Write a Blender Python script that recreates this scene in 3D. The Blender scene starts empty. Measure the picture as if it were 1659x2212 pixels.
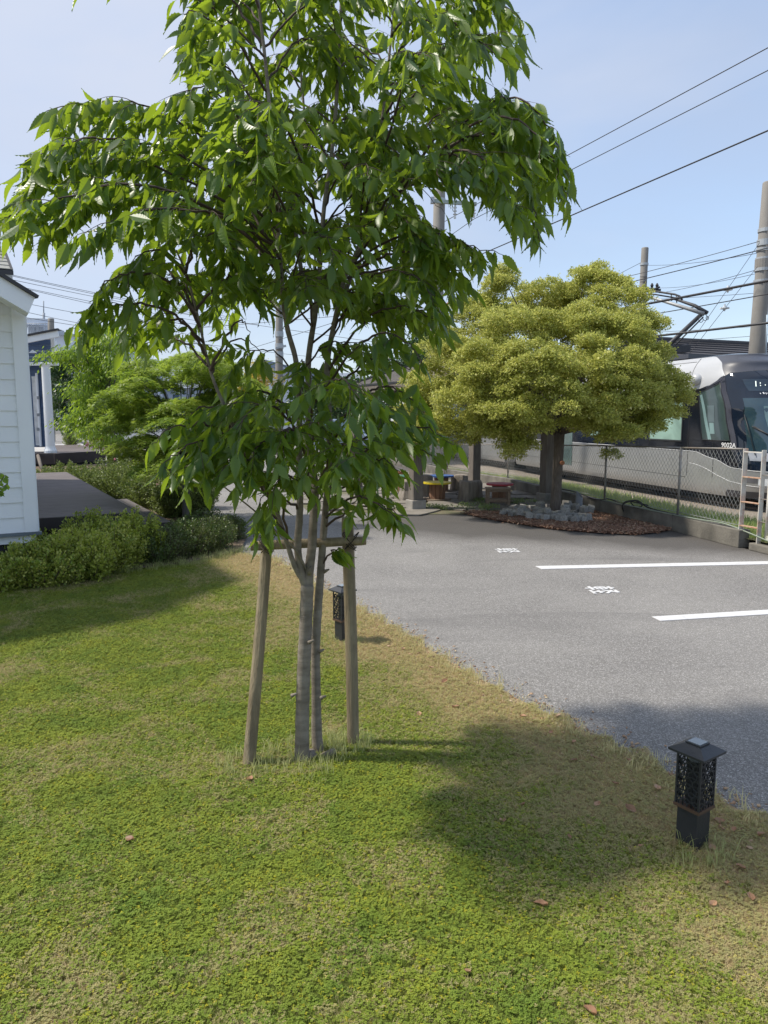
import bpy, math, random
import numpy as np
from math import sin, cos, pi, radians, sqrt, atan2
from mathutils import Vector, Matrix

random.seed(7)
rng = np.random.default_rng(11)
scene = bpy.context.scene

# ------------------------------------------------------------------ camera
FPX = 1597.6           # focal length in pixels of a 1659 x 2212 picture
TH = radians(7.5)
CH = 1.6
cam_d = bpy.data.cameras.new("camera")
cam_d.sensor_fit = 'VERTICAL'
cam_d.sensor_height = 36.0
cam_d.lens = 26.0
cam_d.clip_start = 0.05
cam_d.clip_end = 2000
cam = bpy.data.objects.new("camera", cam_d)
scene.collection.objects.link(cam)
cam.location = (0, 0, CH)
cam.rotation_euler = (radians(90) - TH, 0, 0)
scene.camera = cam

# ------------------------------------------------------------------ light
SUN_EL, SUN_AZ_DIR = radians(55), Vector((-1.0, 0.06, 0)).normalized()   # horizontal direction towards the sun
world = bpy.data.worlds.new("World")
scene.world = world
world.use_nodes = True
nt = world.node_tree
for n_ in list(nt.nodes):
    nt.nodes.remove(n_)
out = nt.nodes.new('ShaderNodeOutputWorld')
bg = nt.nodes.new('ShaderNodeBackground')
sky = nt.nodes.new('ShaderNodeTexSky')
sky.sky_type = 'NISHITA'
sky.sun_disc = False
sky.sun_elevation = SUN_EL
sky.sun_rotation = atan2(SUN_AZ_DIR.x, SUN_AZ_DIR.y)
sky.air_density = 1.1
sky.dust_density = 0.7
sky.ozone_density = 2.6
bg.inputs['Strength'].default_value = 0.15
# thin clouds over the whole sky, by direction only
tc = nt.nodes.new('ShaderNodeTexCoord')
mp = nt.nodes.new('ShaderNodeMapping')
mp.inputs['Scale'].default_value = (1.0, 1.0, 2.6)
mp.inputs['Location'].default_value = (0.3, 0.0, 0.1)
no = nt.nodes.new('ShaderNodeTexNoise')
no.inputs['Scale'].default_value = 1.6
no.inputs['Detail'].default_value = 6
no.inputs['Roughness'].default_value = 0.52
no.inputs['Distortion'].default_value = 0.5
rp = nt.nodes.new('ShaderNodeValToRGB')
rp.color_ramp.elements[0].position = 0.36
rp.color_ramp.elements[0].color = (0.48, 0.48, 0.48, 1)
rp.color_ramp.elements[1].position = 0.78
rp.color_ramp.elements[1].color = (0.85, 0.85, 0.85, 1)
mx = nt.nodes.new('ShaderNodeMix')
mx.data_type = 'RGBA'
mx.inputs['B'].default_value = (2.05, 2.40, 3.10, 1)
L = nt.links.new
L(tc.outputs['Generated'], mp.inputs['Vector'])
L(mp.outputs['Vector'], no.inputs['Vector'])
L(no.outputs['Fac'], rp.inputs['Fac'])
L(rp.outputs['Color'], mx.inputs['Factor'])
L(sky.outputs['Color'], mx.inputs['A'])
# a brighter thin veil of cloud high on the sun's side
no2 = nt.nodes.new('ShaderNodeTexNoise'); no2.inputs['Scale'].default_value = 1.1; no2.inputs['Detail'].default_value = 5; no2.inputs['Roughness'].default_value = .55; no2.inputs['Distortion'].default_value = .8
mp2 = nt.nodes.new('ShaderNodeMapping'); mp2.inputs['Scale'].default_value = (1.0, .8, 2.2); mp2.inputs['Location'].default_value = (1.7, .4, .2)
L(tc.outputs['Generated'], mp2.inputs['Vector']); L(mp2.outputs['Vector'], no2.inputs['Vector'])
dp = nt.nodes.new('ShaderNodeVectorMath'); dp.operation = 'DOT_PRODUCT'; dp.inputs[1].default_value = (-.62, .30, .72)
nrm_ = nt.nodes.new('ShaderNodeVectorMath'); nrm_.operation = 'NORMALIZE'
L(tc.outputs['Generated'], nrm_.inputs[0]); L(nrm_.outputs[0], dp.inputs[0])
ad = nt.nodes.new('ShaderNodeMath'); ad.operation = 'MULTIPLY_ADD'; ad.inputs[1].default_value = .9; ad.inputs[2].default_value = -.12
L(dp.outputs['Value'], ad.inputs[0])
a2 = nt.nodes.new('ShaderNodeMath'); a2.operation = 'ADD'; L(ad.outputs[0], a2.inputs[0]); L(no2.outputs['Fac'], a2.inputs[1])
rp2 = nt.nodes.new('ShaderNodeValToRGB'); rp2.color_ramp.elements[0].position = .62; rp2.color_ramp.elements[1].position = 1.15
rp2.color_ramp.elements[0].color = (0, 0, 0, 1); rp2.color_ramp.elements[1].color = (.9, .9, .9, 1)
L(a2.outputs[0], rp2.inputs['Fac'])
mx2 = nt.nodes.new('ShaderNodeMix'); mx2.data_type = 'RGBA'; mx2.inputs['B'].default_value = (2.75, 3.0, 3.6, 1)
L(rp2.outputs['Color'], mx2.inputs['Factor']); L(mx.outputs['Result'], mx2.inputs['A'])
L(mx2.outputs['Result'], bg.inputs['Color'])
L(bg.outputs['Background'], out.inputs['Surface'])

sun_d = bpy.data.lights.new("sun", 'SUN')
sun_d.energy = 3.05
sun_d.angle = radians(3.0)
sun_d.color = (1.0, 0.93, 0.82)
sun = bpy.data.objects.new("sun", sun_d)
scene.collection.objects.link(sun)
sv = Vector((SUN_AZ_DIR.x * cos(SUN_EL), SUN_AZ_DIR.y * cos(SUN_EL), sin(SUN_EL)))
sun.rotation_euler = sv.to_track_quat('Z', 'Y').to_euler()
sun.location = (-20, 10, 30)

scene.view_settings.view_transform = 'Standard'
scene.view_settings.look = 'None'
scene.view_settings.exposure = 0.73
scene.view_settings.gamma = 1.0
scene.view_settings.use_curve_mapping = False
scene.cycles.max_bounces = 6
scene.cycles.diffuse_bounces = 3
scene.cycles.glossy_bounces = 2
scene.cycles.transmission_bounces = 4
scene.cycles.transparent_max_bounces = 6

# ------------------------------------------------------------------ measuring helpers (points of the place)
def ray(u, v):
    a = (u - 829.5) / FPX
    t = (1106 - v) / FPX
    return Vector((a, cos(TH) + t * sin(TH), -sin(TH) + t * cos(TH)))

def G(u, v, z=0.0):
    r = ray(u, v)
    k = (z - CH) / r.z
    return Vector((r.x * k, r.y * k, z))

def Q(u, v, Y):
    r = ray(u, v)
    k = Y / r.y
    return Vector((r.x * k, Y, CH + r.z * k))

def in_poly(x, y, poly):
    c = False
    j = len(poly) - 1
    for i in range(len(poly)):
        xi, yi = poly[i]
        xj, yj = poly[j]
        if (yi > y) != (yj > y) and x < (xj - xi) * (y - yi) / (yj - yi) + xi:
            c = not c
        j = i
    return c

# ------------------------------------------------------------------ objects
def tag(o, label=None, cat=None, group=None, kind=None):
    if label: o['label'] = label
    if cat: o['category'] = cat
    if group: o['group'] = group
    if kind: o['kind'] = kind
    return o

def empty(name, loc, label=None, cat=None, group=None, rz=0.0):
    o = bpy.data.objects.new(name, None)
    o.empty_display_size = 0.1
    scene.collection.objects.link(o)
    o.location = loc
    o.rotation_euler = (0, 0, rz)
    return tag(o, label, cat, group)

def local_parent(o, parent):
    """parent o, whose mesh is written in world coordinates, keeping it where it is"""
    o.parent = parent
    if parent is not None:
        o.matrix_parent_inverse = pm(parent).inverted()
    return o

def pm(o):
    m = Matrix.LocRotScale(o.location, o.rotation_euler, o.scale)
    if o.parent is not None:
        m = pm(o.parent) @ o.matrix_parent_inverse @ m
    return m

class MB:
    def __init__(s):
        s.v = []; s.f = []; s.m = []; s.mi = 0; s.sm = []
    def add(s, vs, fs, smooth=False):
        b = len(s.v)
        s.v.extend([tuple(p) for p in vs])
        for f in fs:
            s.f.append(tuple(b + i for i in f)); s.m.append(s.mi); s.sm.append(smooth)
    def box(s, c, sz, ax=None, ay=None, az=None):
        c = Vector(c)
        ax = Vector(ax).normalized() if ax is not None else Vector((1, 0, 0))
        if az is None: az = Vector((0, 0, 1))
        az = Vector(az).normalized()
        if ay is None: ay = az.cross(ax)
        ay = Vector(ay).normalized()
        hx, hy, hz = sz[0] / 2, sz[1] / 2, sz[2] / 2
        vs = []
        for k in (-1, 1):
            for j in (-1, 1):
                for i in (-1, 1):
                    vs.append(c + ax * i * hx + ay * j * hy + az * k * hz)
        s.add(vs, [(0, 2, 3, 1), (4, 5, 7, 6), (0, 1, 5, 4), (1, 3, 7, 5), (3, 2, 6, 7), (2, 0, 4, 6)])
        return s
    def bar(s, p, q, w, h, up=(0, 0, 1)):
        p, q = Vector(p), Vector(q)
        d = (q - p)
        ln = d.length
        d.normalize()
        up = Vector(up)
        side = up.cross(d)
        if side.length < 1e-4: side = Vector((1, 0, 0)).cross(d)
        side.normalize()
        u2 = d.cross(side)
        return s.box((p + q) / 2, (ln, w, h), d, side, u2)
    def tube(s, pts, rad, n=8, cap=True, smooth=True, noise=0.0):
        pts = [Vector(p) for p in pts]
        if not hasattr(rad, '__len__'): rad = [rad] * len(pts)
        vs = []
        prev = None
        for i, p in enumerate(pts):
            if i == 0: d = pts[1] - pts[0]
            elif i == len(pts) - 1: d = pts[-1] - pts[-2]
            else: d = pts[i + 1] - pts[i - 1]
            d.normalize()
            if prev is None:
                a = Vector((1, 0, 0)) if abs(d.x) < .8 else Vector((0, 1, 0))
                a = (a - d * a.dot(d)).normalized()
            else:
                a = (prev - d * prev.dot(d))
                a = a.normalized() if a.length > 1e-5 else Vector((1, 0, 0))
            prev = a
            b = d.cross(a)
            for k in range(n):
                t = 2 * pi * k / n
                r = rad[i] * (1 + (random.uniform(-noise, noise) if noise else 0))
                vs.append(p + (a * cos(t) + b * sin(t)) * r)
        fs = []
        for i in range(len(pts) - 1):
            for k in range(n):
                k2 = (k + 1) % n
                fs.append((i * n + k, i * n + k2, (i + 1) * n + k2, (i + 1) * n + k))
        if cap:
            fs.append(tuple(range(n - 1, -1, -1)))
            fs.append(tuple((len(pts) - 1) * n + k for k in range(n)))
        s.add(vs, fs, smooth)
        return s
    def lathe(s, c, prof, n=20, smooth=False, az=(0, 0, 1)):
        c = Vector(c)
        az = Vector(az).normalized()
        a = Vector((1, 0, 0)) if abs(az.x) < .8 else Vector((0, 1, 0))
        a = (a - az * a.dot(az)).normalized()
        b = az.cross(a)
        vs = []
        for r, z in prof:
            for k in range(n):
                t = 2 * pi * k / n
                vs.append(c + (a * cos(t) + b * sin(t)) * r + az * z)
        fs = []
        for i in range(len(prof) - 1):
            for k in range(n):
                k2 = (k + 1) % n
                fs.append((i * n + k, i * n + k2, (i + 1) * n + k2, (i + 1) * n + k))
        fs.append(tuple(range(n - 1, -1, -1)))
        fs.append(tuple((len(prof) - 1) * n + k for k in range(n)))
        s.add(vs, fs, smooth)
        return s
    def poly(s, pts):
        s.add(pts, [tuple(range(len(pts)))])
        return s
    def slab(s, pts, z0, z1):
        n = len(pts)
        vs = [(p[0], p[1], z0) for p in pts] + [(p[0], p[1], z1) for p in pts]
        fs = [tuple(range(n - 1, -1, -1)), tuple(range(n, 2 * n))]
        for i in range(n):
            j = (i + 1) % n
            fs.append((i, j, n + j, n + i))
        s.add(vs, fs)
        return s
    def grid(s, fn, nu, nv, smooth=True):
        vs = [fn(i / nu, j / nv) for j in range(nv + 1) for i in range(nu + 1)]
        fs = [(j * (nu + 1) + i, j * (nu + 1) + i + 1, (j + 1) * (nu + 1) + i + 1, (j + 1) * (nu + 1) + i) for j in range(nv) for i in range(nu)]
        s.add(vs, fs, smooth)
        return s
    def mesh(s, name, mats):
        me = bpy.data.meshes.new(name)
        me.from_pydata(s.v, [], s.f)
        for m in (mats if isinstance(mats, (list, tuple)) else [mats]): me.materials.append(m)
        me.polygons.foreach_set('material_index', s.m)
        me.polygons.foreach_set('use_smooth', s.sm)
        me.update()
        return me
    def build(s, name, mats, parent=None, bevel=0.0, **kw):
        o = bpy.data.objects.new(name, s.mesh(name, mats))
        scene.collection.objects.link(o)
        if parent is not None: local_parent(o, parent)
        if bevel:
            b = o.modifiers.new('bevel', 'BEVEL'); b.width = bevel; b.segments = 2; b.limit_method = 'ANGLE'
        return tag(o, **kw)

def link_mesh(name, me, parent=None, **kw):
    o = bpy.data.objects.new(name, me)
    scene.collection.objects.link(o)
    if parent is not None: o.parent = parent
    return tag(o, **kw)

def kids(o):
    return [c for c in bpy.data.objects if c.parent == o]

def copy_tree(o, children, parent=None):
    c = o.copy()
    scene.collection.objects.link(c)
    if parent is not None: c.parent = parent
    for ch in children.get(o.name, []):
        copy_tree(ch, children, c)
    return c

def child_map():
    d = {}
    for c in bpy.data.objects:
        if c.parent: d.setdefault(c.parent.name, []).append(c)
    return d

# ------------------------------------------------------------------ materials
def nodes_of(name):
    m = bpy.data.materials.new(name)
    m.use_nodes = True
    t = m.node_tree
    b = t.nodes['Principled BSDF']
    return m, t, b

def math_node(t, op, a, b=None, clamp=False):
    n = t.nodes.new('ShaderNodeMath'); n.operation = op; n.use_clamp = clamp
    for i, x in enumerate((a, b)):
        if x is None: continue
        if isinstance(x, (int, float)): n.inputs[i].default_value = x
        else: t.links.new(x, n.inputs[i])
    return n.outputs[0]

def mix_node(t, fac, a, b):
    n = t.nodes.new('ShaderNodeMix'); n.data_type = 'RGBA'
    for key, x in (('Factor', fac), ('A', a), ('B', b)):
        if isinstance(x, (int, float)): n.inputs[key].default_value = x
        elif isinstance(x, (tuple, list)): n.inputs[key].default_value = tuple(x)[:3] + (1,)
        else: t.links.new(x, n.inputs[key])
    return n.outputs['Result']

def noise_node(t, scale, detail=3, rough=.55, vec=None, stretch=None, dist=0.0):
    n = t.nodes.new('ShaderNodeTexNoise')
    n.inputs['Scale'].default_value = scale
    n.inputs['Detail'].default_value = detail
    n.inputs['Roughness'].default_value = rough
    n.inputs['Distortion'].default_value = dist
    if vec is None:
        c = t.nodes.new('ShaderNodeTexCoord'); vec = c.outputs['Object']
    if stretch:
        m = t.nodes.new('ShaderNodeMapping'); m.inputs['Scale'].default_value = stretch
        t.links.new(vec, m.inputs['Vector']); vec = m.outputs['Vector']
    t.links.new(vec, n.inputs['Vector'])
    return n.outputs['Fac']

def ramp(t, fac, p0, p1, c0=(0, 0, 0), c1=(1, 1, 1)):
    n = t.nodes.new('ShaderNodeValToRGB')
    n.color_ramp.elements[0].position = p0; n.color_ramp.elements[0].color = tuple(c0) + (1,)
    n.color_ramp.elements[1].position = p1; n.color_ramp.elements[1].color = tuple(c1) + (1,)
    t.links.new(fac, n.inputs['Fac'])
    return n.outputs['Color']

def M(name, col, col2=None, rough=.7, scale=6, stretch=None, bump=.15, bscale=None, bstretch=None, metal=0.0, spec=None, objvar=.0, lo=.3, hi=.7, detail=4, coat=0.0, bdist=.01, dirt=None, dirtscale=1.5):
    m, t, b = nodes_of(name)
    if col2 is None: col2 = tuple(c * .72 for c in col)
    n1 = noise_node(t, scale, detail, stretch=stretch)
    c = ramp(t, n1, lo, hi, col, col2)
    if dirt is not None:
        n2 = noise_node(t, dirtscale, 5, .65)
        c = mix_node(t, math_node(t, 'MULTIPLY', ramp(t, n2, .5, .72), .7), c, dirt)
    if objvar:
        oi = t.nodes.new('ShaderNodeObjectInfo')
        hs = t.nodes.new('ShaderNodeHueSaturation')
        t.links.new(math_node(t, 'ADD', math_node(t, 'MULTIPLY', oi.outputs['Random'], 2 * objvar), 1 - objvar), hs.inputs['Value'])
        t.links.new(c, hs.inputs['Color']); c = hs.outputs['Color']
    t.links.new(c, b.inputs['Base Color'])
    b.inputs['Roughness'].default_value = rough
    b.inputs['Metallic'].default_value = metal
    b.inputs['Coat Weight'].default_value = coat
    if spec is not None: b.inputs['Specular IOR Level'].default_value = spec
    if bump:
        nb = noise_node(t, bscale or scale * 5, 4, .6, stretch=bstretch or stretch)
        bn = t.nodes.new('ShaderNodeBump'); bn.inputs['Strength'].default_value = bump; bn.inputs['Distance'].default_value = bdist
        t.links.new(nb, bn.inputs['Height']); t.links.new(bn.outputs['Normal'], b.inputs['Normal'])
    return m

def leafmat(name, cols, trans, tw=.4, rough=.5, clump=0.0, clumpcol=None, cscale=3.0):
    """cols: list of colours chosen per leaf; trans: colour of light coming through"""
    m, t, b = nodes_of(name)
    at = t.nodes.new('ShaderNodeAttribute'); at.attribute_name = 'rnd'
    oi = t.nodes.new('ShaderNodeObjectInfo')
    r = math_node(t, 'FRACT', math_node(t, 'ADD', at.outputs['Fac'], oi.outputs['Random']))
    cr = t.nodes.new('ShaderNodeValToRGB')
    el = cr.color_ramp.elements
    while len(el) < len(cols): el.new(0.5)
    for i, c in enumerate(cols):
        el[i].position = i / (len(cols) - 1); el[i].color = tuple(c) + (1,)
    t.links.new(r, cr.inputs['Fac'])
    c = cr.outputs['Color']
    if clumpcol:
        ge = t.nodes.new('ShaderNodeNewGeometry')
        nn = noise_node(t, cscale, 3, vec=ge.outputs['Position'])
        c = mix_node(t, math_node(t, 'MULTIPLY', ramp(t, nn, .4, .62), clump), c, clumpcol)
    t.links.new(c, b.inputs['Base Color'])
    b.inputs['Roughness'].default_value = rough
    tr = t.nodes.new('ShaderNodeBsdfTranslucent')
    hs = mix_node(t, .5, c, trans)
    t.links.new(mix_node(t, 1.0, c, trans) if not clumpcol else hs, tr.inputs['Color'])
    ms = t.nodes.new('ShaderNodeMixShader'); ms.inputs[0].default_value = tw
    t.links.new(b.outputs[0], ms.inputs[1]); t.links.new(tr.outputs[0], ms.inputs[2])
    t.links.new(ms.outputs[0], t.nodes['Material Output'].inputs['Surface'])
    return m

def glass_like(name, col, rough=.08, spec=.8):
    m, t, b = nodes_of(name)
    n1 = noise_node(t, 1.3, 3, dist=1.0)
    t.links.new(ramp(t, n1, .35, .7, col, tuple(c * .6 for c in col)), b.inputs['Base Color'])
    b.inputs['Roughness'].default_value = rough
    b.inputs['Specular IOR Level'].default_value = spec
    b.inputs['Coat Weight'].default_value = .3
    b.inputs['Coat Roughness'].default_value = .04
    return m

# ------------------------------------------------------------------ batches of leaves
def leaf_batch(name, tv, tf, mats4, rnd, material, parent=None, smooth=False, **kw):
    """tv (k,3) template verts, tf list of equal-length faces, mats4 (N,3,4)"""
    tv = np.asarray(tv, float); N = len(mats4); k = len(tv)
    co = np.einsum('nij,kj->nki', mats4[:, :, :3], tv) + mats4[:, None, :, 3]
    tf = np.asarray(tf, int); nf, fl = tf.shape
    idx = (tf[None] + (np.arange(N) * k)[:, None, None]).reshape(-1)
    me = bpy.data.meshes.new(name)
    me.vertices.add(N * k); me.vertices.foreach_set('co', co.reshape(-1).astype(np.float32))
    me.loops.add(len(idx)); me.loops.foreach_set('vertex_index', idx.astype(np.int32))
    me.polygons.add(N * nf)
    me.polygons.foreach_set('loop_start', (np.arange(N * nf) * fl).astype(np.int32))
    me.polygons.foreach_set('loop_total', np.full(N * nf, fl, np.int32))
    if smooth: me.polygons.foreach_set('use_smooth', np.ones(N * nf, bool))
    me.materials.append(material)
    at = me.attributes.new('rnd', 'FLOAT', 'POINT')
    at.data.foreach_set('value', np.repeat(np.asarray(rnd, np.float32), k))
    me.update(calc_edges=True)
    o = bpy.data.objects.new(name, me)
    scene.collection.objects.link(o)
    if parent is not None: local_parent(o, parent)
    return tag(o, **kw)

def frames(pos, axis, up, length, width):
    """leaf frames: +Y of template along axis, +X across, +Z normal"""
    axis = axis / np.linalg.norm(axis, axis=1, keepdims=True)
    x = np.cross(axis, up); nx = np.linalg.norm(x, axis=1, keepdims=True); nx[nx < 1e-5] = 1
    x = x / nx
    z = np.cross(x, axis)
    m = np.zeros((len(pos), 3, 4))
    m[:, :, 0] = x * np.asarray(width)[:, None]
    m[:, :, 1] = axis * np.asarray(length)[:, None]
    m[:, :, 2] = z * np.asarray(length)[:, None]
    m[:, :, 3] = pos
    return m

def rand_dirs(n):
    d = rng.normal(size=(n, 3))
    return d / np.linalg.norm(d, axis=1, keepdims=True)

Pm = lambda u, v, Y: np.array(Q(u, v, Y))
def catmull(P, n=5):
    P = [np.asarray(p, float) for p in P]; out_ = []
    for i in range(len(P) - 1):
        p0, p1, p2, p3 = P[max(0, i - 1)], P[i], P[i + 1], P[min(len(P) - 1, i + 2)]
        for k in range(n):
            t = k / n
            out_.append(.5 * ((2 * p1) + (p2 - p0) * t + (2 * p0 - 5 * p1 + 4 * p2 - p3) * t ** 2 + (-p0 + 3 * p1 - 3 * p2 + p3) * t ** 3))
    out_.append(P[-1]); return out_

# ================================================================== GROUND
m_ground = M('far_ground', (.16, .155, .145), (.11, .105, .10), rough=.95, scale=.4, bump=.1, bscale=20)
g = MB(); g.poly([(-400, -60, -.55), (400, -60, -.55), (400, 700, -.55), (-400, 700, -.55)])
g.build('ground', m_ground, kind='structure')

# asphalt with pale stone chips
m_asph, t, b = nodes_of('asphalt')
n_chip = t.nodes.new('ShaderNodeTexVoronoi'); n_chip.inputs['Scale'].default_value = 170
tc_ = t.nodes.new('ShaderNodeTexCoord'); t.links.new(tc_.outputs['Object'], n_chip.inputs['Vector'])
sepc = t.nodes.new('ShaderNodeSeparateColor'); t.links.new(n_chip.outputs['Color'], sepc.inputs[0])
chip = ramp(t, sepc.outputs[0], .35, .95)
big = noise_node(t, .55, 6, .62, dist=.6)
mid = noise_node(t, 7, 4, .6)
basec = mix_node(t, ramp(t, big, .38, .64), (.148, .140, .130), (.212, .202, .187))
basec = mix_node(t, math_node(t, 'MULTIPLY', mid, .35), basec, (.13, .127, .124))
chipc = mix_node(t, ramp(t, sepc.outputs[1], .3, .9), (.34, .33, .315), (.62, .60, .58))
c_ = mix_node(t, math_node(t, 'MULTIPLY', chip, .55), basec, chipc)
# worn darker patches with a shape of their own, and tyre scuffs; then a stain-and-shade band
st = noise_node(t, .9, 5, .6, stretch=(.35, 1.6, 1), dist=.8)
c_ = mix_node(t, math_node(t, 'MULTIPLY', ramp(t, st, .56, .7), .45), c_, (.115, .11, .108))
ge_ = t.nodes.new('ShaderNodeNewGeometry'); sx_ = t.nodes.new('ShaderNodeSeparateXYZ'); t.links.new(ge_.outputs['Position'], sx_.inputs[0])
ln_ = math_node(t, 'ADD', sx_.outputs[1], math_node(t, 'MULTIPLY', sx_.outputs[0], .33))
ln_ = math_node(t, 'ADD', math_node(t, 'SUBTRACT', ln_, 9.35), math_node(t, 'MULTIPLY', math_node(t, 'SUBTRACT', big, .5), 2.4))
stain_shade_ = math_node(t, 'MULTIPLY', math_node(t, 'DIVIDE', ln_, .9, clamp=True), math_node(t, 'DIVIDE', math_node(t, 'ADD', sx_.outputs[0], .9), 1.2, clamp=True))  # dark band before the fence: stained asphalt plus crown shade put into the colour
c_ = mix_node(t, math_node(t, 'MULTIPLY', stain_shade_, .85), c_, (.064, .058, .053))
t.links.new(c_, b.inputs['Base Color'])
b.inputs['Roughness'].default_value = .82
fine = noise_node(t, 260, 2)
bn = t.nodes.new('ShaderNodeBump'); bn.inputs['Strength'].default_value = .6; bn.inputs['Distance'].default_value = .006
t.links.new(math_node(t, 'ADD', n_chip.outputs['Distance'], fine), bn.inputs['Height']); t.links.new(bn.outputs['Normal'], b.inputs['Normal'])

FPTS = [(5.55, 4.2), (4.95, 6.5), (4.32, 8.9), (4.07, 10.16), (3.57, 11.9), (3.16, 14.05), (2.72, 16.2), (1.62, 18.9), (.62, 23.0), (-.6, 28.0), (-3.2, 39.0), (-6.5, 52.0)]
g = MB()
apts = [(x, y, 0.0) for x, y in FPTS]
apts = [(9, -12, 0), (6.3, 1.0, 0)] + apts + [(-8, 62, 0), (-60, 62, 0), (-60, -12, 0)]
g.poly(apts)
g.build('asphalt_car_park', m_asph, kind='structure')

m_conc = M('pale_concrete', (.46, .445, .42), (.38, .37, .35), rough=.9, scale=1.2, bump=.1, bscale=60, dirt=(.3, .29, .27))
g = MB(); g.poly([(-34, 24.5, .004), (-8.6, 24.5, .004), (-10.5, 40, .004), (-34, 40, .004)])
g.build('concrete_forecourt', m_conc, kind='structure')
m_white_line = M('road_paint', (.60, .60, .60), (.40, .40, .40), rough=.75, scale=22, bump=.3, bscale=240, bdist=.003, lo=.5, hi=.85)
g = MB(); g.poly([(-34, 39.2, .010), (-10.4, 39.2, .010), (-10.4, 39.9, .010), (-34, 39.9, .010)])
tag(g.build('kerb_line', m_white_line), 'white painted edge line far off across the pale forecourt', 'road marking')

# planting bed
BED = [(-1.78, 9.5), (-2.35, 10.6), (-2.75, 11.4), (-3.9, 14.3), (-5.6, 18.0), (-8.3, 23.3), (-16, 24.4), (-16, 12), (-9, 7.2), (-6.3, 5.35), (-3.5, 6.75), (-2.85, 7.25), (-2.1, 7.8), (-1.68, 8.5)]
m_soil = M('bed_soil', (.17, .125, .085), (.11, .08, .055), rough=.95, scale=22, bump=.6, bscale=70, bdist=.02)
g = MB(); g.poly([(x, y, .030) for x, y in BED])
g.build('planting_bed', m_soil, kind='structure')
m_kerb = M('kerb_concrete', (.36, .35, .33), (.27, .26, .24), rough=.9, scale=9, bump=.3, bscale=90)
g = MB()
kb = [(-1.95, 9.9), (-2.38, 10.7), (-2.78, 11.45), (-3.93, 14.35), (-5.63, 18.05), (-8.33, 23.3)]
for i in range(len(kb) - 1):
    p, q = Vector((*kb[i], .045)), Vector((*kb[i + 1], .045))
    n = max(1, int((q - p).length / .6))
    for k in range(n):
        a0, a1 = p.lerp(q, k / n), p.lerp(q, (k + .985) / n)
        g.bar(a0, a1, .10, .10)
g.build('kerb', m_kerb, kind='structure')

# ------------------------------------------------------------------ lawn
EDGE = [(-1.6, 8.35), (-1.22, 8.12), (-.72, 7.02), (-.19, 5.92), (.14, 5.27), (.5, 4.48), (.82, 3.89), (1.08, 3.48), (1.25, 3.19), (1.4, 2.91), (1.53, 2.66), (1.95, 1.9), (2.6, .7), (3.6, -1.2)]
LAWN = EDGE + [(-9, -1.2), (-9, 5.4), (-6.25, 5.6), (-3.5, 7.05), (-2.9, 7.55), (-2.2, 8.1), (-1.75, 8.8)]

def edge_dist(x, y):
    return ((-.19 + .5 * (5.92 - y)) - x) / sqrt(1.25)

def lawn_material(name, green1, green2, dry1, dry2, bump=0, tr=0.0, soil=None):
    m, t, b = nodes_of(name)
    ge = t.nodes.new('ShaderNodeNewGeometry')
    sx = t.nodes.new('ShaderNodeSeparateXYZ'); t.links.new(ge.outputs['Position'], sx.inputs[0])
    X, Y = sx.outputs[0], sx.outputs[1]
    # distance to the asphalt edge
    e = math_node(t, 'SUBTRACT', math_node(t, 'MULTIPLY', math_node(t, 'SUBTRACT', 5.55, Y), .4472), math_node(t, 'MULTIPLY', X, .8944))
    nb = noise_node(t, .85, 4, .6, vec=ge.outputs['Position'])
    nm = noise_node(t, 4.2, 4, .62, vec=ge.outputs['Position'])
    nf = noise_node(t, 38, 3, .6, vec=ge.outputs['Position'])
    d = math_node(t, 'ADD', e, math_node(t, 'MULTIPLY', math_node(t, 'SUBTRACT', nb, .5), 2.0))
    d = math_node(t, 'ADD', d, math_node(t, 'MULTIPLY', math_node(t, 'SUBTRACT', nm, .5), 1.1))
    dry = math_node(t, 'SUBTRACT', 1.0, math_node(t, 'DIVIDE', math_node(t, 'SUBTRACT', d, .28), .80), clamp=True)
    # scattered straw everywhere
    nn = noise_node(t, 1.9, 5, .65, vec=ge.outputs['Position'], dist=.6)
    sc = math_node(t, 'MULTIPLY', ramp(t, nn, .45, .68), .72)
    dry = math_node(t, 'MAXIMUM', dry, sc)
    oi = t.nodes.new('ShaderNodeObjectInfo')
    rr = oi.outputs['Random']
    dd = math_node(t, 'GREATER_THAN', math_node(t, 'MULTIPLY', dry, 1.0), math_node(t, 'ADD', math_node(t, 'MULTIPLY', rr, .85), .07)) if tr else dry
    gr = mix_node(t, ramp(t, nm, .32, .68), green1, green2)
    gr = mix_node(t, math_node(t, 'MULTIPLY', rr, .5), gr, tuple(c * .75 for c in green1))
    dr = mix_node(t, nf, dry1, dry2)
    c = mix_node(t, dd, gr, dr)
    t.links.new(c, b.inputs['Base Color'])
    b.inputs['Roughness'].default_value = .62
    b.inputs['Specular IOR Level'].default_value = .3
    if tr:
        trn = t.nodes.new('ShaderNodeBsdfTranslucent'); t.links.new(c, trn.inputs['Color'])
        ms = t.nodes.new('ShaderNodeMixShader'); ms.inputs[0].default_value = tr
        t.links.new(b.outputs[0], ms.inputs[1]); t.links.new(trn.outputs[0], ms.inputs[2])
        t.links.new(ms.outputs[0], t.nodes['Material Output'].inputs['Surface'])
    if bump:
        bn = t.nodes.new('ShaderNodeBump'); bn.inputs['Strength'].default_value = bump; bn.inputs['Distance'].default_value = .03
        t.links.new(noise_node(t, 90, 4), bn.inputs['Height']); t.links.new(bn.outputs['Normal'], b.inputs['Normal'])
    return m

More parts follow.
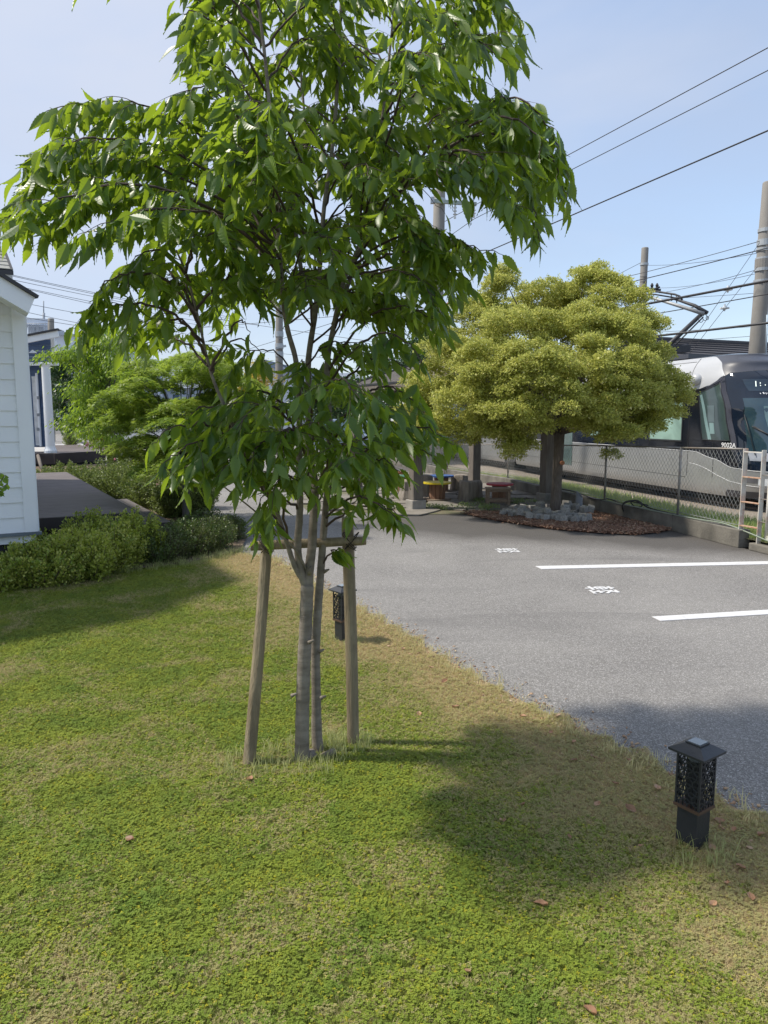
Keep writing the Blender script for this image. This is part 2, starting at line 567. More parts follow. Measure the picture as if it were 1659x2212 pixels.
m_lawn_base = lawn_material('lawn_soil', (.130, .175, .036), (.180, .205, .045), (.36, .28, .15), (.24, .17, .09), bump=.6)
m_blade = lawn_material('lawn_blade', (.180, .240, .042), (.300, .330, .055), (.66, .54, .31), (.54, .43, .22), tr=.30)
m_clover = lawn_material('lawn_clover', (.180, .270, .036), (.340, .390, .045), (.40, .36, .16), (.30, .29, .10), tr=.30)

g = MB(); g.poly([(x, y, .008) for x, y in LAWN])
g.build('lawn_ground', m_lawn_base, kind='structure')

# grass: small tufts scattered by geometry nodes over a gridded sheet
step = .14
vs, idx, fs, dens = [], {}, [], []
def gv(i, j):
    k = (i, j)
    if k not in idx:
        idx[k] = len(vs)
        x, y = i * step, j * step
        vs.append((x, y, .012))
        e = edge_dist(x, y)
        far = max(.30, min(1.0, (3.1 / max(y, 1.5)) ** 1.2))
        thin = .62 if e < .5 else 1.0
        dens.append(far * thin)
    return idx[k]
for j in range(int(.6 / step), int(9.6 / step)):
    for i in range(int(-7.6 / step), int(3.4 / step)):
        x, y = (i + .5) * step, (j + .5) * step
        if abs(x) > .56 * y + 2.2: continue
        if in_poly(x, y, LAWN) and not in_poly(x, y, BED):
            fs.append((gv(i, j), gv(i + 1, j), gv(i + 1, j + 1), gv(i, j + 1)))
me = bpy.data.meshes.new('lawn_grass'); me.from_pydata(vs, [], fs)
at = me.attributes.new('dens', 'FLOAT', 'POINT'); at.data.foreach_set('value', np.array(dens, np.float32))
me.materials.append(m_lawn_base)

def blade_tuft(n, h0, h1, spread, w, lean, mat, name, sharp=True):
    mb = MB()
    for k in range(n):
        a = random.uniform(0, 2 * pi); r = spread * sqrt(random.random())
        bx, by = r * cos(a), r * sin(a)
        d = random.uniform(0, 2 * pi); h = random.uniform(h0, h1); ln = random.uniform(.15, lean) * h
        px, py = cos(d), sin(d)
        ww = w * random.uniform(.7, 1.3)
        fa = random.uniform(0, 2 * pi); fx, fy = cos(fa) * ww, sin(fa) * ww
        m1 = (bx + px * ln * .35, by + py * ln * .35, h * .55); tp = (bx + px * ln, by + py * ln, h)
        mb.add([(bx - fx, by - fy, -.004), (bx + fx, by + fy, -.004), (m1[0] + fx * .8, m1[1] + fy * .8, m1[2]), (m1[0] - fx * .8, m1[1] - fy * .8, m1[2]), tp], [(0, 1, 2, 3), (3, 2, 4)])
    return mb.mesh(name, mat)

def clover_tuft(n, spread, mat, name, r0=.0028, r1=.0052):
    mb = MB()
    for k in range(n):
        a = random.uniform(0, 2 * pi); r = spread * sqrt(random.random())
        bx, by, h = r * cos(a), r * sin(a), random.uniform(.006, .024)
        rr = random.uniform(r0, r1)
        for q in range(3):
            an = a + q * 2.09 + random.uniform(-.2, .2)
            cx, cy = bx + cos(an) * rr, by + sin(an) * rr
            px, py = -sin(an) * rr * .8, cos(an) * rr * .8
            tz = random.uniform(-.4, .6) * rr
            mb.add([(bx, by, h), (cx + px, cy + py, h + tz), (cx + cos(an) * rr * .9, cy + sin(an) * rr * .9, h + tz * 1.4), (cx - px, cy - py, h + tz)], [(0, 1, 2, 3)])
    return mb.mesh(name, mat)

tufts = bpy.data.collections.new('tufts')      # shared blades for the scatter, not linked to the scene itself
for i in range(4):
    tufts.objects.link(bpy.data.objects.new('grass_tuft', blade_tuft(11, .012, .030, .016, .0011, 1.5, m_blade, 'grass_tuft')))
for i in range(3):
    tufts.objects.link(bpy.data.objects.new('clover_tuft', clover_tuft(7, .016, m_clover, 'clover_tuft')))
tufts.objects.link(bpy.data.objects.new('straw_tuft', blade_tuft(8, .008, .022, .02, .0012, 3.2, m_blade, 'straw_tuft')))

m_ydot = lawn_material('lawn_yellow_leaf', (.42, .42, .035), (.50, .46, .03), (.50, .45, .14), (.45, .40, .12), tr=.3)
tufts.objects.link(bpy.data.objects.new('yellow_tuft', clover_tuft(2, .014, m_ydot, 'yellow_tuft', .003, .0045)))
tufts.objects.link(bpy.data.objects.new('bent_tuft', blade_tuft(9, .014, .034, .02, .0009, 2.4, m_blade, 'bent_tuft')))
def scatter(name, me, coll, density, smin, smax, seed, **kw):
    ng = bpy.data.node_groups.new(name + '_scatter', 'GeometryNodeTree')
    ng.interface.new_socket('Geometry', in_out='INPUT', socket_type='NodeSocketGeometry')
    ng.interface.new_socket('Geometry', in_out='OUTPUT', socket_type='NodeSocketGeometry')
    N = ng.nodes.new; K = ng.links.new
    gi, go = N('NodeGroupInput'), N('NodeGroupOutput')
    dp = N('GeometryNodeDistributePointsOnFaces'); dp.inputs['Seed'].default_value = seed
    na = N('GeometryNodeInputNamedAttribute'); na.data_type = 'FLOAT'; na.inputs['Name'].default_value = 'dens'
    mu = N('ShaderNodeMath'); mu.operation = 'MULTIPLY'; mu.inputs[1].default_value = density
    K(na.outputs[0], mu.inputs[0]); K(mu.outputs[0], dp.inputs['Density'])
    K(gi.outputs[0], dp.inputs['Mesh'])
    ip = N('GeometryNodeInstanceOnPoints'); ip.inputs['Pick Instance'].default_value = True
    ci = N('GeometryNodeCollectionInfo'); ci.inputs['Collection'].default_value = coll
    ci.inputs['Separate Children'].default_value = True; ci.inputs['Reset Children'].default_value = True
    K(dp.outputs['Points'], ip.inputs['Points']); K(ci.outputs[0], ip.inputs['Instance'])
    rz = N('FunctionNodeRandomValue'); rz.data_type = 'FLOAT_VECTOR'
    rz.inputs[0].default_value = (-.15, -.15, 0); rz.inputs[1].default_value = (.15, .15, 6.283)
    K(rz.outputs[0], ip.inputs['Rotation'])
    rs = N('FunctionNodeRandomValue'); rs.data_type = 'FLOAT'; rs.inputs[2].default_value = smin; rs.inputs[3].default_value = smax
    K(rs.outputs[1], ip.inputs['Scale'])
    K(ip.outputs[0], go.inputs[0])
    o = bpy.data.objects.new(name, me); scene.collection.objects.link(o)
    md = o.modifiers.new('scatter', 'NODES'); md.node_group = ng
    return tag(o, **kw)
scatter('lawn_grass', me, tufts, 24000, .36, .75, 3, label='short clover and grass lawn with straw-dry patches', cat='grass', kind='stuff')

# longer ragged grass and weeds along the asphalt edge, around the stakes and the trunk
def tall_grass(name, pts, h0, h1, mat, w=.0016, **kw):
    mb = MB()
    for (x, y, z, hs) in pts:
        for k in range(random.randint(3, 7)):
            a = random.uniform(0, 2 * pi); h = random.uniform(h0, h1) * hs; ln = random.uniform(.1, .7) * h
            bx, by = x + random.gauss(0, .012), y + random.gauss(0, .012)
            fa = random.uniform(0, pi); fx, fy = cos(fa) * w, sin(fa) * w
            px, py = cos(a), sin(a)
            mb.add([(bx - fx, by - fy, z), (bx + fx, by + fy, z), (bx + px * ln * .3 + fx * .8, by + py * ln * .3 + fy * .8, z + h * .6), (bx + px * ln * .3 - fx * .8, by + py * ln * .3 - fy * .8, z + h * .6), (bx + px * ln, by + py * ln, z + h)], [(0, 1, 2, 3), (3, 2, 4)])
    return mb.build(name, mat, kind='stuff', **kw)
m_weed = leafmat('weed_blade', [(.24, .28, .07), (.42, .38, .15), (.60, .50, .27), (.52, .42, .20)], (1, 1, .5), tw=.3)
pts = []
for i in range(len(EDGE) - 4):
    (x0, y0), (x1, y1) = EDGE[i], EDGE[i + 1]
    ln = sqrt((x1 - x0) ** 2 + (y1 - y0) ** 2)
    for k in range(int(ln * 120)):
        s = random.random(); off = random.gauss(-.03, .05)
        pts.append((x0 + (x1 - x0) * s + off * .9, y0 + (y1 - y0) * s + off * .45, 0.0, 1.7 if random.random() < .05 else (.9 if random.random() < .4 else .5)))
tall_grass('edge_grass', pts, .03, .07, m_weed, label='ragged straw-coloured grass fringe along the asphalt edge', cat='grass')
pts = []
for (x, y, r, n) in ((-.62, 3.19, .09, 60), (-.15, 3.42, .08, 50), (-.38, 3.26, .14, 90), (-.28, 3.33, .12, 70), (1.14, 2.5, .08, 34), (-.3, 5.05, .1, 40)):
    for k in range(n):
        a = random.uniform(0, 2 * pi); q = r * random.uniform(.5, 1.6)
        pts.append((x + cos(a) * q, y + sin(a) * q, .01, random.uniform(.5, 1.3)))
m_weed2 = leafmat('green_blade', [(.10, .19, .035), (.17, .24, .05), (.36, .33, .16)], (1, 1, .5), tw=.3)
for (x0, y0), (x1, y1) in zip([(-4.6, 6.2), (-3.5, 6.72), (-2.85, 7.22), (-2.1, 7.77)], [(-3.5, 6.72), (-2.85, 7.22), (-2.1, 7.77), (-1.66, 8.5)]):
    for k in range(190):
        s = random.random(); pts.append((x0 + (x1 - x0) * s + random.gauss(0, .07), y0 + (y1 - y0) * s + random.gauss(.02, .07), .01, random.uniform(.6, 1.5)))
tall_grass('tuft_grass', pts, .03, .08, m_weed2, label='uncut green grass tufts round the stakes and trunk foot', cat='grass')

# bark crumbs, grit and thatch spilling over the edge of the asphalt
P_ = []
for i in range(len(EDGE) - 4):
    (x0, y0), (x1, y1) = EDGE[i], EDGE[i + 1]
    ln_e = sqrt((x1 - x0) ** 2 + (y1 - y0) ** 2)
    for k in range(int(ln_e * 420)):
        s = random.random(); off = random.gauss(-.05, .10)
        P_.append((x0 + (x1 - x0) * s + off * .9, y0 + (y1 - y0) * s + off * .45, random.uniform(.003, .02)))
P_ = np.array(P_)
m_grit = leafmat('edge_debris', [(.34, .20, .12), (.46, .32, .20), (.22, .13, .08), (.55, .45, .30)], (1, .8, .5), tw=.05, rough=.9)
gv_ = np.array([(x, y, z) for z in (-.12, .12) for y in (-.5, .5) for x in (-.5, .5)])
gf_ = [(0, 2, 3, 1), (4, 5, 7, 6), (0, 1, 5, 4), (1, 3, 7, 5), (3, 2, 6, 7), (2, 0, 4, 6)]
lg = rng.uniform(.004, .020, len(P_))
leaf_batch('edge_litter', gv_, gf_, frames(P_, rand_dirs(len(P_)) * np.array([1, 1, .3]), rand_dirs(len(P_)) * .5 + np.array([0, 0, 1.0]), lg, lg * rng.uniform(.25, .8, len(P_))), rng.random(len(P_)), m_grit, label='brown crumbs of bark and thatch littering the lawn edge', cat='litter', kind='stuff')

# fallen leaves
m_dry = leafmat('dry_leaf', [(.30, .15, .08), (.40, .23, .13), (.22, .11, .06), (.42, .29, .18)], (.8, .5, .25), tw=.1)
def dry_leaf_mesh(seed):
    r = random.Random(seed)
    mb = MB(); L_, W_ = .045, .016
    for sgn in (-1, 1):
        vs_ = []
        for k in range(5):
            s = k / 4; w = W_ * sin(pi * min(1, s * .93 + .05)) ** .8
            vs_.append((0, L_ * (s - .5), .004 * sin(s * 5 + seed)))
            vs_.append((sgn * w, L_ * (s - .5), .007 * r.random() + .006 * s))
        mb.add(vs_, [(2 * k, 2 * k + 1, 2 * k + 3, 2 * k + 2) for k in range(4)], True)
    return mb.mesh('dry_leaf', m_dry)
dl = [dry_leaf_mesh(i) for i in range(4)]
spots = [G(u, v, .03) for u, v in ((1280, 1632), (1130, 1545), (1145, 1560), (1205, 1545), (1290, 1735), (1362, 1745), (1385, 1825), (1230, 1805), (1130, 1735), (1168, 1950), (1540, 1950), (1622, 1935), (1010, 2095), (1275, 2180), (1085, 1770), (905, 1540), (985, 1525), (1065, 1440), (870, 1400), (930, 1440), (1360, 1640), (1420, 1700), (1555, 1772), (1585, 1790), (1620, 1830), (1645, 1800), (1540, 1830), (1600, 1870), (280, 1810), (540, 1680), (840, 1395), (960, 1470), (1190, 1580), (1240, 1600), (1330, 1690), (1475, 1745), (1570, 1905), (1240, 1640))]
ORD = ['lowest', 'second', 'third', 'fourth', 'fifth', 'sixth', 'seventh', 'eighth', 'ninth', 'tenth', 'eleventh', 'twelfth', 'thirteenth', 'fourteenth', 'fifteenth', 'sixteenth', 'seventeenth', 'eighteenth', 'nineteenth']
by_near = sorted(range(len(spots)), key=lambda i: spots[i].y)
rank = {i: k for k, i in enumerate(by_near)}
def leaf_label(i):
    k = rank[i]; n = len(spots)
    if k < n // 2: return ('curled brown leaf nearest the bottom of the picture' if k == 0 else 'curled brown leaf, %s nearest to the camera' % ORD[k])
    k = n - 1 - k
    return ('curled brown leaf furthest away on the lawn' if k == 0 else 'curled brown leaf, %s furthest from the camera on the lawn' % ORD[k])
for i, p in enumerate(spots):
    o = link_mesh('dry_leaf', dl[i % 4], label=leaf_label(i), cat='dry leaf', group='dry leaves fallen on the lawn')
    o.location = (p.x, p.y, .026)
    o.rotation_euler = (random.uniform(-.3, .3), random.uniform(-.3, .3), random.uniform(0, 6.28))
    s = random.uniform(.5, 1.05); o.scale = (s, s * random.uniform(.8, 1.1), s)

# ------------------------------------------------------------------ painted markings
def strip(name, pts, **kw):
    g = MB(); g.slab([(p.x, p.y) for p in pts], .001, .005)
    return g.build(name, m_white_line, **kw)
def marking_line(a, b, c, label):
    # a near-left corner, b left far corner, direction and width run on to the right under the wall
    a, b = G(*a), G(*b); e = G(*c)
    d = (e - b).normalized()
    strip('parking_line', [a, a + d * 2.9, b + d * 2.9, b], label=label, cat='road marking', group='white parking bay lines')
marking_line((1170, 1230), (1156.7, 1223.6), (1659, 1213), 'white parking bay line nearer the fence and tree, further from the camera')
marking_line((1427, 1342), (1408, 1333), (1659, 1318), 'white parking bay line nearer the camera, cut by the right edge')

def kanji(loc, size, rz, label):
    """the character painted as thick stencil strokes: vehicle radical on the left, hand over earth on the right"""
    W_ = .10
    strokes = [((.05, .86), (.45, .86)), ((.09, .70), (.41, .70)), ((.09, .54), (.41, .54)), ((.09, .38), (.41, .38)), ((.09, .70), (.09, .38)), ((.41, .70), (.41, .38)), ((.0, .20), (.50, .20)), ((.25, 1.0), (.25, .0)),
               ((.57, .88), (.93, .88)), ((.92, .88), (.54, .46)), ((.62, .76), (1.0, .46)), ((.60, .30), (.95, .30)), ((.775, .46), (.775, .04)), ((.53, .05), (1.02, .05))]
    mb = MB()
    for k, (p, q) in enumerate(strokes):
        a, b2 = Vector(((p[0] - .5) * size, (p[1] - .5) * size, .0015 + k * .00012)), Vector(((q[0] - .5) * size, (q[1] - .5) * size, .0015 + k * .00012))
        mb.bar(a, b2, (W_ if k not in (1, 2, 3, 4, 5) else .075) * size, .003)
    q = link_mesh('painted_character', mb.mesh('painted_character', m_white_line), label=label, cat='road marking', group='painted bay characters')
    q.location = (loc[0], loc[1], .002); q.rotation_euler = (0, 0, rz)
    return q
kz = atan2(.26, 2.61) - pi / 2
kanji((1.47, 8.64), .275, kz, 'small white painted kanji nearer the gazebo')
kanji((2.01, 6.65), .275, kz, 'small white painted kanji between the two bay lines')
# ================================================================== PAVING, MULCH, WALL, FENCE, RAILWAY
m_slab = M('paving_stone', (.24, .22, .19), (.16, .145, .125), rough=.9, scale=5, bump=.4, bscale=45, objvar=.16, dirt=(.10, .088, .07), dirtscale=2.5)
PAVE = [(-1.3, 12.35), (-.23, 12.0), (.53, 11.82), (1.42, 11.85), (2.1, 12.05), (2.75, 12.35), (3.42, 12.6), (2.95, 15), (2.6, 16.1), (1.45, 18.9), (.9, 20.6), (-1.6, 20.4), (-2.2, 16)]
g = MB(); g.poly([(x, y, .006) for x, y in PAVE])
m_moss = M('joint_moss', (.10, .11, .05), (.16, .13, .09), rough=.95, scale=7, bump=.5, bscale=60)
pav = g.build('paved_terrace', m_moss, kind='structure')
gx, gy = .62, .78
rs_ = random.Random(5)
def jit(i, j):
    r = random.Random(i * 977 + j * 31 + 5)
    return (i * gx + (j % 2) * .3 + r.uniform(-.16, .16), 11.5 + j * gy + r.uniform(-.2, .2))
for j in range(0, 12):
    for i in range(-5, 8):
        q = [jit(i, j), jit(i + 1, j), jit(i + 1, j + 1), jit(i, j + 1)]
        cx, cy = sum(p[0] for p in q) / 4, sum(p[1] for p in q) / 4
        if not in_poly(cx, cy, PAVE) or rs_.random() < .06: continue
        mb = MB()
        sh = .93
        pts = []
        for k in range(4):
            a, b2 = q[k], q[(k + 1) % 4]
            for s in (.12, .5, .88):
                px, py = a[0] + (b2[0] - a[0]) * s, a[1] + (b2[1] - a[1]) * s
                px = cx + (px - cx) * sh + rs_.uniform(-.02, .02); py = cy + (py - cy) * sh + rs_.uniform(-.02, .02)
                pts.append((px, py))
        mb.slab(pts, .008, .026 + rs_.uniform(0, .014))
        mb.build('slab', m_slab, pav)

# weeds in the joints
m_small = leafmat('small_weed', [(.06, .12, .03), (.11, .17, .04), (.16, .2, .06)], (.8, 1, .4), tw=.2)
sq = np.array([(0, 0, 0), (.35, .5, .05), (0, 1, 0), (-.35, .5, .05)]); sqf = [(0, 1, 2, 3)]
def clump_leaves(name, centres, n, leaf, mat, parent=None, up=.5, **kw):
    """centres: (x, y, z, rx, ry, rz); leaves inside the ellipsoids"""
    P, R, A = [], [], []
    for (x, y, z, a, b_, c) in centres:
        d = rand_dirs(n); r = rng.random(n) ** .42
        P.append(np.array([x, y, z]) + d * r[:, None] * np.array([a, b_, c])); R.append(rng.random(n) * .6 + rng.random() * .4)
        A.append(d * .8 + rand_dirs(n) + np.array([0, 0, up]))
    P = np.concatenate(P); R = np.concatenate(R); A = np.concatenate(A)
    ln = leaf * rng.uniform(.6, 1.3, len(P))
    return leaf_batch(name, sq, sqf, frames(P, A, rand_dirs(len(P)) + np.array([0, 0, 1.0]), ln, ln * 1.0), R, mat, parent, **kw)
cs = []
for (u, v, a) in ((1255, 1103, .1), (920, 1100, .3), (950, 1101, .25), (1130, 1103, .22), (1025, 1102, .3), (1060, 1101, .2), (1010, 1094, .3), (790, 1075, .3), (1045, 1085, .2), (1120, 1088, .3)):
    p = G(u, v)
    for k in range(4):
        cs.append((p.x + random.uniform(-a, a), p.y + random.uniform(-.12, .12), .03, .12, .1, .06))
clump_leaves('joint_weeds', cs, 90, .028, m_small, label='low green weeds growing in the paving joints', cat='weeds', kind='stuff')

# bark mulch bed under the camphor tree
MULCH = [(1.30, 12.0), (1.5, 11.4), (1.85, 10.9), (2.35, 10.25), (2.9, 9.9), (3.35, 9.75), (3.75, 9.95), (4.0, 10.2), (3.62, 11.5), (3.38, 12.5), (2.75, 12.3), (2.1, 12.0)]
m_mulch = M('mulch_bed', (.20, .085, .05), (.11, .05, .03), rough=.95, scale=26, bump=.8, bscale=90, bdist=.02)
g = MB(); g.poly([(x, y, .012) for x, y in MULCH])
g.build('mulch_ground', m_mulch, kind='structure')
m_chip = leafmat('bark_chip', [(.20, .105, .065), (.30, .17, .11), (.13, .07, .045), (.44, .31, .21)], (1, .6, .4), tw=.02, rough=.9)
P = []
while len(P) < 15000:
    x, y = random.uniform(1.1, 4.2), random.uniform(9.5, 12.7)
    ex, ey = random.gauss(0, .05), random.gauss(0, .05)
    if in_poly(x + ex, y + ey, MULCH): P.append((x, y, .018 + random.random() * .03))
P = np.array(P)
box_v = np.array([(x, y, z) for z in (-.15, .15) for y in (-.5, .5) for x in (-.5, .5)])
box_f = [(0, 2, 3, 1), (4, 5, 7, 6), (0, 1, 5, 4), (1, 3, 7, 5), (3, 2, 6, 7), (2, 0, 4, 6)]
ln = rng.uniform(.012, .036, len(P))
A = rand_dirs(len(P)) * np.array([1, 1, .3])
leaf_batch('bark_mulch', box_v, box_f, frames(P, A, rand_dirs(len(P)) * .5 + np.array([0, 0, 1.0]), ln, ln * rng.uniform(.3, .8, len(P))), rng.random(len(P)), m_chip, label='reddish bark chips spread under the round yellow-green tree', cat='mulch', kind='stuff')

# granite setts round the trunk
m_granite = M('granite', (.40, .385, .35), (.20, .195, .18), rough=.85, scale=60, bump=.5, bscale=120, objvar=.14, detail=5)
ring = empty('stone_ring', (2.95, 11.55, 0), 'ragged pile of grey granite setts round the foot of the round tree', 'stone ring')
def sett(seed):
    r = random.Random(seed); mb = MB(); s = .045
    vs_ = [(x * s * r.uniform(.86, 1.12), y * s * r.uniform(.86, 1.12), z * s * r.uniform(.86, 1.1)) for z in (-1, 1) for y in (-1, 1) for x in (-1, 1)]
    mb.add(vs_, box_f)
    return mb.mesh('sett', m_granite)
setts = [sett(i) for i in range(6)]
spots_s = [(1092, 1113), (1098, 1116), (1112, 1119), (1128, 1117), (1134, 1121), (1160, 1112), (1166, 1121), (1172, 1115), (1182, 1122), (1200, 1122), (1213, 1127), (1218, 1131), (1233, 1123), (1243, 1113), (1257, 1114), (1246, 1131), (1257, 1125), (1269, 1130), (1224, 1106), (1140, 1118), (1086, 1117), (1104, 1120), (1118, 1113), (1122, 1124), (1139, 1112), (1145, 1125), (1155, 1118), (1160, 1126), (1168, 1110), (1177, 1128), (1188, 1119), (1195, 1127), (1206, 1130), (1222, 1124), (1230, 1130), (1238, 1118), (1246, 1124), (1252, 1130), (1260, 1119), (1268, 1125), (1264, 1113), (1250, 1110), (1236, 1107), (1228, 1112), (1215, 1104), (1180, 1104), (1132, 1106), (1110, 1107), (1275, 1118), (1242, 1132), (1262, 1131), (1185, 1111), (1210, 1118), (1220, 1117), (1150, 1107), (1272, 1108)]
for i, (u, v) in enumerate(spots_s):
    p = G(u, v)
    o = link_mesh('stone', setts[i % 6], ring)
    z = .07 + (.07 if i % 5 == 3 else 0)
    o.location = (p.x - 2.95, p.y - 11.55, z); o.rotation_euler = (random.uniform(-.25, .25), random.uniform(-.25, .25), random.uniform(0, 3))
    s = random.uniform(.85, 1.25); o.scale = (s, s, s * .95)

# grey vent pipe
p = G(1250, 1112)
mb = MB()
prof = []
pb = Vector((p.x, p.y, 0))
n = 18; vs_ = []
for (r, zf) in ((.055, 0), (.055, 1), (.047, 1), (.047, .3)):
    for k in range(n):
        a = 2 * pi * k / n
        z = (.33 + cos(a - 2.6) * .05) if zf == 1 else zf * .33
        vs_.append(pb + Vector((cos(a) * r, sin(a) * r, z)))
mb.add(vs_, [(i * n + k, i * n + (k + 1) % n, (i + 1) * n + (k + 1) % n, (i + 1) * n + k) for i in range(3) for k in range(n)] + [tuple(3 * n + k for k in range(n))], True)
m_pipe = M('grey_plastic', (.20, .205, .215), (.16, .165, .175), rough=.5, scale=5, bump=0)
mb.build('vent_pipe', m_pipe, label='short grey plastic pipe stub with slanted open top among the setts', cat='pipe')

# ------------------------------------------------------------------ low concrete wall
m_wall = M('old_concrete', (.21, .195, .165), (.10, .093, .08), rough=.95, scale=3.5, bump=.5, bscale=40, dirt=(.07, .065, .055), dirtscale=2.2, bdist=.015)
wall = empty('low_concrete_wall', (4.3, 8.8, 0), 'low stained concrete kerb wall carrying the wire mesh fence', 'wall')
WP = [(4.36, 8.82), (4.07, 10.16), (3.57, 11.9), (3.16, 14.05), (2.72, 16.2), (1.62, 18.9), (.62, 23.0), (-.6, 28.0), (-3.2, 39.0)]
for i in range(len(WP) - 1):
    p, q = Vector((*WP[i], .11)), Vector((*WP[i + 1], .11))
    d = (q - p).normalized(); nrm = Vector((-d.y, d.x, 0))
    L_ = (q - p).length; nseg = max(1, round(L_ / 1.8))
    for k in range(nseg):
        a0 = p.lerp(q, k / nseg) + d * .006; a1 = p.lerp(q, (k + 1) / nseg) - d * .006
        MB().bar(a0, a1, .16, .22 + (i % 2) * .004).build('wall_block', m_wall, wall, bevel=.008)
gw = empty('gate_kerb', (4.6, 7.8, 0), 'lower concrete kerb under the mesh gate at the right edge', 'kerb')
MB().bar((4.42, 8.70, .045), (5.02, 6.25, .045), .16, .09).build('kerb_block', m_wall, gw, bevel=.01)
MB().bar((5.025, 6.24, .045), (5.6, 3.9, .045), .16, .092).build('kerb_block', m_wall, gw, bevel=.01)

# ------------------------------------------------------------------ chain link fence
m_galv = M('galvanised', (.30, .29, .27), (.20, .185, .165), rough=.55, metal=.35, scale=9, bump=.1, dirt=(.22, .15, .10), dirtscale=5)
m_wire = M('fence_wire', (.40, .41, .40), (.25, .25, .24), rough=.6, metal=.3, scale=12, bump=0)
m_rust = M('rusty_paint', (.62, .60, .55), (.50, .47, .42), rough=.7, scale=6, bump=.3, bscale=50, dirt=(.34, .13, .05), dirtscale=7)
m_rust2 = M('rust', (.38, .17, .08), (.52, .38, .28), rough=.9, scale=20, bump=.4)
FP = [(4.32, 8.93, 1.19), (4.07, 10.16, 1.15), (3.57, 11.9, 1.105), (3.16, 14.05, 1.03), (2.72, 16.2, .955), (1.62, 18.9, .85), (.62, 23.0, .80), (-.6, 28.0, .8)]
ZB = .245
def diamond(mb, p, q, z0a, z0b, z1a, z1b, cell, asp, r):
    """two families of straight wires woven between p and q, clipped to the bay"""
    p, q = Vector(p), Vector(q)
    d = (q - p); L_ = d.length; d.normalize(); nrm = Vector((-d.y, d.x, 0))
    def top(s): return z1a + (z1b - z1a) * s / L_
    def bot(s): return z0a + (z0b - z0a) * s / L_
    H = max(z1a, z1b) - min(z0a, z0b)
    run = H / asp
    for fam in (1, -1):
        s = -run if fam == 1 else 0.0
        e = L_ if fam == 1 else L_ + run
        while s < e:
            s0, s1 = s, s + fam * run
            z0_, z1_ = min(z0a, z0b), min(z0a, z0b) + H
            def clip(sa, za, sb, zb):
                tl, th = 0.0, 1.0
                for (fa, fb) in ((sa, sb), (L_ - sa, L_ - sb), (za - bot(sa), zb - bot(sb)), (top(sa) - za, top(sb) - zb)):
                    if fa < 0 and fb < 0: return None
                    if fa < 0: tl = max(tl, fa / (fa - fb))
                    elif fb < 0: th = min(th, fa / (fa - fb))
                return (tl, th) if th > tl else None
            c = clip(s0, z0_, s1, z1_)
            if c:
                pts = []
                for k in c:
                    ss, zz = s0 + (s1 - s0) * k, z0_ + (z1_ - z0_) * k
                    pts.append(Vector((p.x + d.x * ss, p.y + d.y * ss, zz)) + nrm * (.0022 * fam))
                mb.tube(pts, r, 3, cap=False)
            s += cell
fence = empty('chain_link_fence', (4.3, 8.93, .22), 'galvanised wire mesh fence on the low wall beside the tram', 'fence')
for i, (x, y, zt) in enumerate(FP):
    if i == 0: continue
    mb = MB().tube([(x, y, .2), (x, y, zt + .01)], .017, 10)
    mb.box((x, y, .225), (.07, .07, .012))
    mb.build('post', m_galv, fence)
for i in range(len(FP) - 1):
    (x0, y0, z0), (x1, y1, z1) = FP[i], FP[i + 1]
    MB().tube([(x0, y0, z0), (x1, y1, z1)], .012, 8).build('top_rail', m_galv, fence)
    mb = MB().tube([(x0, y0, ZB + .02), (x1, y1, ZB + .02)], .004, 5)
    diamond(mb, (x0, y0, 0), (x1, y1, 0), ZB, ZB, z0, z1, .074, 1.25, .0021 if i < 3 else .0026)
    mb.build('wire_mesh', m_wire, fence)

# gate posts and gate
gp = empty('gate_post_frame', (4.35, 8.8, .1), 'pale rust-streaked double gate post joined by rusty cross plates', 'gate post')
pa, pb2 = Vector((4.33, 8.88, 0)), Vector((4.42, 8.62, 0))
for (p, z0, z1, w) in ((pa, .2, 1.20, .05), (pb2, .06, 1.19, .045)):
    MB().box((p.x, p.y, (z0 + z1) / 2), (w, .012, z1 - z0), (1, .2, 0)).box((p.x + w / 2, p.y + .02, (z0 + z1) / 2), (.008, .05, z1 - z0), (1, .2, 0)).build('upright', m_rust, gp)
for z in (.27, .56, .86, 1.16):
    MB().bar((pa.x, pa.y, z), (pb2.x, pb2.y, z), .05, .012).build('cross_plate', m_rust2 if z < 1 else m_rust, gp)
gate = empty('mesh_gate', (4.44, 8.55, .1), 'wire mesh gate in a pale rusty tube frame at the right edge', 'gate')
ga, gb = Vector((4.46, 8.52, 0)), Vector((5.0, 6.4, 0))
MB().tube([(ga.x, ga.y, .15), (ga.x, ga.y, 1.05)], .02, 10).build('frame_upright', m_rust, gate)
MB().tube([(gb.x, gb.y, .15), (gb.x, gb.y, 1.05)], .02, 10).build('frame_upright', m_rust, gate)
MB().tube([(ga.x, ga.y, 1.05), (gb.x, gb.y, 1.05)], .018, 10).build('top_rail', m_rust, gate)
MB().bar((ga.x, ga.y, .17), (gb.x, gb.y, .17), .03, .05).build('bottom_rail', m_rust, gate)
MB().tube([(ga.x, ga.y, .60), (gb.x, gb.y, .60)], .004, 6).build('tension_wire', m_galv, gate)
mb = MB(); diamond(mb, ga, gb, .19, .19, 1.035, 1.035, .074, 1.25, .0022)
mb.build('wire_mesh', m_wire, gate)
for z in (.35, .62, .9):
    MB().tube([(pb2.x, pb2.y, z), (ga.x, ga.y, z)], .006, 6).build('hinge', m_galv, gate)

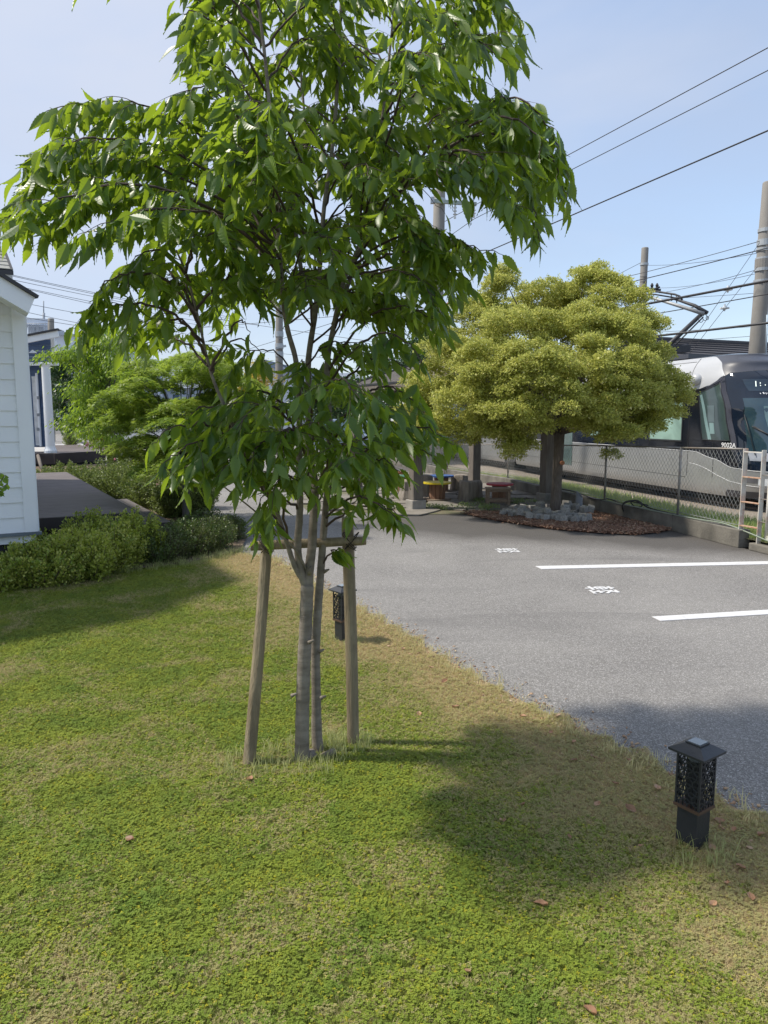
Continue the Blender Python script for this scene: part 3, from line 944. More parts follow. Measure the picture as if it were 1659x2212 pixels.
# cables along the wall
m_black = M('black_rubber', (.02, .02, .022), (.03, .03, .03), rough=.5, scale=5, bump=0)
def cable(name, pts, r, mat, label, cat='cable'):
    P = [Vector(p) for p in pts]; sm = []
    for i in range(len(P) - 1):
        p0, p1, p2, p3 = P[max(0, i - 1)], P[i], P[i + 1], P[min(len(P) - 1, i + 2)]
        for k in range(8):
            t_ = k / 8
            sm.append(.5 * ((2 * p1) + (p2 - p0) * t_ + (2 * p0 - 5 * p1 + 4 * p2 - p3) * t_ ** 2 + (-p0 + 3 * p1 - 3 * p2 + p3) * t_ ** 3))
    sm.append(P[-1])
    return MB().tube(sm, r, 6).build(name, mat, label=label, cat=cat)
cable('black_cable', [(3.05, 14.0, .24), (3.3, 12.9, .27), (3.45, 12.0, .23), (3.55, 11.6, .28), (3.65, 11.3, .25), (3.7, 11.15, .30), (3.78, 10.95, .33), (3.85, 10.75, .26), (3.95, 10.35, .24), (4.08, 9.8, .235), (4.2, 9.4, .25), (4.3, 9.05, .24)], .010, m_black, 'loose black cable sagging along the top of the low wall')
cable('black_cable', [(3.72, 11.2, .05), (3.66, 11.25, .16), (3.62, 11.1, .26), (3.70, 10.85, .34), (3.78, 10.75, .28), (3.74, 10.9, .24), (3.72, 11.05, .30), (3.85, 10.7, .29)], .009, m_black, 'looped end of black cable hanging down the wall to the mulch')
m_hose = M('green_hose', (.20, .25, .19), (.27, .30, .24), rough=.5, scale=5, bump=0)
cable('garden_hose', [(3.5, 12.1, .23), (3.7, 11.0, .245), (3.95, 10.3, .23), (4.12, 9.6, .24), (4.25, 9.15, .25), (4.36, 8.75, .20), (4.5, 8.3, .13), (4.72, 7.6, .11), (4.95, 6.7, .1)], .009, m_hose, 'thin grey-green hose running past the gate posts', 'hose')

# ------------------------------------------------------------------ railway strip
def offs(i, d):
    a = Vector(FPTS[max(0, i - 1)]); b_ = Vector(FPTS[min(len(FPTS) - 1, i + 1)])
    dd = (b_ - a).normalized()
    return Vector(FPTS[i]) + Vector((dd.y, -dd.x)) * d
def strip_mesh(name, d0, z0, d1, z1, mat):
    g = MB(); n = len(FPTS)
    vs_ = []
    for i in range(n):
        a, b_ = offs(i, d0), offs(i, d1)
        vs_ += [(a.x, a.y, z0), (b_.x, b_.y, z1)]
    g.add(vs_, [(2 * i, 2 * i + 1, 2 * i + 3, 2 * i + 2) for i in range(n - 1)])
    return g.build(name, mat, kind='structure')
m_verge = M('verge_soil', (.12, .13, .05), (.17, .14, .08), rough=.95, scale=8, bump=.5)
m_ballast = M('ballast', (.36, .31, .25), (.20, .17, .14), rough=.95, scale=32, bump=1.0, bscale=45, bdist=.03)
strip_mesh('grass_verge', .02, .12, 2.0, -.12, m_verge)
strip_mesh('ballast_slope', 2.0, -.115, 3.2, -.34, m_ballast)
strip_mesh('track_bed', 3.2, -.34, 9.5, -.36, m_ballast)
mgr = leafmat('verge_grass', [(.10, .20, .04), (.17, .26, .06), (.26, .29, .11)], (.9, 1, .4), tw=.35)
P = []
for i in range(16000):
    k = random.random() ** 1.3 * 6 + 1
    i0 = int(k); f = k - i0
    d = random.random() ** 1.1 * 2.2 + .05
    a = offs(i0, d).lerp(offs(i0 + 1, d), f)
    P.append((a.x, a.y, .12 - .24 * (d / 2.0) - .01))
P = np.array(P)
A = rand_dirs(len(P)) * .45 + np.array([0, 0, 1.0])
ln = rng.uniform(.07, .20, len(P))
bl = np.array([(-.5, 0, 0), (.5, 0, 0), (.3, .6, .03), (0, 1, .12), (-.3, .6, .03)])
leaf_batch('verge_grass', bl, [(0, 1, 2, 3, 4)], frames(P, A, rand_dirs(len(P)), ln, np.full(len(P), .012)), rng.random(len(P)), mgr, label='bright green rough grass strip between mesh fence and tram', cat='grass', kind='stuff')
m_stone = leafmat('ballast_stone', [(.52, .43, .33), (.40, .33, .26), (.62, .54, .44), (.30, .24, .19)], (1, 1, 1), tw=.02, rough=.95)
P = []
for i in range(11000):
    k = random.random() ** 1.2 * 6 + 1
    i0 = int(k); f = k - i0
    d = random.gauss(2.5, .55)
    a = offs(i0, d).lerp(offs(i0 + 1, d), f)
    P.append((a.x, a.y, (-.11 - .19 * max(0, d - 2.0)) + .01))
P = np.array(P)
ln = rng.uniform(.03, .075, len(P))
ov = np.array([(1, 0, 0), (-1, 0, 0), (0, 1, 0), (0, -1, 0), (0, 0, .7), (0, 0, -.7)]) * .5
of = [(0, 2, 4), (2, 1, 4), (1, 3, 4), (3, 0, 4), (2, 0, 5), (1, 2, 5), (3, 1, 5), (0, 3, 5)]
leaf_batch('ballast_stones', ov, of, frames(P, rand_dirs(len(P)), rand_dirs(len(P)), ln, ln), rng.random(len(P)), m_stone, label='tan crushed stone along the edge of the tram track', cat='ballast', kind='stuff')
# ================================================================== TRAM
TF = Vector((.2425, -.970, 0)); TN = Vector((-.970, -.2425, 0)); TO = Vector((6.72, 16.3, -.35)); HW = 1.2
def tl(s, y, z):
    """tram frame: s forward, y across from the near side, z up from the rail"""
    return TO + TF * s - TN * y + Vector((0, 0, z))

def interp(x, tab):
    if x <= tab[0][0]: return tab[0][1]
    for (a, va), (b_, vb) in zip(tab, tab[1:]):
        if x <= b_:
            f = (x - a) / (b_ - a); f = f * f * (3 - 2 * f)
            return va + (vb - va) * f
    return tab[-1][1]
def nose_len(z):
    return interp(z, [(.28, 2.1), (.6, 2.3), (1.0, 2.3), (1.3, 2.15), (2.0, 1.85), (2.6, 1.50), (3.0, 1.15), (3.2, .85)])
def inset(z):
    if z < .45: return (.45 - z) ** 2 * 1.6
    if z > 2.55: return .42 * ((z - 2.55) / .68) ** 2.2
    return 0.0
def surf(c, z, off=0.0):
    """c<=0: metres along the straight side; 0..1 round the nose to the far side"""
    h = HW - inset(z) + off
    if c <= 0: return tl(c, HW - h, z)
    ph = pi * min(c, 1.0)
    e = .62
    s = (nose_len(z) + off) * (abs(sin(ph)) ** e)
    y = cos(ph)
    y = (1 if y > 0 else -1) * abs(y) ** e
    return tl(s, HW - h * y, z)

m_silver = M('tram_silver', (.42, .43, .435), (.36, .37, .375), rough=.34, metal=.55, scale=2, bump=0, coat=.3)
m_twhite = M('tram_white', (.46, .47, .48), (.42, .43, .44), rough=.3, scale=1.5, bump=0, coat=.4)
m_tblack = glass_like('tram_black_glass', (.008, .011, .018), .10, .4)
m_tdark = M('tram_dark_roof', (.055, .058, .072), (.045, .048, .06), rough=.32, scale=2, bump=0, coat=.3)
m_wind = glass_like('tram_windscreen', (.010, .018, .034), .05, .5)
m_green = glass_like('tram_window_green', (.30, .46, .40), .12, .5)
m_cabin = glass_like('tram_cab_window', (.055, .085, .085), .07)
m_ftrim = M('window_frame_dark', (.03, .032, .036), rough=.4, bump=0)

tram = empty('tram', tl(0, 1.2, 0), 'silver and black low-floor tram standing behind the mesh fence', 'tram')
def zb(c):
    s = c if c <= 0 else surf(c, 1.0).__sub__(TO).dot(TF)
    return interp(s, [(.15, 1.16), (.75, 1.04), (1.35, .87), (1.8, .84), (2.3, .82)]) if c <= .5 else zb(1 - c)
def zt(c):
    if c > .5: return zt(1 - c)
    return interp(c, [(0.0, 2.49), (.055, 2.56), (.14, 2.74), (.2, 2.80), (.5, 2.86)])
PIL = .150
def zh(c):
    if c > .5: return zh(1 - c)
    if c <= 0: return 3.19
    return zt(c) + (3.19 - zt(c)) * max(0.0, 1 - (c / PIL) ** 2.6) ** .62 if c < PIL else zt(c) + .004
def cols(c0, c1, n): return [c0 + (c1 - c0) * i / n for i in range(n + 1)]
def band(name, cs, zlo, zhi, nrow, mat, off=0.0, parent=None):
    mb = MB(); vs_ = []
    for j in range(nrow + 1):
        for c in cs:
            a, b_ = zlo(c), zhi(c)
            vs_.append(surf(c, a + (b_ - a) * j / nrow, off))
    n = len(cs)
    mb.add(vs_, [(j * n + i, j * n + i + 1, (j + 1) * n + i + 1, (j + 1) * n + i) for j in range(nrow) for i in range(n - 1)], True)
    return mb.build(name, mat, parent or tram)
FRONT = cols(-9.2, -.1, 24) + cols(0.0, .2, 90)[0:] + cols(.2, .5, 40)[1:] + cols(.5, 1.0, 50)[1:]
lo_ = lambda c: .28
band('lower_shell', FRONT, lo_, zb, 12, m_silver)
band('window_band', [c for c in FRONT if c <= .155] , zb, zt, 16, m_tblack)
band('windscreen', [c for c in FRONT if c >= .150], zb, zt, 22, m_wind)
band('roof_shroud', [c for c in FRONT if c <= PIL + .004], zt, zh, 12, m_twhite)
band('roof_front', [c for c in FRONT if c >= 0.0], zh, lambda c: 3.2, 14, m_tdark, -.002)
# roof cap
mb = MB(); vs_ = []
for j in range(7):
    k = 1 - j / 6
    for c in FRONT:
        p = surf(c, 3.2); s = (p - TO).dot(TF); y = -(p - TO).dot(TN)
        if c <= 0: q = tl(s, HW + (y - HW) * k, 3.2 + .07 * (1 - k * k))
        else: q = tl(s * k, HW + (y - HW) * k, 3.2 + .07 * (1 - k * k))
        vs_.append(q)
n = len(FRONT)
mb.add(vs_, [(j * n + i, j * n + i + 1, (j + 1) * n + i + 1, (j + 1) * n + i) for j in range(6) for i in range(n - 1)], True)
mb.build('roof', m_tdark, tram)
# far side and underside
mb = MB()
mb.poly([tl(-9.2, 2.4, .28), tl(-9.2, 2.4, 3.15), tl(0, 2.4 - inset(3.15), 3.15), tl(0, 2.4, .28)])
mb.poly([tl(-9.2, 0.05, .30), tl(0, .05, .30), tl(2.0, 1.2, .30), tl(0, 2.35, .30), tl(-9.2, 2.35, .30)])
mb.build('far_side', m_silver, tram)
mb = MB()
for s0, s1 in ((-8.9, -.6), (-20, -10.4)):
    mb.box(tl((s0 + s1) / 2, 1.2, .26), (s1 - s0, 1.9, .24), TF, TN)
mb.build('underframe', m_black, tram)
for s in (-1.9, -3.6, -6.9, -8.3, -11.5, -13.2):
    w = MB(); w.lathe(tl(s, .55, .30), [(.30, -.05), (.30, .0), (.22, .03), (.06, .05)], 24, az=TN).build('wheel', m_ftrim, tram)
# second section beyond the gangway
mb = MB(); vs_ = []
zz = [.28, .35, .45, 1.16, 1.165, 2.49, 2.495, 2.7, 2.85, 3.0, 3.1, 3.19]
for z in zz:
    for s in (-24.0, -18.0, -14.0, -10.15): vs_.append(surf(s, z))
for j in range(len(zz) - 1):
    mb.mi = 0 if zz[j] < 1.16 else (1 if zz[j] < 2.49 else 2)
    b0 = len(mb.v)
    mb.add([vs_[j * 4 + i] for i in range(4)] + [vs_[(j + 1) * 4 + i] for i in range(4)], [(i, i + 1, 5 + i, 4 + i) for i in range(3)])
mb.mi = 2; mb.poly([tl(-24, .4, 3.19), tl(-10.15, .4, 3.19), tl(-10.15, 2.0, 3.19), tl(-24, 2.0, 3.19)])
mb.mi = 0; mb.poly([tl(-10.15, 0, .28), tl(-10.15, 2.4, .28), tl(-10.15, 2.0, 3.19), tl(-10.15, .4, 3.19)])
mb.build('rear_section', [m_silver, m_tblack, m_twhite], tram)
m_bellow = M('gangway_rubber', (.16, .16, .165), (.09, .09, .095), rough=.8, scale=3, bump=0)
mb = MB()
for k in range(10):
    s = -9.25 - k * .095
    mb.box(tl(s, 1.2, 1.72), (.05, 2.3 - .12 * (k % 2), 2.75 - .06 * (k % 2)), TF, TN)
mb.box(tl(-9.68, 1.2, 1.7), (.95, 2.12, 2.6), TF, TN)
mb.build('gangway', m_bellow, tram)

def patch(name, pts, mat, off, parent=None, sub=6, thick=True):
    """quad pts in (c,z), corners a b c d, laid just proud of the shell"""
    mb = MB()
    a, b_, c, d = pts
    def fn(u, v, o):
        x = (a[0] * (1 - u) + b_[0] * u) * (1 - v) + (d[0] * (1 - u) + c[0] * u) * v
        z = (a[1] * (1 - u) + b_[1] * u) * (1 - v) + (d[1] * (1 - u) + c[1] * u) * v
        return surf(x, z, o)
    mb.grid(lambda u, v: fn(u, v, off), sub, sub)
    return mb.build(name, mat, parent or tram)
def frame_line(name, path, w, mat, off, parent=None):
    pts = []
    for (c0, z0), (c1, z1) in zip(path, path[1:]):
        for k in range(6): pts.append(surf(c0 + (c1 - c0) * k / 6, z0 + (z1 - z0) * k / 6, off))
    pts.append(surf(path[-1][0], path[-1][1], off))
    return MB().tube(pts, w, 5).build(name, mat, parent or tram)
def side_window(s0, s1, z0=1.37, z1=2.25, mat=m_green):
    w = patch('window', [(s0, z0), (s1, z0), (s1, z1), (s0, z1)], mat, .006, sub=2)
    for (p, q) in (((s0, z0), (s1, z0)), ((s0, z1), (s1, z1)), ((s0, z0), (s0, z1)), ((s1, z0), (s1, z1))):
        pass
    mb = MB()
    for (p, q) in (((s0 - .02, z0), (s1 + .02, z0)), ((s0 - .02, z1), (s1 + .02, z1)), ((s0, z0), (s0, z1)), ((s1, z0), (s1, z1))):
        mb.bar(surf(p[0], p[1], .006), surf(q[0], q[1], .006), .03, .012, TN)
    mb.build('window_frame', m_ftrim, w)
side_window(-1.52, -.30)
side_window(-3.20, -2.02)
side_window(-4.4, -3.45)
side_window(-12.6, -10.6); side_window(-15.4, -13.0); side_window(-18.2, -15.8); side_window(-21, -18.6)
# sliding doors
m_door = glass_like('tram_door_glass', (.10, .15, .15), .1)
dr = patch('door', [(-6.85, .30), (-5.15, .30), (-5.15, 2.42), (-6.85, 2.42)], m_tblack, .004, sub=2)
for (a, b_) in ((-6.72, -6.06), (-5.94, -5.28)):
    patch('door_pane', [(a, .5), (b_, .5), (b_, 2.25), (a, 2.25)], m_door, .009, dr, sub=2)
# panel joints
for c in (-.06, .055):
    frame_line('panel_joint', [(c, .30), (c, 2.48)], .006, m_black, .001)
frame_line('panel_joint', [(-.23, 3.17), (-.10, 2.75), (-.04, 2.49)], .007, m_ftrim, .001)
frame_line('panel_joint', [(.185, .30), (.185, .80)], .006, m_black, .001)
for z in (3.10, 2.86, 2.74):
    frame_line('shroud_groove', [(-8.8, z), (-.26 - (3.1 - z) * -.35, z)], .007, m_ftrim, 0)
m_edge = M('tram_white_edge', (.80, .81, .82), rough=.3, bump=0)
frame_line('belt_line', [(c, zb(c)) for c in cols(-9, 0, 3) + cols(0.01, .5, 26)], .006, m_edge, .004)
frame_line('skirt_line', [(.0, .90), (.03, .82), (.07, .70), (.12, .60), (.2, .54), (.3, .52), (.5, .52)], .005, m_edge, .002)
frame_line('skirt_seam', [(-9, .62), (-4, .60), (-.1, .58)], .005, m_black, .0)
# cab side window with its glimpse of partition and seat
cw = patch('cab_window', [(.022, 1.42), (.128, 1.42), (.118, 2.60), (.012, 2.42)], m_cabin, .006, sub=10)
m_pale = glass_like('pale_partition', (.22, .34, .34), .15, .4)
patch('partition', [(.040, 1.43), (.052, 1.43), (.024, 2.38), (.016, 2.36)], m_pale, .010, cw)
patch('partition', [(.048, 1.55), (.066, 1.55), (.066, 1.78), (.048, 1.78)], m_pale, .010, cw)
patch('partition', [(.046, 1.80), (.070, 1.80), (.070, 2.14), (.040, 2.14)], glass_like('grey_partition', (.11, .16, .165), .12), .010, cw)
frame_line('window_frame', [(.022, 1.42), (.128, 1.42), (.118, 2.60), (.012, 2.42), (.022, 1.42)], .010, m_ftrim, .006, cw)
# A-pillar strip, dark glossy grey
m_pillar = M('tram_pillar', (.045, .045, .058), (.025, .025, .035), rough=.2, scale=5, bump=0, coat=.5)
patch('pillar', [(.134, 1.20), (.158, 1.20), (.150, zt(.15) - .01), (.118, 2.66)], m_pillar, .005, sub=10)
patch('pillar_cover', [(.016, 2.47), (.124, 2.65), (.148, 2.76), (.03, 2.50)], m_pillar, .007, sub=10)
# camera pod on the shroud
pod = MB(); pp = surf(.004, 2.70, .02); vs_ = []
for j in range(9):
    th = pi * j / 8
    for i in range(16):
        a = 2 * pi * i / 16
        q = pp + TF * cos(th) * .15 + TN * sin(th) * cos(a) * .12 + Vector((0, 0, 1)) * sin(th) * sin(a) * .13
        vs_.append(q)
pod.add(vs_, [(j * 16 + i, j * 16 + (i + 1) % 16, (j + 1) * 16 + (i + 1) % 16, (j + 1) * 16 + i) for j in range(8) for i in range(16)], True)
pod.build('camera_pod', m_twhite, tram)
# front: destination display, lower glazing, bumper, headlight, wipers
m_disp = glass_like('display_glass', (.022, .040, .060), .1)
ds = patch('destination_display', [(.285, 2.42), (.70, 2.42), (.70, 2.66), (.255, 2.66)], m_disp, .006, sub=12)
m_led, t, b = nodes_of('led'); b.inputs['Base Color'].default_value = (.8, .85, .8, 1)
b.inputs['Emission Color'].default_value = (.85, .95, .85, 1); b.inputs['Emission Strength'].default_value = .5
def mark(c, z, w, h, mat, parent, off=.012):
    mb = MB(); mb.grid(lambda u, v: surf(c + (u - .5) * w, z + (v - .5) * h, off), 2, 1); mb.build('display_mark', mat, parent)
for (c, z, w, h) in ((.335, 2.565, .006, .11), (.362, 2.58, .005, .03), (.362, 2.53, .005, .02), (.39, 2.54, .005, .02), (.415, 2.57, .006, .02), (.437, 2.55, .008, .08), (.47, 2.54, .006, .06)):
    mark(c, z, w, h, m_led, ds)
for i in range(12):
    mark(.345 + i * .013 + (.006 if i > 0 else 0), 2.37 + (.008 if i % 3 == 1 else 0), .009 if i % 2 else .005, .035 - (.012 if i % 3 == 0 else 0), m_edge, ds)
patch('lower_glazing', [(.20, 1.22), (.80, 1.22), (.77, 2.28), (.23, 2.28)], glass_like('lit_windscreen', (.03, .065, .09), .06), .006, sub=14)
patch('cab_partition', [(.335, 1.30), (.43, 1.30), (.43, 2.12), (.33, 2.12)], glass_like('cab_back_wall', (.12, .20, .21), .1), .011, sub=4)
patch('dash_panel', [(.205, 1.04), (.795, 1.04), (.795, 1.20), (.205, 1.20)], M('dash_grey', (.30, .33, .38), rough=.5, bump=0), .007, sub=12)
patch('headlight_recess', [(.19, .60), (.245, .60), (.245, .70), (.19, .72)], M('recess_grey', (.12, .12, .13), rough=.4, bump=0), .004)
patch('headlight', [(.25, .56), (.33, .55), (.33, .70), (.25, .70)], M('headlight_glass', (.75, .78, .8), rough=.12, bump=0, coat=.8), .01)
patch('bumper', [(.12, .28), (.88, .28), (.88, .42), (.12, .42)], m_tdark, .004, sub=20)
for (c0, c1, z1) in ((.238, .222, 1.95), (.25, .42, 1.35), (.262, .45, 1.22)):
    MB().tube([surf(c0, 1.72 if z1 < 1.5 else 1.15, .03), surf((c0 + c1) / 2, (1.72 + z1) / 2 if z1 < 1.5 else 1.6, .05), surf(c1, z1, .03)], .009, 6).build('wiper', m_black, tram)

def text_mesh(body, size, mat, name, extrude=.0006):
    cu = bpy.data.curves.new(name, 'FONT'); cu.body = body; cu.size = size; cu.extrude = extrude; cu.offset = size * .012
    o = bpy.data.objects.new(name, cu); scene.collection.objects.link(o)
    dg = bpy.context.evaluated_depsgraph_get()
    me_ = bpy.data.meshes.new_from_object(o.evaluated_get(dg))
    scene.collection.objects.unlink(o); bpy.data.objects.remove(o)
    me_.materials.clear(); me_.materials.append(mat)
    return me_
def wrap_text(me_, fn, name, parent):
    for v in me_.vertices: v.co = fn(v.co.x, v.co.y, v.co.z)
    o = bpy.data.objects.new(name, me_); scene.collection.objects.link(o); local_parent(o, parent)
    return o
S_ = lambda c: (surf(c, 1.25) - TO).dot(TF)
def c_of_s(s, z):
    a, b_ = 0.0, .5
    for _ in range(30):
        m_ = (a + b_) / 2
        if (surf(m_, z) - TO).dot(TF) < s: a = m_
        else: b_ = m_
    return a
wrap_text(text_mesh('9002A', .135, m_edge, 'fleet_number'), lambda x, y, z: surf(c_of_s(.98 + x, 1.27 + y), 1.285 + y, .012 + z), 'fleet_number', tram)
wrap_text(text_mesh('9002A', .17, m_ftrim, 'roof_number'), lambda x, y, z: surf(-.66 + x, 2.585 + y, .008 + z), 'roof_number', tram)

# pantograph
panto = empty('pantograph', Q(1450, 752, 19.2), 'single-arm pantograph raised from the tram roof', 'pantograph')
m_pan = M('pantograph_steel', (.07, .07, .075), (.05, .05, .055), rough=.55, metal=.3, bump=0)
m_pan2 = M('pantograph_pale', (.34, .35, .35), (.28, .28, .28), rough=.5, metal=.3, bump=0)
YP = 19.2
def P2(u, v, dy=0.0): return Q(u, v, YP + dy)
MB().tube([P2(1425, 754, .3), P2(1448, 742, .2), P2(1516, 678, -.1)], [.07, .06, .05], 8).build('lower_arm', m_pan, panto)
MB().tube([P2(1456, 748), P2(1519, 685)], .018, 6).build('control_rod', m_pan, panto)
MB().tube([P2(1528, 676, -.15), P2(1500, 660, .1), P2(1455, 645, .5)], [.05, .045, .03], 8).build('upper_arm', m_pan, panto)
MB().tube([P2(1521, 678, -.15), P2(1490, 668, .1), P2(1395, 639, .6)], [.055, .05, .03], 8).build('upper_arm', m_pan2, panto)
MB().tube([P2(1352, 649, 1.0), P2(1360, 636, 1.0), P2(1378, 630, .9), P2(1420, 630, .6), P2(1458, 636, .3), P2(1468, 640, .2), P2(1474, 648, .2)], .028, 6).build('collector_head', m_pan, panto)
MB().tube([P2(1362, 637, 1.2), P2(1372, 634, 1.1), P2(1415, 636, .8), P2(1462, 644, .4)], .02, 6).build('collector_head', m_pan, panto)
for (u, v) in ((1369, 640), (1380, 640), (1392, 638), (1450, 642), (1461, 646)):
    MB().tube([P2(u, v - 6, .6), P2(u + 1, v + 8, .6)], .016, 5).build('spring_link', m_pan, panto)
for (u, v, r) in ((1514, 690, 5), (1523, 686, 5), (1528, 687, 3)):
    MB().tube([P2(u + r * cos(a), v + r * 1.3 * sin(a), -.15) for a in [i * pi / 5 for i in range(11)]], .008, 5, cap=False).build('jumper_loop', m_pan, panto)
MB().tube([P2(1413, 755, .3), P2(1455, 751, .1)], .09, 10).tube([P2(1440, 758, 0), P2(1487, 746, 0)], .045, 8).box(P2(1462, 755), (.5, .5, .16)).build('base_frame', m_pan, panto)
mb = MB()
mb.bar(tl(-8.5, 1.2, 3.32), tl(-.9, 1.2, 3.28), 1.4, .10)
mb.build('roof_equipment', m_tdark, tram)

# rails and ties
m_rail = M('rail_steel', (.22, .15, .11), (.34, .30, .27), rough=.6, metal=.4, scale=4, bump=0)
rails = empty('tram_rails', tl(0, 1.2, -.05), 'pair of rusty steel rails under the tram', 'rails')
for y in (.67, 1.73):
    MB().bar(tl(-26, y, -.02), tl(12, y, -.02), .07, .12).build('rail', m_rail, rails)
for y in (4.4, 5.46):
    MB().bar(tl(-26, y, -.02), tl(12, y, -.02), .07, .12).build('rail', m_rail, rails)

# ================================================================== POLES AND WIRES
m_pole = M('pole_concrete', (.28, .265, .24), (.20, .19, .175), rough=.9, scale=3, stretch=(1, 1, .25), bump=.25, bscale=30, dirt=(.20, .18, .16), dirtscale=1.6)
m_band = M('pole_band', (.46, .48, .49), (.36, .38, .39), rough=.5, metal=.4, bump=0)
m_ins = M('porcelain', (.74, .76, .77), rough=.2, bump=0, coat=.5)
m_insb = M('brown_porcelain', (.22, .09, .06), rough=.25, bump=0, coat=.5)
m_line = M('dark_wire', (.035, .035, .04), rough=.5, bump=0)
def pole(name, u0, v0, u1, v1, Y, r0, r1, label, steps=False):
    top, low = Q(u0, v0, Y), Q(u1, v1, Y)
    k = (-.4 - top.z) / (low.z - top.z)
    base = top + (low - top) * k
    p = empty(name, base, label, 'pole')
    MB().tube([base, base.lerp(top, .5), top + Vector((0, 0, -.03)), top], [r1, (r0 + r1) / 2, r0, r0 * .9], 20).build('shaft', m_pole, p)
    return p, top, base
def collar(parent, top, base, Y, v, r, h=.07, mat=None):
    z = Q(829, v, Y).z
    c = base.lerp(top, (z - base.z) / (top.z - base.z))
    MB().lathe(c, [(r, -h / 2), (r * 1.06, -h / 2), (r * 1.06, h / 2), (r, h / 2)], 20).build('collar', mat or m_band, parent)
    return c
pc, ptop, pbase = pole('utility_pole', 949.5, 410, 942, 760, 21.0, .155, .195, 'tall grey concrete pole with one green crossarm, behind the gazebo')
collar(pc, ptop, pbase, 21, 433, .162); collar(pc, ptop, pbase, 21, 437, .164, .05)
m_arm = M('arm_green', (.36, .42, .38), (.28, .33, .30), rough=.6, bump=0)
MB().bar(Q(932, 434, 20.75), Q(1029, 441, 20.9), .08, .09).build('crossarm', m_arm, pc)
MB().box(Q(934, 433, 20.7), (.1, .12, .16)).build('bracket', m_band, pc)
def insulator(parent, top, n=3, r=.055, pitch=.085, mat=m_ins, ax=(0, 0, -1)):
    prof = [(.02, 0)]
    for k in range(n):
        z = .05 + k * pitch
        prof += [(.022, z), (r, z + pitch * .5), (r, z + pitch * .6), (.022, z + pitch * .62)]
    prof += [(.025, .05 + n * pitch), (.035, .07 + n * pitch), (.03, .12 + n * pitch)]
    MB().lathe(top, prof, 12, az=ax).build('insulator', mat, parent)
insulator(pc, Q(983, 441, 20.85)); insulator(pc, Q(1024, 446, 20.85), 2)
insulator(pc, Q(953, 657, 20.8), 4, .05, .09, m_insb, (1, 0, .05))
pr, rtop, rbase = pole('utility_pole', 1663, 393, 1634, 770, 20.6, .175, .235, 'thick banded concrete pole rising behind the tram nose at the right edge')
for v, hh in ((498, .09), (525, .16), (540, .08), (560, .08), (572, .28), (583, .08), (608, .07)):
    collar(pr, rtop, rbase, 20.6, v, .178 + (v - 393) * .00016, hh, m_band if hh < .2 else m_pole)
MB().tube([Q(1657, 680, 20.3), Q(1655, 772, 20.3)], .02, 6).build('conduit', M('pale_blue_conduit', (.5, .62, .72), bump=0), pr)
pf, ftop, fbase = pole('utility_pole', 1393.5, 535, 1386, 680, 36, .16, .2, 'slim distant grey pole seen over the round tree, behind the pantograph')
collar(pf, ftop, fbase, 36, 571, .18, .1)
MB().bar(Q(1363, 624, 35.7), Q(1427, 627, 35.7), .09, .12).build('crossarm', m_pan, pf)
for u in (1366, 1408, 1419):
    MB().lathe(Q(u, 626, 35.7), [(.08, 0), (.05, .1), (.08, .2), (.03, .3)], 8).build('insulator', m_line, pf)
for v in range(598, 676, 11):
    MB().tube([Q(1383 + (v - 598) * -.03, v, 35.8), Q(1398 - (v - 598) * .03, v, 35.8)], .015, 4).build('step_bolt', m_pan, pf)
MB().tube([Q(1425, 620, 35.6), Q(1410, 626, 35.6), Q(1400, 630, 35.6)], .05, 5).build('switch_arm', m_pan, pf)
pl, ltop, lbase = pole('utility_pole', 603.5, 655, 603, 800, 30, .14, .17, 'pale distant pole seen through the gap left of the young tree stems')
for v in (722, 748, 765): collar(pl, ltop, lbase, 30, v, .16, .2)
MB().bar(Q(596, 752, 29.8), Q(618, 747, 29.8), .06, .08).build('bracket', m_band, pl)
p4, _, _ = pole('utility_pole', 110, 688, 110.5, 760, 44, .17, .2, 'short brown pole top above the blue house roof'); 

def wire(a, b_, r, sag=0.0, ext0=0.0, ext1=0.0, label='', n=14):
    A, B = Q(*a), Q(*b_)
    A2, B2 = A + (A - B) * ext0, B + (B - A) * ext1
    pts = []
    for k in range(n + 1):
        s = k / n; p = A2.lerp(B2, s); p.z -= sag * 4 * s * (1 - s)
        pts.append(p)
    return MB().tube(pts, r * (.75 if r < .02 else 1.0), 5).build('overhead_wire', m_line, label=label, cat='wire', group='overhead wires')
wire((983, 466, 21), (1659, 103, 11.7), .011, 0, .0, .35, 'thin overhead wire highest of the three slanting up at right')
wire((1024, 473, 21), (1659, 152, 12.3), .011, 0, .0, .35, 'thin overhead wire second from the top slanting up at right')
wire((945, 590, 21), (1659, 282, 10.7), .016, 0, .0, .35, 'thick dark cable slanting from the crossarm pole to the right edge')
wire((983, 466, 21), (880, 524, 30), .012, 0, 0, 1.5, 'thin wire running on left from the crossarm pole, upper')
wire((1024, 473, 21), (900, 560, 30), .012, 0, 0, 1.5, 'thin wire running on left from the crossarm pole, lower')
wire((1375, 658, 19.6), (1659, 604, 16), .030, .03, .9, .6, 'thickest black contact cable crossing in front of the pantograph head')
wire((1418, 724, 19.0), (1659, 696, 16.4), .028, .02, .9, .6, 'black cable low over the tram roof, crossing the pantograph arm')
wire((1396, 679, 21), (1659, 633, 17), .016, .03, .9, .6, 'twisted dark cable below the thickest contact cable')
wire((1328, 612, 23), (1659, 530, 18), .017, .08, .7, .5, 'twisted dark cable running into the banded pole')
wire((1328, 598, 23), (1641, 521, 20), .012, .08, .7, 0, 'thin wire just above the twisted cable by the banded pole')
wire((1393, 573, 35), (1636, 547, 21), .010, .1, 0, 0, 'faint span wire from the slim distant pole to the banded pole')
wire((1327, 597, 40), (1387, 566, 36), .014, 0, .5, 0, 'short wire leaving the slim distant pole to the left')
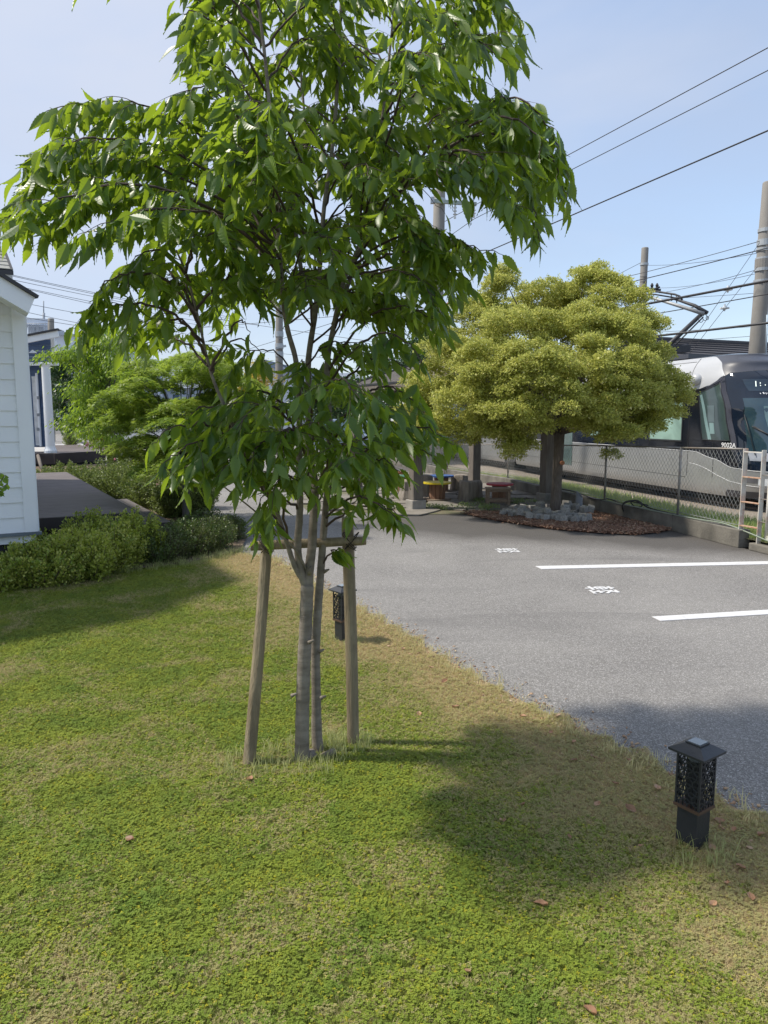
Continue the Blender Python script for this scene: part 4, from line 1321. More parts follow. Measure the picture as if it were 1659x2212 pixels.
wire((1423, 622, 35.6), (1633, 591, 21), .010, .1, 0, 0, 'span wire from distant crossarm, upper of two')
wire((1424, 633, 35.6), (1659, 571, 21), .012, .1, 0, .2, 'span wire from distant crossarm, lower of two')
wire((1400, 646, 40), (1622, 632, 30), .012, .05, .3, .4, 'faint far wire behind the pantograph knee')
wire((1398, 717, 40), (1640, 703, 36), .014, .05, .3, .4, 'far wire just above the dark ribbed roof')
wire((1490, 735, 38), (1630, 725, 36), .014, .02, .3, .4, 'looped far wire touching the dark ribbed roof line')
wg = wire((1641, 524, 20.4), (1477, 762, 19.4), .009, 0, 0, 0, 'thin guy wire with disc insulator, left of the pair')
wg = wire((1636, 576, 20.4), (1490, 763, 19.4), .009, 0, 0, 0, 'thin guy wire with disc insulator, right of the pair')
for (u, v, l) in ((1572, 627, 'upper'), (1565, 667, 'lower')):
    MB().lathe(Q(u, v, 19.9), [(.02, -.06), (.03, -.02), (.12, 0), (.12, .03), (.03, .05), (.02, .12)], 14).build('disc_insulator', m_ins, label=f'{l} white disc insulator on a guy wire near the banded pole', cat='insulator')
for i, (a, b_) in enumerate((((27, 591), (191, 623)), ((30, 594), (190, 626)), ((30, 602), (200, 634)), ((46, 617), (200, 646)), ((60, 622), (200, 651)), ((73, 656), (171, 671)), ((73, 675), (164, 691)), ((110, 692), (300, 718)))):
    wire((*a, 24 + i * .5), (*b_, 27 + i * .5), .011, .12, .5, 3.2, f'thin distant wire, {["topmost", "second", "third", "fourth", "fifth", "sixth", "seventh", "lowest"][i]} of the eight crossing behind the white house gable')
for (a, b_, wl) in (((494, 691), (640, 712), 'sloping down right'), ((480, 702), (640, 688), 'nearly level'), ((510, 760), (600, 732), 'rising steeply from the left')):
    wire((*a, 34), (*b_, 30), .012, .05, 1.5, 2.0, f'faint wire {wl} beside the pale distant pole in the sky gap')
# ================================================================== GAZEBO AND ITS FURNITURE
m_gwood = M('grey_timber', (.20, .175, .15), (.12, .10, .085), rough=.85, scale=9, stretch=(4, 4, .5), bump=.4, bscale=30)
m_groof = M('brown_roof', (.30, .27, .245), (.25, .225, .205), rough=.6, scale=3, bump=0)
m_stonebase = M('post_footing', (.34, .32, .29), (.25, .235, .21), rough=.9, scale=12, bump=.4)
gz = empty('gazebo', (1.6, 14.0, 0), 'open timber gazebo with a low brown ribbed roof on square posts', 'gazebo')
GA = Vector((.907, .421, 0)); GB = Vector((-.43, .903, 0))
for (x, y) in ((.54, 12.46), (3.0, 13.6), (1.93, 15.75), (-.55, 14.75)):
    MB().box((x, y, 1.09), (.19, .19, 2.14), GA, GB).build('post', m_gwood, gz, bevel=.012)
    MB().box((x, y, .085), (.26, .26, .17), GA, GB).build('footing', m_stonebase, gz, bevel=.01)
e1, e2, e3, e4 = Vector((.43, 12.1, 2.12)), Vector((-.76, 14.6, 2.12)), Vector((2.64, 16.2, 2.12)), Vector((3.83, 13.7, 2.12))
r1, r2 = Vector((1.1, 13.92, 2.66)), Vector((2.05, 14.37, 2.66))
rf = MB()
for f in ((e1, r1, e2), (e1, e4, r2, r1), (e4, e3, r2), (e2, r1, r2, e3)): rf.poly(list(f))
rf = rf.build('roof', m_groof, gz)
mb = MB()
def ribs(a, b_, c, d, n):
    for k in range(n + 1):
        s = k / n
        p, q = a.lerp(b_, s), d.lerp(c, s)
        mb.bar(p + Vector((0, 0, .012)), q + Vector((0, 0, .012)), .022, .022)
# ribs climb each slope, cut at the hips
def slope_ribs(a, b_, up, L0, tri):
    n = int((b_ - a).length / .11)
    for k in range(1, n):
        s = k / n
        p = a.lerp(b_, s)
        q = tri(s, p)
        mb.bar(p + Vector((0, 0, .012)), q + Vector((0, 0, .012)), .02, .02)
slope_ribs(e1, e2, None, 0, lambda s, p: p.lerp(p + (r1 - (e1 + e2) / 2), 1 - abs(2 * s - 1)) if True else p)
def q2(s, p):
    L1 = (e4 - e1).length; dr_ = (r1 - e1).dot((e4 - e1).normalized()) / L1
    k = min(1, s / dr_, (1 - s) / dr_)
    up_ = (r1 - e1) - (e4 - e1).normalized() * (r1 - e1).dot((e4 - e1).normalized())
    return p + up_ * k
slope_ribs(e1, e4, None, 0, q2)
mb.build('rib', m_groof, rf, kind='stuff')
for a, b_ in ((e1, e2), (e1, e4), (e4, e3), (e3, e2)):
    MB().bar(a + Vector((0, 0, -.06)), b_ + Vector((0, 0, -.06)), .03, .13).build('fascia', m_gwood, gz)
    MB().bar(a + Vector((0, 0, .015)), b_ + Vector((0, 0, .015)), .05, .03).build('eave_trim', m_ftrim, gz)
for a, b_ in ((e1, r1), (e4, r2), (r1, r2), (e2, r1)):
    MB().bar(a + Vector((0, 0, .03)), b_ + Vector((0, 0, .03)), .07, .04).build('hip_cap', m_ftrim, gz)
for a, b_ in (((.54, 12.46), (3.0, 13.6)), ((3.0, 13.6), (1.93, 15.75)), ((1.93, 15.75), (-.55, 14.75)), ((-.55, 14.75), (.54, 12.46))):
    MB().bar((*a, 1.98), (*b_, 1.98), .10, .16).build('beam', m_gwood, gz)
MB().poly([(e.x, e.y, 2.06) for e in (e1, e2, e3, e4)]).build('ceiling_board', m_gwood, gz)

m_stave = M('spool_timber', (.27, .15, .09), (.17, .095, .06), rough=.85, scale=9, stretch=(4, 4, .6), bump=.4, objvar=.12)
m_disc = M('spool_disc', (.24, .19, .14), (.16, .12, .09), rough=.9, scale=9, bump=.3)
def spool(name, x, y, col, label, r=.265, h=.36):
    t_ = empty(name, (x, y, .02), label, 'table', 'cable spool tables under the gazebo')
    mt = M('paint_' + name + str(len(bpy.data.materials)), col, tuple(c * .75 for c in col), rough=.6, scale=9, bump=.2, bscale=60)
    # top of five boards
    for k in range(5):
        y0, y1 = -r + 2 * r * k / 5 + .002, -r + 2 * r * (k + 1) / 5 - .002
        arc0 = [(sqrt(max(0, r * r - yy * yy)), yy) for yy in [y0 + (y1 - y0) * q / 4 for q in range(5)]]
        pts = [(x + a, y + b_) for a, b_ in arc0] + [(x - a, y + b_) for a, b_ in reversed(arc0)]
        pts = [p for i, p in enumerate(pts) if i == 0 or (Vector(p) - Vector(pts[i - 1])).length > .001]
        MB().slab(pts, h - .03, h).build('top_board', mt, t_)
    for k in range(12):
        a = 2 * pi * k / 12; rr = r * .52
        c = Vector((x + cos(a) * rr, y + sin(a) * rr, (h - .03) / 2 + .02))
        MB().box(c, (.02, 2 * rr * sin(pi / 12) * .95, h - .08), (cos(a), sin(a), 0)).build('stave', m_stave, t_)
    MB().lathe((x, y, .02), [(r * .98, 0), (r * .98, .03)], 24).build('base_disc', m_disc, t_)
    return t_
p = G(944, 1080, .02); spool('spool_table', p.x, p.y, (.72, .56, .02), 'spool table with bright yellow round top')
p = G(953, 1062, .02); spool('spool_table', p.x, p.y, (.035, .10, .30), 'spool table with blue round top behind the yellow one', .26, .36)
p = G(1079, 1084, .02); spool('spool_table', p.x, p.y, (.42, .035, .05), 'spool table with red round top behind the small wooden stool', .245)
p = G(872, 1063, .02); spool('spool_table', p.x, p.y, (.05, .17, .10), 'spool table with dark green round top left of the front post', .25)
m_log = M('log_grey', (.30, .265, .225), (.17, .145, .12), rough=.9, scale=7, stretch=(3, 3, .4), bump=.6, bscale=22, objvar=.1)
def stump(u, v, r, h, label, lean=0.0, flare=1.15):
    p = G(u, v, .02)
    mb = MB(); n = 18; ph = random.uniform(0, 6); vs_ = []
    for j, (k, rr) in enumerate(((0, flare), (.15, flare * .97), (.5, 1.05), (.93, 1.0), (1, .95))):
        for i in range(n):
            a = 2 * pi * i / n
            w = r * rr * (1 + .08 * sin(3 * a + ph) + .05 * sin(7 * a + ph))
            vs_.append((p.x + cos(a) * w + lean * k * h, p.y + sin(a) * w, .02 + h * k + (.012 * sin(a * 2 + ph) if k == 1 else 0)))
    mb.add(vs_, [(j * n + i, j * n + (i + 1) % n, (j + 1) * n + (i + 1) % n, (j + 1) * n + i) for j in range(4) for i in range(n)] + [tuple(4 * n + i for i in range(n)), tuple(range(n - 1, -1, -1))])
    mb.build('log_stool', m_log, label=label, cat='stool', group='weathered log stools')
stump(1014, 1080, .20, .36, 'fat weathered log stool standing left of the small wooden stool')
stump(994, 1060, .17, .33, 'weathered log stool further back, behind the fat one')
stump(884, 1080, .17, .37, 'flared weathered log stool half behind the front gazebo post', flare=1.35)
stump(919, 1071, .15, .40, 'straight grey log stool between front post and yellow table', flare=1.0)
m_swood = M('stool_wood', (.28, .21, .15), (.19, .13, .09), rough=.85, scale=12, stretch=(1, 4, 4), bump=.3)
p = G(1075, 1092, .02)
st_ = empty('wooden_stool', (p.x, p.y, .02), 'small four-legged wooden stool in front of the red spool table', 'stool')
MB().box((p.x, p.y, .32), (.43, .24, .03)).build('seat', m_swood, st_, bevel=.004)
for sx_ in (-1, 1):
    for sy_ in (-1, 1):
        MB().box((p.x + sx_ * .18, p.y + sy_ * .085, .163), (.045, .045, .283)).build('leg', m_swood, st_)
for sy_ in (-1, 1):
    MB().box((p.x, p.y + sy_ * .085, .12), (.31, .025, .05)).build('stretcher', m_swood, st_)
    MB().box((p.x, p.y + sy_ * .085, .285), (.31, .022, .036)).build('apron', m_swood, st_)
p = G(852, 1048, .02)
m_owood = M('orange_timber', (.42, .19, .09), (.30, .13, .06), rough=.8, scale=12, bump=.3)
bn_ = empty('timber_bench', (p.x, p.y, .02), 'orange-brown timber bench at the far left of the paved terrace', 'bench')
MB().box((p.x, p.y, .30), (.5, .28, .05)).build('seat', m_owood, bn_)
for sx_ in (-1, 1): MB().box((p.x + sx_ * .19, p.y, .147), (.07, .24, .253)).build('leg', m_owood, bn_)
MB().box((p.x, p.y, .08), (.30, .05, .06)).build('stretcher', m_owood, bn_)

# ================================================================== BOLLARD LIGHTS
m_bol = M('bollard_black', (.030, .033, .038), (.022, .024, .028), rough=.42, scale=8, bump=.1, bscale=90)
m_solar = M('solar_cell', (.20, .23, .24), (.13, .15, .16), rough=.22, scale=9, bump=0, coat=.6)
m_rim = M('bronze_rim', (.10, .06, .04), rough=.5, bump=0)
def bollard(loc, rz, label):
    R = Matrix.Rotation(rz, 3, 'Z')
    b_ = empty('solar_bollard_light', loc, label, 'garden light', 'black solar garden lights along the lawn edge', rz)
    def put(mb, name, mat, parent=b_, **k):
        o = bpy.data.objects.new(name, mb.mesh(name, mat)); scene.collection.objects.link(o); o.parent = parent
        for a in k: o[a] = k[a]
        return o
    put(MB().box((0, 0, .075), (.082, .082, .17)), 'base', m_bol)
    w = .098
    put(MB().box((0, 0, .163), (w + .006, w + .006, .012)), 'lower_rim', m_rim)
    for sx_ in (-1, 1):
        for sy_ in (-1, 1):
            put(MB().box((sx_ * (w / 2 - .003), sy_ * (w / 2 - .003), .27), (.007, .007, .204)), 'corner_post', m_bol)
    # pierced cube-pattern screens
    for f in range(4):
        mb = MB(); a = f * pi / 2; rr = Matrix.Rotation(a, 3, 'Z')
        H0, H1, hx = .17, .368, w / 2 - .004
        cw_ = hx * 2 / 2.6; chh = cw_ * .577
        def seg(p, q):
            (x0, z0), (x1, z1) = p, q
            if x0 > x1: x0, z0, x1, z1 = x1, z1, x0, z0
            # clip in x and z
            tl_, th_ = 0.0, 1.0
            for (fa, fb) in ((x0 + hx, x1 + hx), (hx - x0, hx - x1), (z0 - H0, z1 - H0), (H1 - z0, H1 - z1)):
                if fa < 0 and fb < 0: return
                if fa < 0: tl_ = max(tl_, fa / (fa - fb))
                elif fb < 0: th_ = min(th_, fa / (fa - fb))
            if th_ - tl_ < .02: return
            A = Vector((x0 + (x1 - x0) * tl_, -w / 2 + .002, z0 + (z1 - z0) * tl_)); B = Vector((x0 + (x1 - x0) * th_, -w / 2 + .002, z0 + (z1 - z0) * th_))
            mb.bar(rr @ A, rr @ B, .0042, .0035, rr @ Vector((0, 1, 0)))
        for j in range(-1, 6):
            for i in range(-2, 3):
                cx = i * cw_ + (cw_ / 2 if j % 2 else 0); cz = H0 + j * chh * 1.5 + .01
                k = chh
                top_, bot = (cx, cz + k), (cx, cz - k)
                ul, ur, ll, lr = (cx - cw_ / 2, cz + k / 2), (cx + cw_ / 2, cz + k / 2), (cx - cw_ / 2, cz - k / 2), (cx + cw_ / 2, cz - k / 2)
                for s_ in ((top_, ul), (top_, ur), (ul, ll), (ur, lr), ((cx, cz), bot), ((cx, cz), ul), ((cx, cz), ur)): seg(*s_)
        put(mb, 'pierced_screen', m_bol)
    put(MB().box((0, 0, .26), (.045, .045, .18)), 'lamp_core', m_bol)
    put(MB().lathe((0, 0, .352), [(.030, -.012), (.034, 0), (.030, .006)], 16), 'lens', m_solar)
    # cap: square pyramid frustum with a lip
    mb = MB(); ww = .072
    r0, r1_ = ww, .034
    mb.add([(sx_ * r0, sy_ * r0, .372) for sx_, sy_ in ((-1, -1), (1, -1), (1, 1), (-1, 1))] + [(sx_ * r0, sy_ * r0, .380) for sx_, sy_ in ((-1, -1), (1, -1), (1, 1), (-1, 1))] + [(sx_ * r1_, sy_ * r1_, .402) for sx_, sy_ in ((-1, -1), (1, -1), (1, 1), (-1, 1))],
           [(3, 2, 1, 0), (0, 1, 5, 4), (1, 2, 6, 5), (2, 3, 7, 6), (3, 0, 4, 7), (4, 5, 9, 8), (5, 6, 10, 9), (6, 7, 11, 10), (7, 4, 8, 11), (8, 9, 10, 11)])
    cap = put(mb, 'cap', m_bol)
    put(MB().box((0, 0, .405), (.060, .060, .006)), 'panel_frame', m_bol, cap)
    put(MB().box((0, 0, .409), (.050, .050, .003)), 'solar_panel', m_solar, cap)
    return b_
p = G(1494, 1826); bollard((p.x, p.y, .0), radians(35), 'nearest black solar light, standing at the lower right of the lawn')
p = G(741, 1386); bollard((p.x, p.y, .0), radians(40), 'further black solar light, partly behind the right tree stake')

# ================================================================== TREE STAKES
m_stake = M('stake_wood', (.31, .255, .165), (.20, .155, .095), rough=.85, scale=7, stretch=(5, 5, .35), bump=.7, bscale=26, bstretch=(6, 6, .3), bdist=.012, dirt=(.13, .105, .07), dirtscale=7, lo=.35, hi=.65)
m_rope = M('rope_dark', (.05, .04, .03), rough=.9, bump=0)
frm = empty('tree_stake_frame', (-.38, 3.28, 0), 'H-shaped timber frame of two leaning stakes and a cross pole round the young tree', 'tree stake')
def log(name, a, b_, ra, rb, parent, seed):
    a, b_ = Vector(a), Vector(b_); n = 22; m_ = 26
    d = (b_ - a).normalized(); x = d.cross(Vector((0, 1, 0))).normalized(); y = d.cross(x)
    r = random.Random(seed); vs_ = []
    bow = r.uniform(-.006, .006)
    for j in range(m_ + 1):
        s = j / m_; c = a.lerp(b_, s) + x * bow * sin(pi * s)
        rr = ra + (rb - ra) * s
        if j in (0, m_): rr *= .9
        for i in range(n):
            t_ = 2 * pi * i / n
            w = rr * (1 + .035 * sin(2 * t_ + seed) + .02 * sin(5 * t_ + seed * 2 + s * 3) + .012 * r.uniform(-1, 1))
            crack = abs(((t_ - (1.9 + .5 * sin(s * 2.5 + seed)) + pi) % (2 * pi)) - pi)
            if crack < .12 and .05 < s < .9: w -= rr * .16
            vs_.append(c + (x * cos(t_) + y * sin(t_)) * w)
    fs_ = [(j * n + i, j * n + (i + 1) % n, (j + 1) * n + (i + 1) % n, (j + 1) * n + i) for j in range(m_) for i in range(n)]
    mb = MB(); mb.add(vs_, fs_, True); mb.add([vs_[i] for i in range(n)], [tuple(range(n - 1, -1, -1))]); mb.add([vs_[m_ * n + i] for i in range(n)], [tuple(range(n))])
    return mb.build(name, m_stake, parent)
sa0, sa1 = Q(536, 1668, 3.2), Q(580, 1128, 3.34)
sb0, sb1 = Q(763, 1622, 3.42), Q(750, 1118, 3.44)
log('stake', sa0, sa1, .0290, .0250, frm, 3)
log('stake', sb0, sb1, .0285, .0275, frm, 8)
log('cross_pole', Q(541, 1180, 3.27), Q(790, 1168, 3.37), .0225, .0215, frm, 5)
for (u, v, Y) in ((575, 1178, 3.27), (756, 1170, 3.37)):
    c = Q(u, v, Y); mb = MB()
    for k in (-1, 1):
        pts = []
        for i in range(15):
            a = 2 * pi * i / 14
            pts.append(c + Vector((k * .03 * cos(a) + .006 * k, .012 + sin(a) * .05, .036 * cos(a))))
        mb.tube(pts, .0025, 5, cap=False)
        mb.tube([q + Vector((.005, 0, .006)) for q in pts], .0022, 5, cap=False)
    mb.tube([c + Vector((-.02, -.035, .0)), c + Vector((.0, -.045, -.02)), c + Vector((.03, -.04, -.035))], .002, 4)
    mb.build('rope_lashing', m_rope, frm)
# ================================================================== WHITE HOUSE AND DECKS
HA = Vector((.87, .49, 0)).normalized(); HB = Vector((-.49, .87, 0)).normalized()
HC = Vector((-3.57, 7.5, 0))
m_side = M('white_siding', (.84, .86, .87), (.77, .79, .81), rough=.55, scale=2, bump=.35, bscale=22, bstretch=(1, 1, 14), bdist=.004)
m_trim = M('white_trim', (.84, .86, .87), (.79, .81, .83), rough=.5, scale=3, bump=.06, bscale=30, bstretch=(6, 6, .5))
m_dark = M('dark_base', (.022, .024, .028), rough=.8, scale=4, bump=.1)
m_shingle = M('grey_shingle', (.32, .32, .29), (.24, .24, .22), rough=.9, scale=30, bump=.4, bscale=90, objvar=.08)
m_redge = M('roof_edge_dark', (.045, .045, .05), rough=.6, bump=0)
house = empty('white_house', HC, 'white clapboard house corner at the left edge, with a gable roof', 'house')
def hp(a, b_, z): return HC + HA * a + HB * b_ + Vector((0, 0, z))
z0w = .415
pitch = .153
def gable_top(a):          # underside of the roof above the wall at distance a (negative) from the corner
    return 2.72 - a * .56
n_b = 0
z = z0w
while z < 5.0:
    z1 = z + pitch
    a_l = max(-3.2, -3.2 + max(0, z1 - 2.70) / .56)
    if z1 > 2.70:
        a_r = -(z1 - 2.70) / .56 - .0
        a_r = min(a_r, -.10)
    else: a_r = -.10
    if a_r < a_l + .2: break
    mb = MB()
    # a lap board: thick at its foot, thin at its head
    vs_ = [hp(a_l, -.024, z), hp(a_r, -.024, z), hp(a_r, -.010, z1 + .004), hp(a_l, -.010, z1 + .004), hp(a_l, 0, z), hp(a_r, 0, z), hp(a_r, 0, z1 + .004), hp(a_l, 0, z1 + .004)]
    mb.add(vs_, [(0, 1, 2, 3), (4, 7, 6, 5), (0, 4, 5, 1), (1, 5, 6, 2), (2, 6, 7, 3), (3, 7, 4, 0)])
    mb.build('siding_board', m_side, house)
    z = z1
mb = MB()
mb.poly([hp(-3.2, .004, .3), hp(0, .004, .3), hp(0, .004, 2.7), hp(-1.6, .004, 3.58), hp(-3.2, .004, 2.7)])
mb.poly([hp(0, .004, .3), hp(0, 7.0, .3), hp(0, 7.0, 2.7), hp(0, .004, 2.7)])
mb.build('wall', m_side, house)
MB().box(hp(-.045, -.020, (z0w + 2.70) / 2), (.118, .034, 2.70 - z0w), HA, HB).build('corner_board', m_trim, house)
MB().box(hp(.016, .045, (z0w + 2.70) / 2), (.03, .118, 2.70 - z0w), HA, HB).build('corner_board', m_trim, house)
MB().box(hp(-1.55, -.015, z0w - .018), (3.2, .06, .03), HA, HB).build('base_flashing', M('flashing', (.16, .19, .21), rough=.5, bump=0), house)
MB().box(hp(-1.55, .06, .2), (3.0, .05, .40), HA, HB).build('foundation', m_dark, house)
# rake board, soffit and roof
ra0, ra1 = Q(67, 659.5, 7.12), Q(0, 619.5, 6.9)
dr_ = (ra1 - ra0).normalized()
ra1 = ra0 + dr_ * 1.95
dr2_ = Vector((dr_.x, dr_.y, -dr_.z))
ra2 = ra1 + dr2_ * 1.95
UPV = HB.cross(dr_); UPV = UPV if UPV.z > 0 else -UPV
MB().bar(ra0, ra1, .03, .165, (0, 0, 1)).build('rake_board', m_trim, house)
cap0, cap1 = ra0 + Vector((0, 0, .105)) - dr_ * .06, ra1 + Vector((0, 0, .105))
MB().bar(cap0, cap1, .09, .030, (0, 0, 1)).build('roof_edge', m_redge, house)
MB().bar(ra1, ra2, .03, .165, (0, 0, 1)).build('rake_board', m_trim, house)
MB().poly([ra1 + Vector((0, 0, .10)), ra1 + HB * 7.5 + Vector((0, 0, .10)), ra2 + HB * 7.5 + Vector((0, 0, .10)), ra2 + Vector((0, 0, .10))]).build('roof', m_shingle, house)
mb = MB()
q0, q1 = ra0 + Vector((0, 0, .10)) - dr_ * .05, ra1 + Vector((0, 0, .10))
mb.poly([q0, q0 + HB * 7.5, q1 + HB * 7.5, q1])
mb.build('roof', m_shingle, house)
mb = MB(); s0, s1 = ra0 + Vector((0, 0, -.07)) + dr_ * .02, ra1 + Vector((0, 0, -.07))
mb.poly([s0, s1, s1 + HB * .42, s0 + HB * .42]); mb.build('soffit', m_trim, house)
# upper shingled roof behind, with its white cheek wall
up = empty('upper_roof', Q(5, 600, 9.5), 'upper house roof corner with grey shingle courses, above the white gable', 'roof')
c0 = Q(28.5, 583, 9.4)
back = (Q(11.5, 538, 10.2) - c0)
lft = -HA * 1.3
MB().poly([c0 + Vector((-.0, 0, -.02)), c0 + back + Vector((0, 0, -.02)), c0 + back + lft + Vector((0, 0, -.02)), c0 + lft + Vector((0, 0, -.02))]).build('roof_deck', m_redge, up)
nc = 6
for k in range(nc):
    for j in range(4):
        a = c0 + back * (k / nc) + lft * (j / 4); b_ = c0 + back * ((k + 1.06) / nc) + lft * (j / 4)
        l2 = lft * (.985 / 4)
        nrm = back.cross(lft).normalized(); nrm = nrm if nrm.z > 0 else -nrm
        mb = MB()
        vs_ = [a + nrm * .012, a + l2 + nrm * .012, b_ + l2 + nrm * .002, b_ + nrm * .002]
        mb.add(vs_ + [v - nrm * .010 for v in vs_], [(0, 1, 2, 3), (4, 7, 6, 5), (0, 4, 5, 1), (1, 5, 6, 2), (2, 6, 7, 3), (3, 7, 4, 0)])
        mb.build('shingle', m_shingle, up)
MB().bar(c0 + Vector((0, 0, -.035)) + HA * .0, c0 + lft + Vector((0, 0, -.035)), .04, .05).build('eave_edge', m_redge, up)
MB().bar(c0 + Vector((-.02, .0, -.01)), c0 + back + Vector((-.02, 0, -.01)), .03, .05).build('verge_edge', m_redge, up)
w0 = Q(26.5, 588, 9.55)
MB().box(w0 + Vector((-.0, 0, -.6)) - HA * .65 + HB * .4, (1.3, .8, 1.16), HA, HB).build('wall', m_side, up)

m_deck = M('deck_board', (.145, .125, .122), (.115, .098, .096), rough=.72, scale=4, stretch=(1, 1, 1), bump=.15, bscale=60, objvar=.09)
m_fascia = M('deck_fascia', (.040, .032, .032), (.03, .024, .024), rough=.6, scale=5, bump=.05)
deck = empty('timber_deck', hp(.6, 4.5, .42), 'long grey-brown timber deck beside the white house', 'deck')
DZ = .42
nb_ = 50
for k in range(nb_):
    b0 = 1.02 + k * .146
    wdt = 1.20 + .0 * k
    MB().box(hp(.004 + wdt / 2, b0 + .0705, DZ - .0125), (wdt, .136, .025), HA, HB).build('deck_board', m_deck, deck)
MB().box(hp(.62, 1.0, DZ - .075), (1.20, .03, .145), HA, HB).build('fascia', m_fascia, deck)
MB().box(hp(1.215, 4.67, DZ - .08), (.022, 7.36, .15), HA, HB).build('fascia', m_fascia, deck)
MB().box(hp(.6, 1.08, .16), (1.1, .05, .24), HA, HB).build('fascia', m_fascia, deck)
MB().box(hp(1.16, 4.7, .14), (.04, 7.2, .26), HA, HB).build('fascia', m_dark, deck)
step_ = empty('deck_step', hp(1.45, 2.0, .27), 'lower timber step board along the right side of the long deck', 'step')
for k in range(3):
    MB().box(hp(1.29 + k * .125, 2.45, .262), (.119, 2.9, .025), HA, HB).build('step_board', m_deck, step_)
MB().box(hp(1.41, .985, .20), (.38, .03, .13), HA, HB).build('fascia', m_fascia, step_)
MB().box(hp(1.61, 2.45, .19), (.03, 2.9, .13), HA, HB).build('fascia', m_fascia, step_)

# ================================================================== BLUE HOUSE
m_blue = M('blue_siding', (.060, .105, .200), (.050, .090, .175), rough=.55, scale=3, bump=.1, objvar=.05)
YB = 23.0
bh = empty('blue_house', Q(90, 975, YB), 'dark blue clapboard house with white trim and round porch column', 'house')
def bq(u, v, dy=0.0): return Q(u, v, YB + dy)
def upright(name, u0, u1, v0, v1, dy, th, mat, parent=bh, slant=0.0):
    """board or wall panel standing at depth YB+dy between two sides; vertical in the place"""
    a, b_ = bq(u0, v1, dy), bq(u1, v1, dy); zt_ = bq((u0 + u1) / 2, v0, dy).z
    mb = MB(); mb.box(((a.x + b_.x) / 2, YB + dy, (a.z + zt_) / 2), (b_.x - a.x, th, zt_ - a.z))
    return mb.build(name, mat, parent)
# gable field and recessed wall, boards one by one
zlo, zmid, zhi = bq(90, 966, .6).z, bq(90, 786).z, bq(67, 742).z
xr_up = bq(121, 760).x
k = 0
z = zmid + .04
while z < bq(120, 733).z:
    MB().box((xr_up - 2.6, YB + .02 - .0, z + .085), (5.0, .03, .165)).build('siding_board', m_blue, bh); z += .175
xr_lo = bq(104, 900, .6).x
z = zlo
while z < zmid - .05:
    MB().box((xr_lo - 2.2, YB + .62, z + .085), (4.4, .03, .165)).build('siding_board', m_blue, bh); z += .175
MB().box((xr_up - 2.6, YB + .2, (zlo + zhi) / 2 + 1.6), (5.0, .3, .2)).build('lintel', m_trim, bh)
MB().box((xr_up - 2.5, YB + .01, zmid), (5.1, .08, .10)).build('porch_beam', m_trim, bh)
MB().box((xr_lo - 2.2, YB + .72, (zlo + zmid) / 2), (4.38, .12, zmid - zlo)).build('wall', m_blue, bh)
upright('corner_board', 113.5, 121, 730, 786, -.02, .08, m_trim)
fa, fb = bq(20, 741.5, -.6), bq(126, 720.5, -.6)
MB().bar(fa, fb, .06, .19).build('rake_board', m_trim, bh)
MB().bar(fa + Vector((0, -.02, .12)), fb + Vector((0.02, -.02, .12)), .12, .055).build('roof_edge', m_redge, bh)
MB().poly([fa + Vector((0, 0, .13)), fb + Vector((0, 0, .13)), fb + Vector((0, .3, .13)), fa + Vector((0, .3, .13))]).build('roof', m_redge, bh)
# porch column: tapered round shaft with base
cb = bq(109.5, 978, 0); ct = bq(103, 786, 0)
cz = ct.z
MB().lathe((cb.x, YB, cb.z), [(.19, 0), (.19, .07), (.165, .12), (.15, .16), (.14, .2), (.125, cz - cb.z - .1), (.14, cz - cb.z - .06), (.16, cz - cb.z)], 20).build('column', m_trim, bh)
for k in range(14):
    pass
dd = upright('door', 78, 87.5, 813, 962, .56, .05, M('door_white', (.66, .68, .69), rough=.5, bump=0))
upright('door_frame', 86.5, 90, 806, 964, .54, .08, m_trim, dd)
for v in (859, 896, 927):
    MB().box(bq(82.5, v, .50), (.07, .05, .09)).build('hinge', M('steel_grey', (.3, .32, .34), rough=.4, bump=0) if v == 859 else bpy.data.materials['steel_grey'], dd)
pl_ = upright('plaque', 92.2, 100.5, 847, 861, .58, .02, m_dark)
for i in range(4):
    upright('plaque_line', 93 + i % 2, 99.6 - (i * 7 % 3), 849 + i * 3, 850 + i * 3, .565, .004, m_edge, pl_)
upright('intercom', 94.5, 98, 862.5, 871, .58, .05, M('cream_plastic', (.62, .62, .56), rough=.5, bump=0))
# wall lamp shade on the gable
MB().lathe(bq(71, 762.5, -.3), [(.12, 0), (.03, .07), (.02, .09)], 12).build('lamp_shade', m_trim, bh)
dk2 = empty('timber_deck', Q(160, 970, 24), 'far timber deck in front of the dark blue house', 'deck')
cnr = [bq(40, 980), bq(118, 981.5), bq(141, 984, -.4), bq(226, 981, -.6), bq(172, 958.5, 2.4), bq(110, 961, 2.6)]
zd = sum(c.z for c in cnr[1:4]) / 3 + .04
def gz_at(u, v): return G(u, v, zd)
A_, B_, C_, D_ = gz_at(117, 979.5), gz_at(226, 973.5), gz_at(171, 960.5), gz_at(100, 962)
for k in range(14):
    s0_, s1_ = k / 14, (k + .965) / 14
    p0, p1, p2, p3 = A_.lerp(D_, s0_), B_.lerp(C_, s0_), B_.lerp(C_, s1_), A_.lerp(D_, s1_)
    MB().slab([(p.x, p.y) for p in (p0, p1, p2, p3)], zd - .03, zd).build('deck_board', m_deck, dk2)
MB().bar(A_ + Vector((0, -.03, -.16)), B_ + Vector((0, -.03, -.16)), .05, .30).build('fascia', m_fascia, dk2)
MB().bar(B_ + Vector((0, -.0, -.16)), C_ + Vector((0, -.0, -.16)), .05, .30).build('fascia', m_fascia, dk2)
MB().bar(A_ + Vector((0, .1, -.5)), B_ + Vector((0, .1, -.5)), .05, .34).build('fascia', m_dark, dk2)
pch = bq(60, 980)
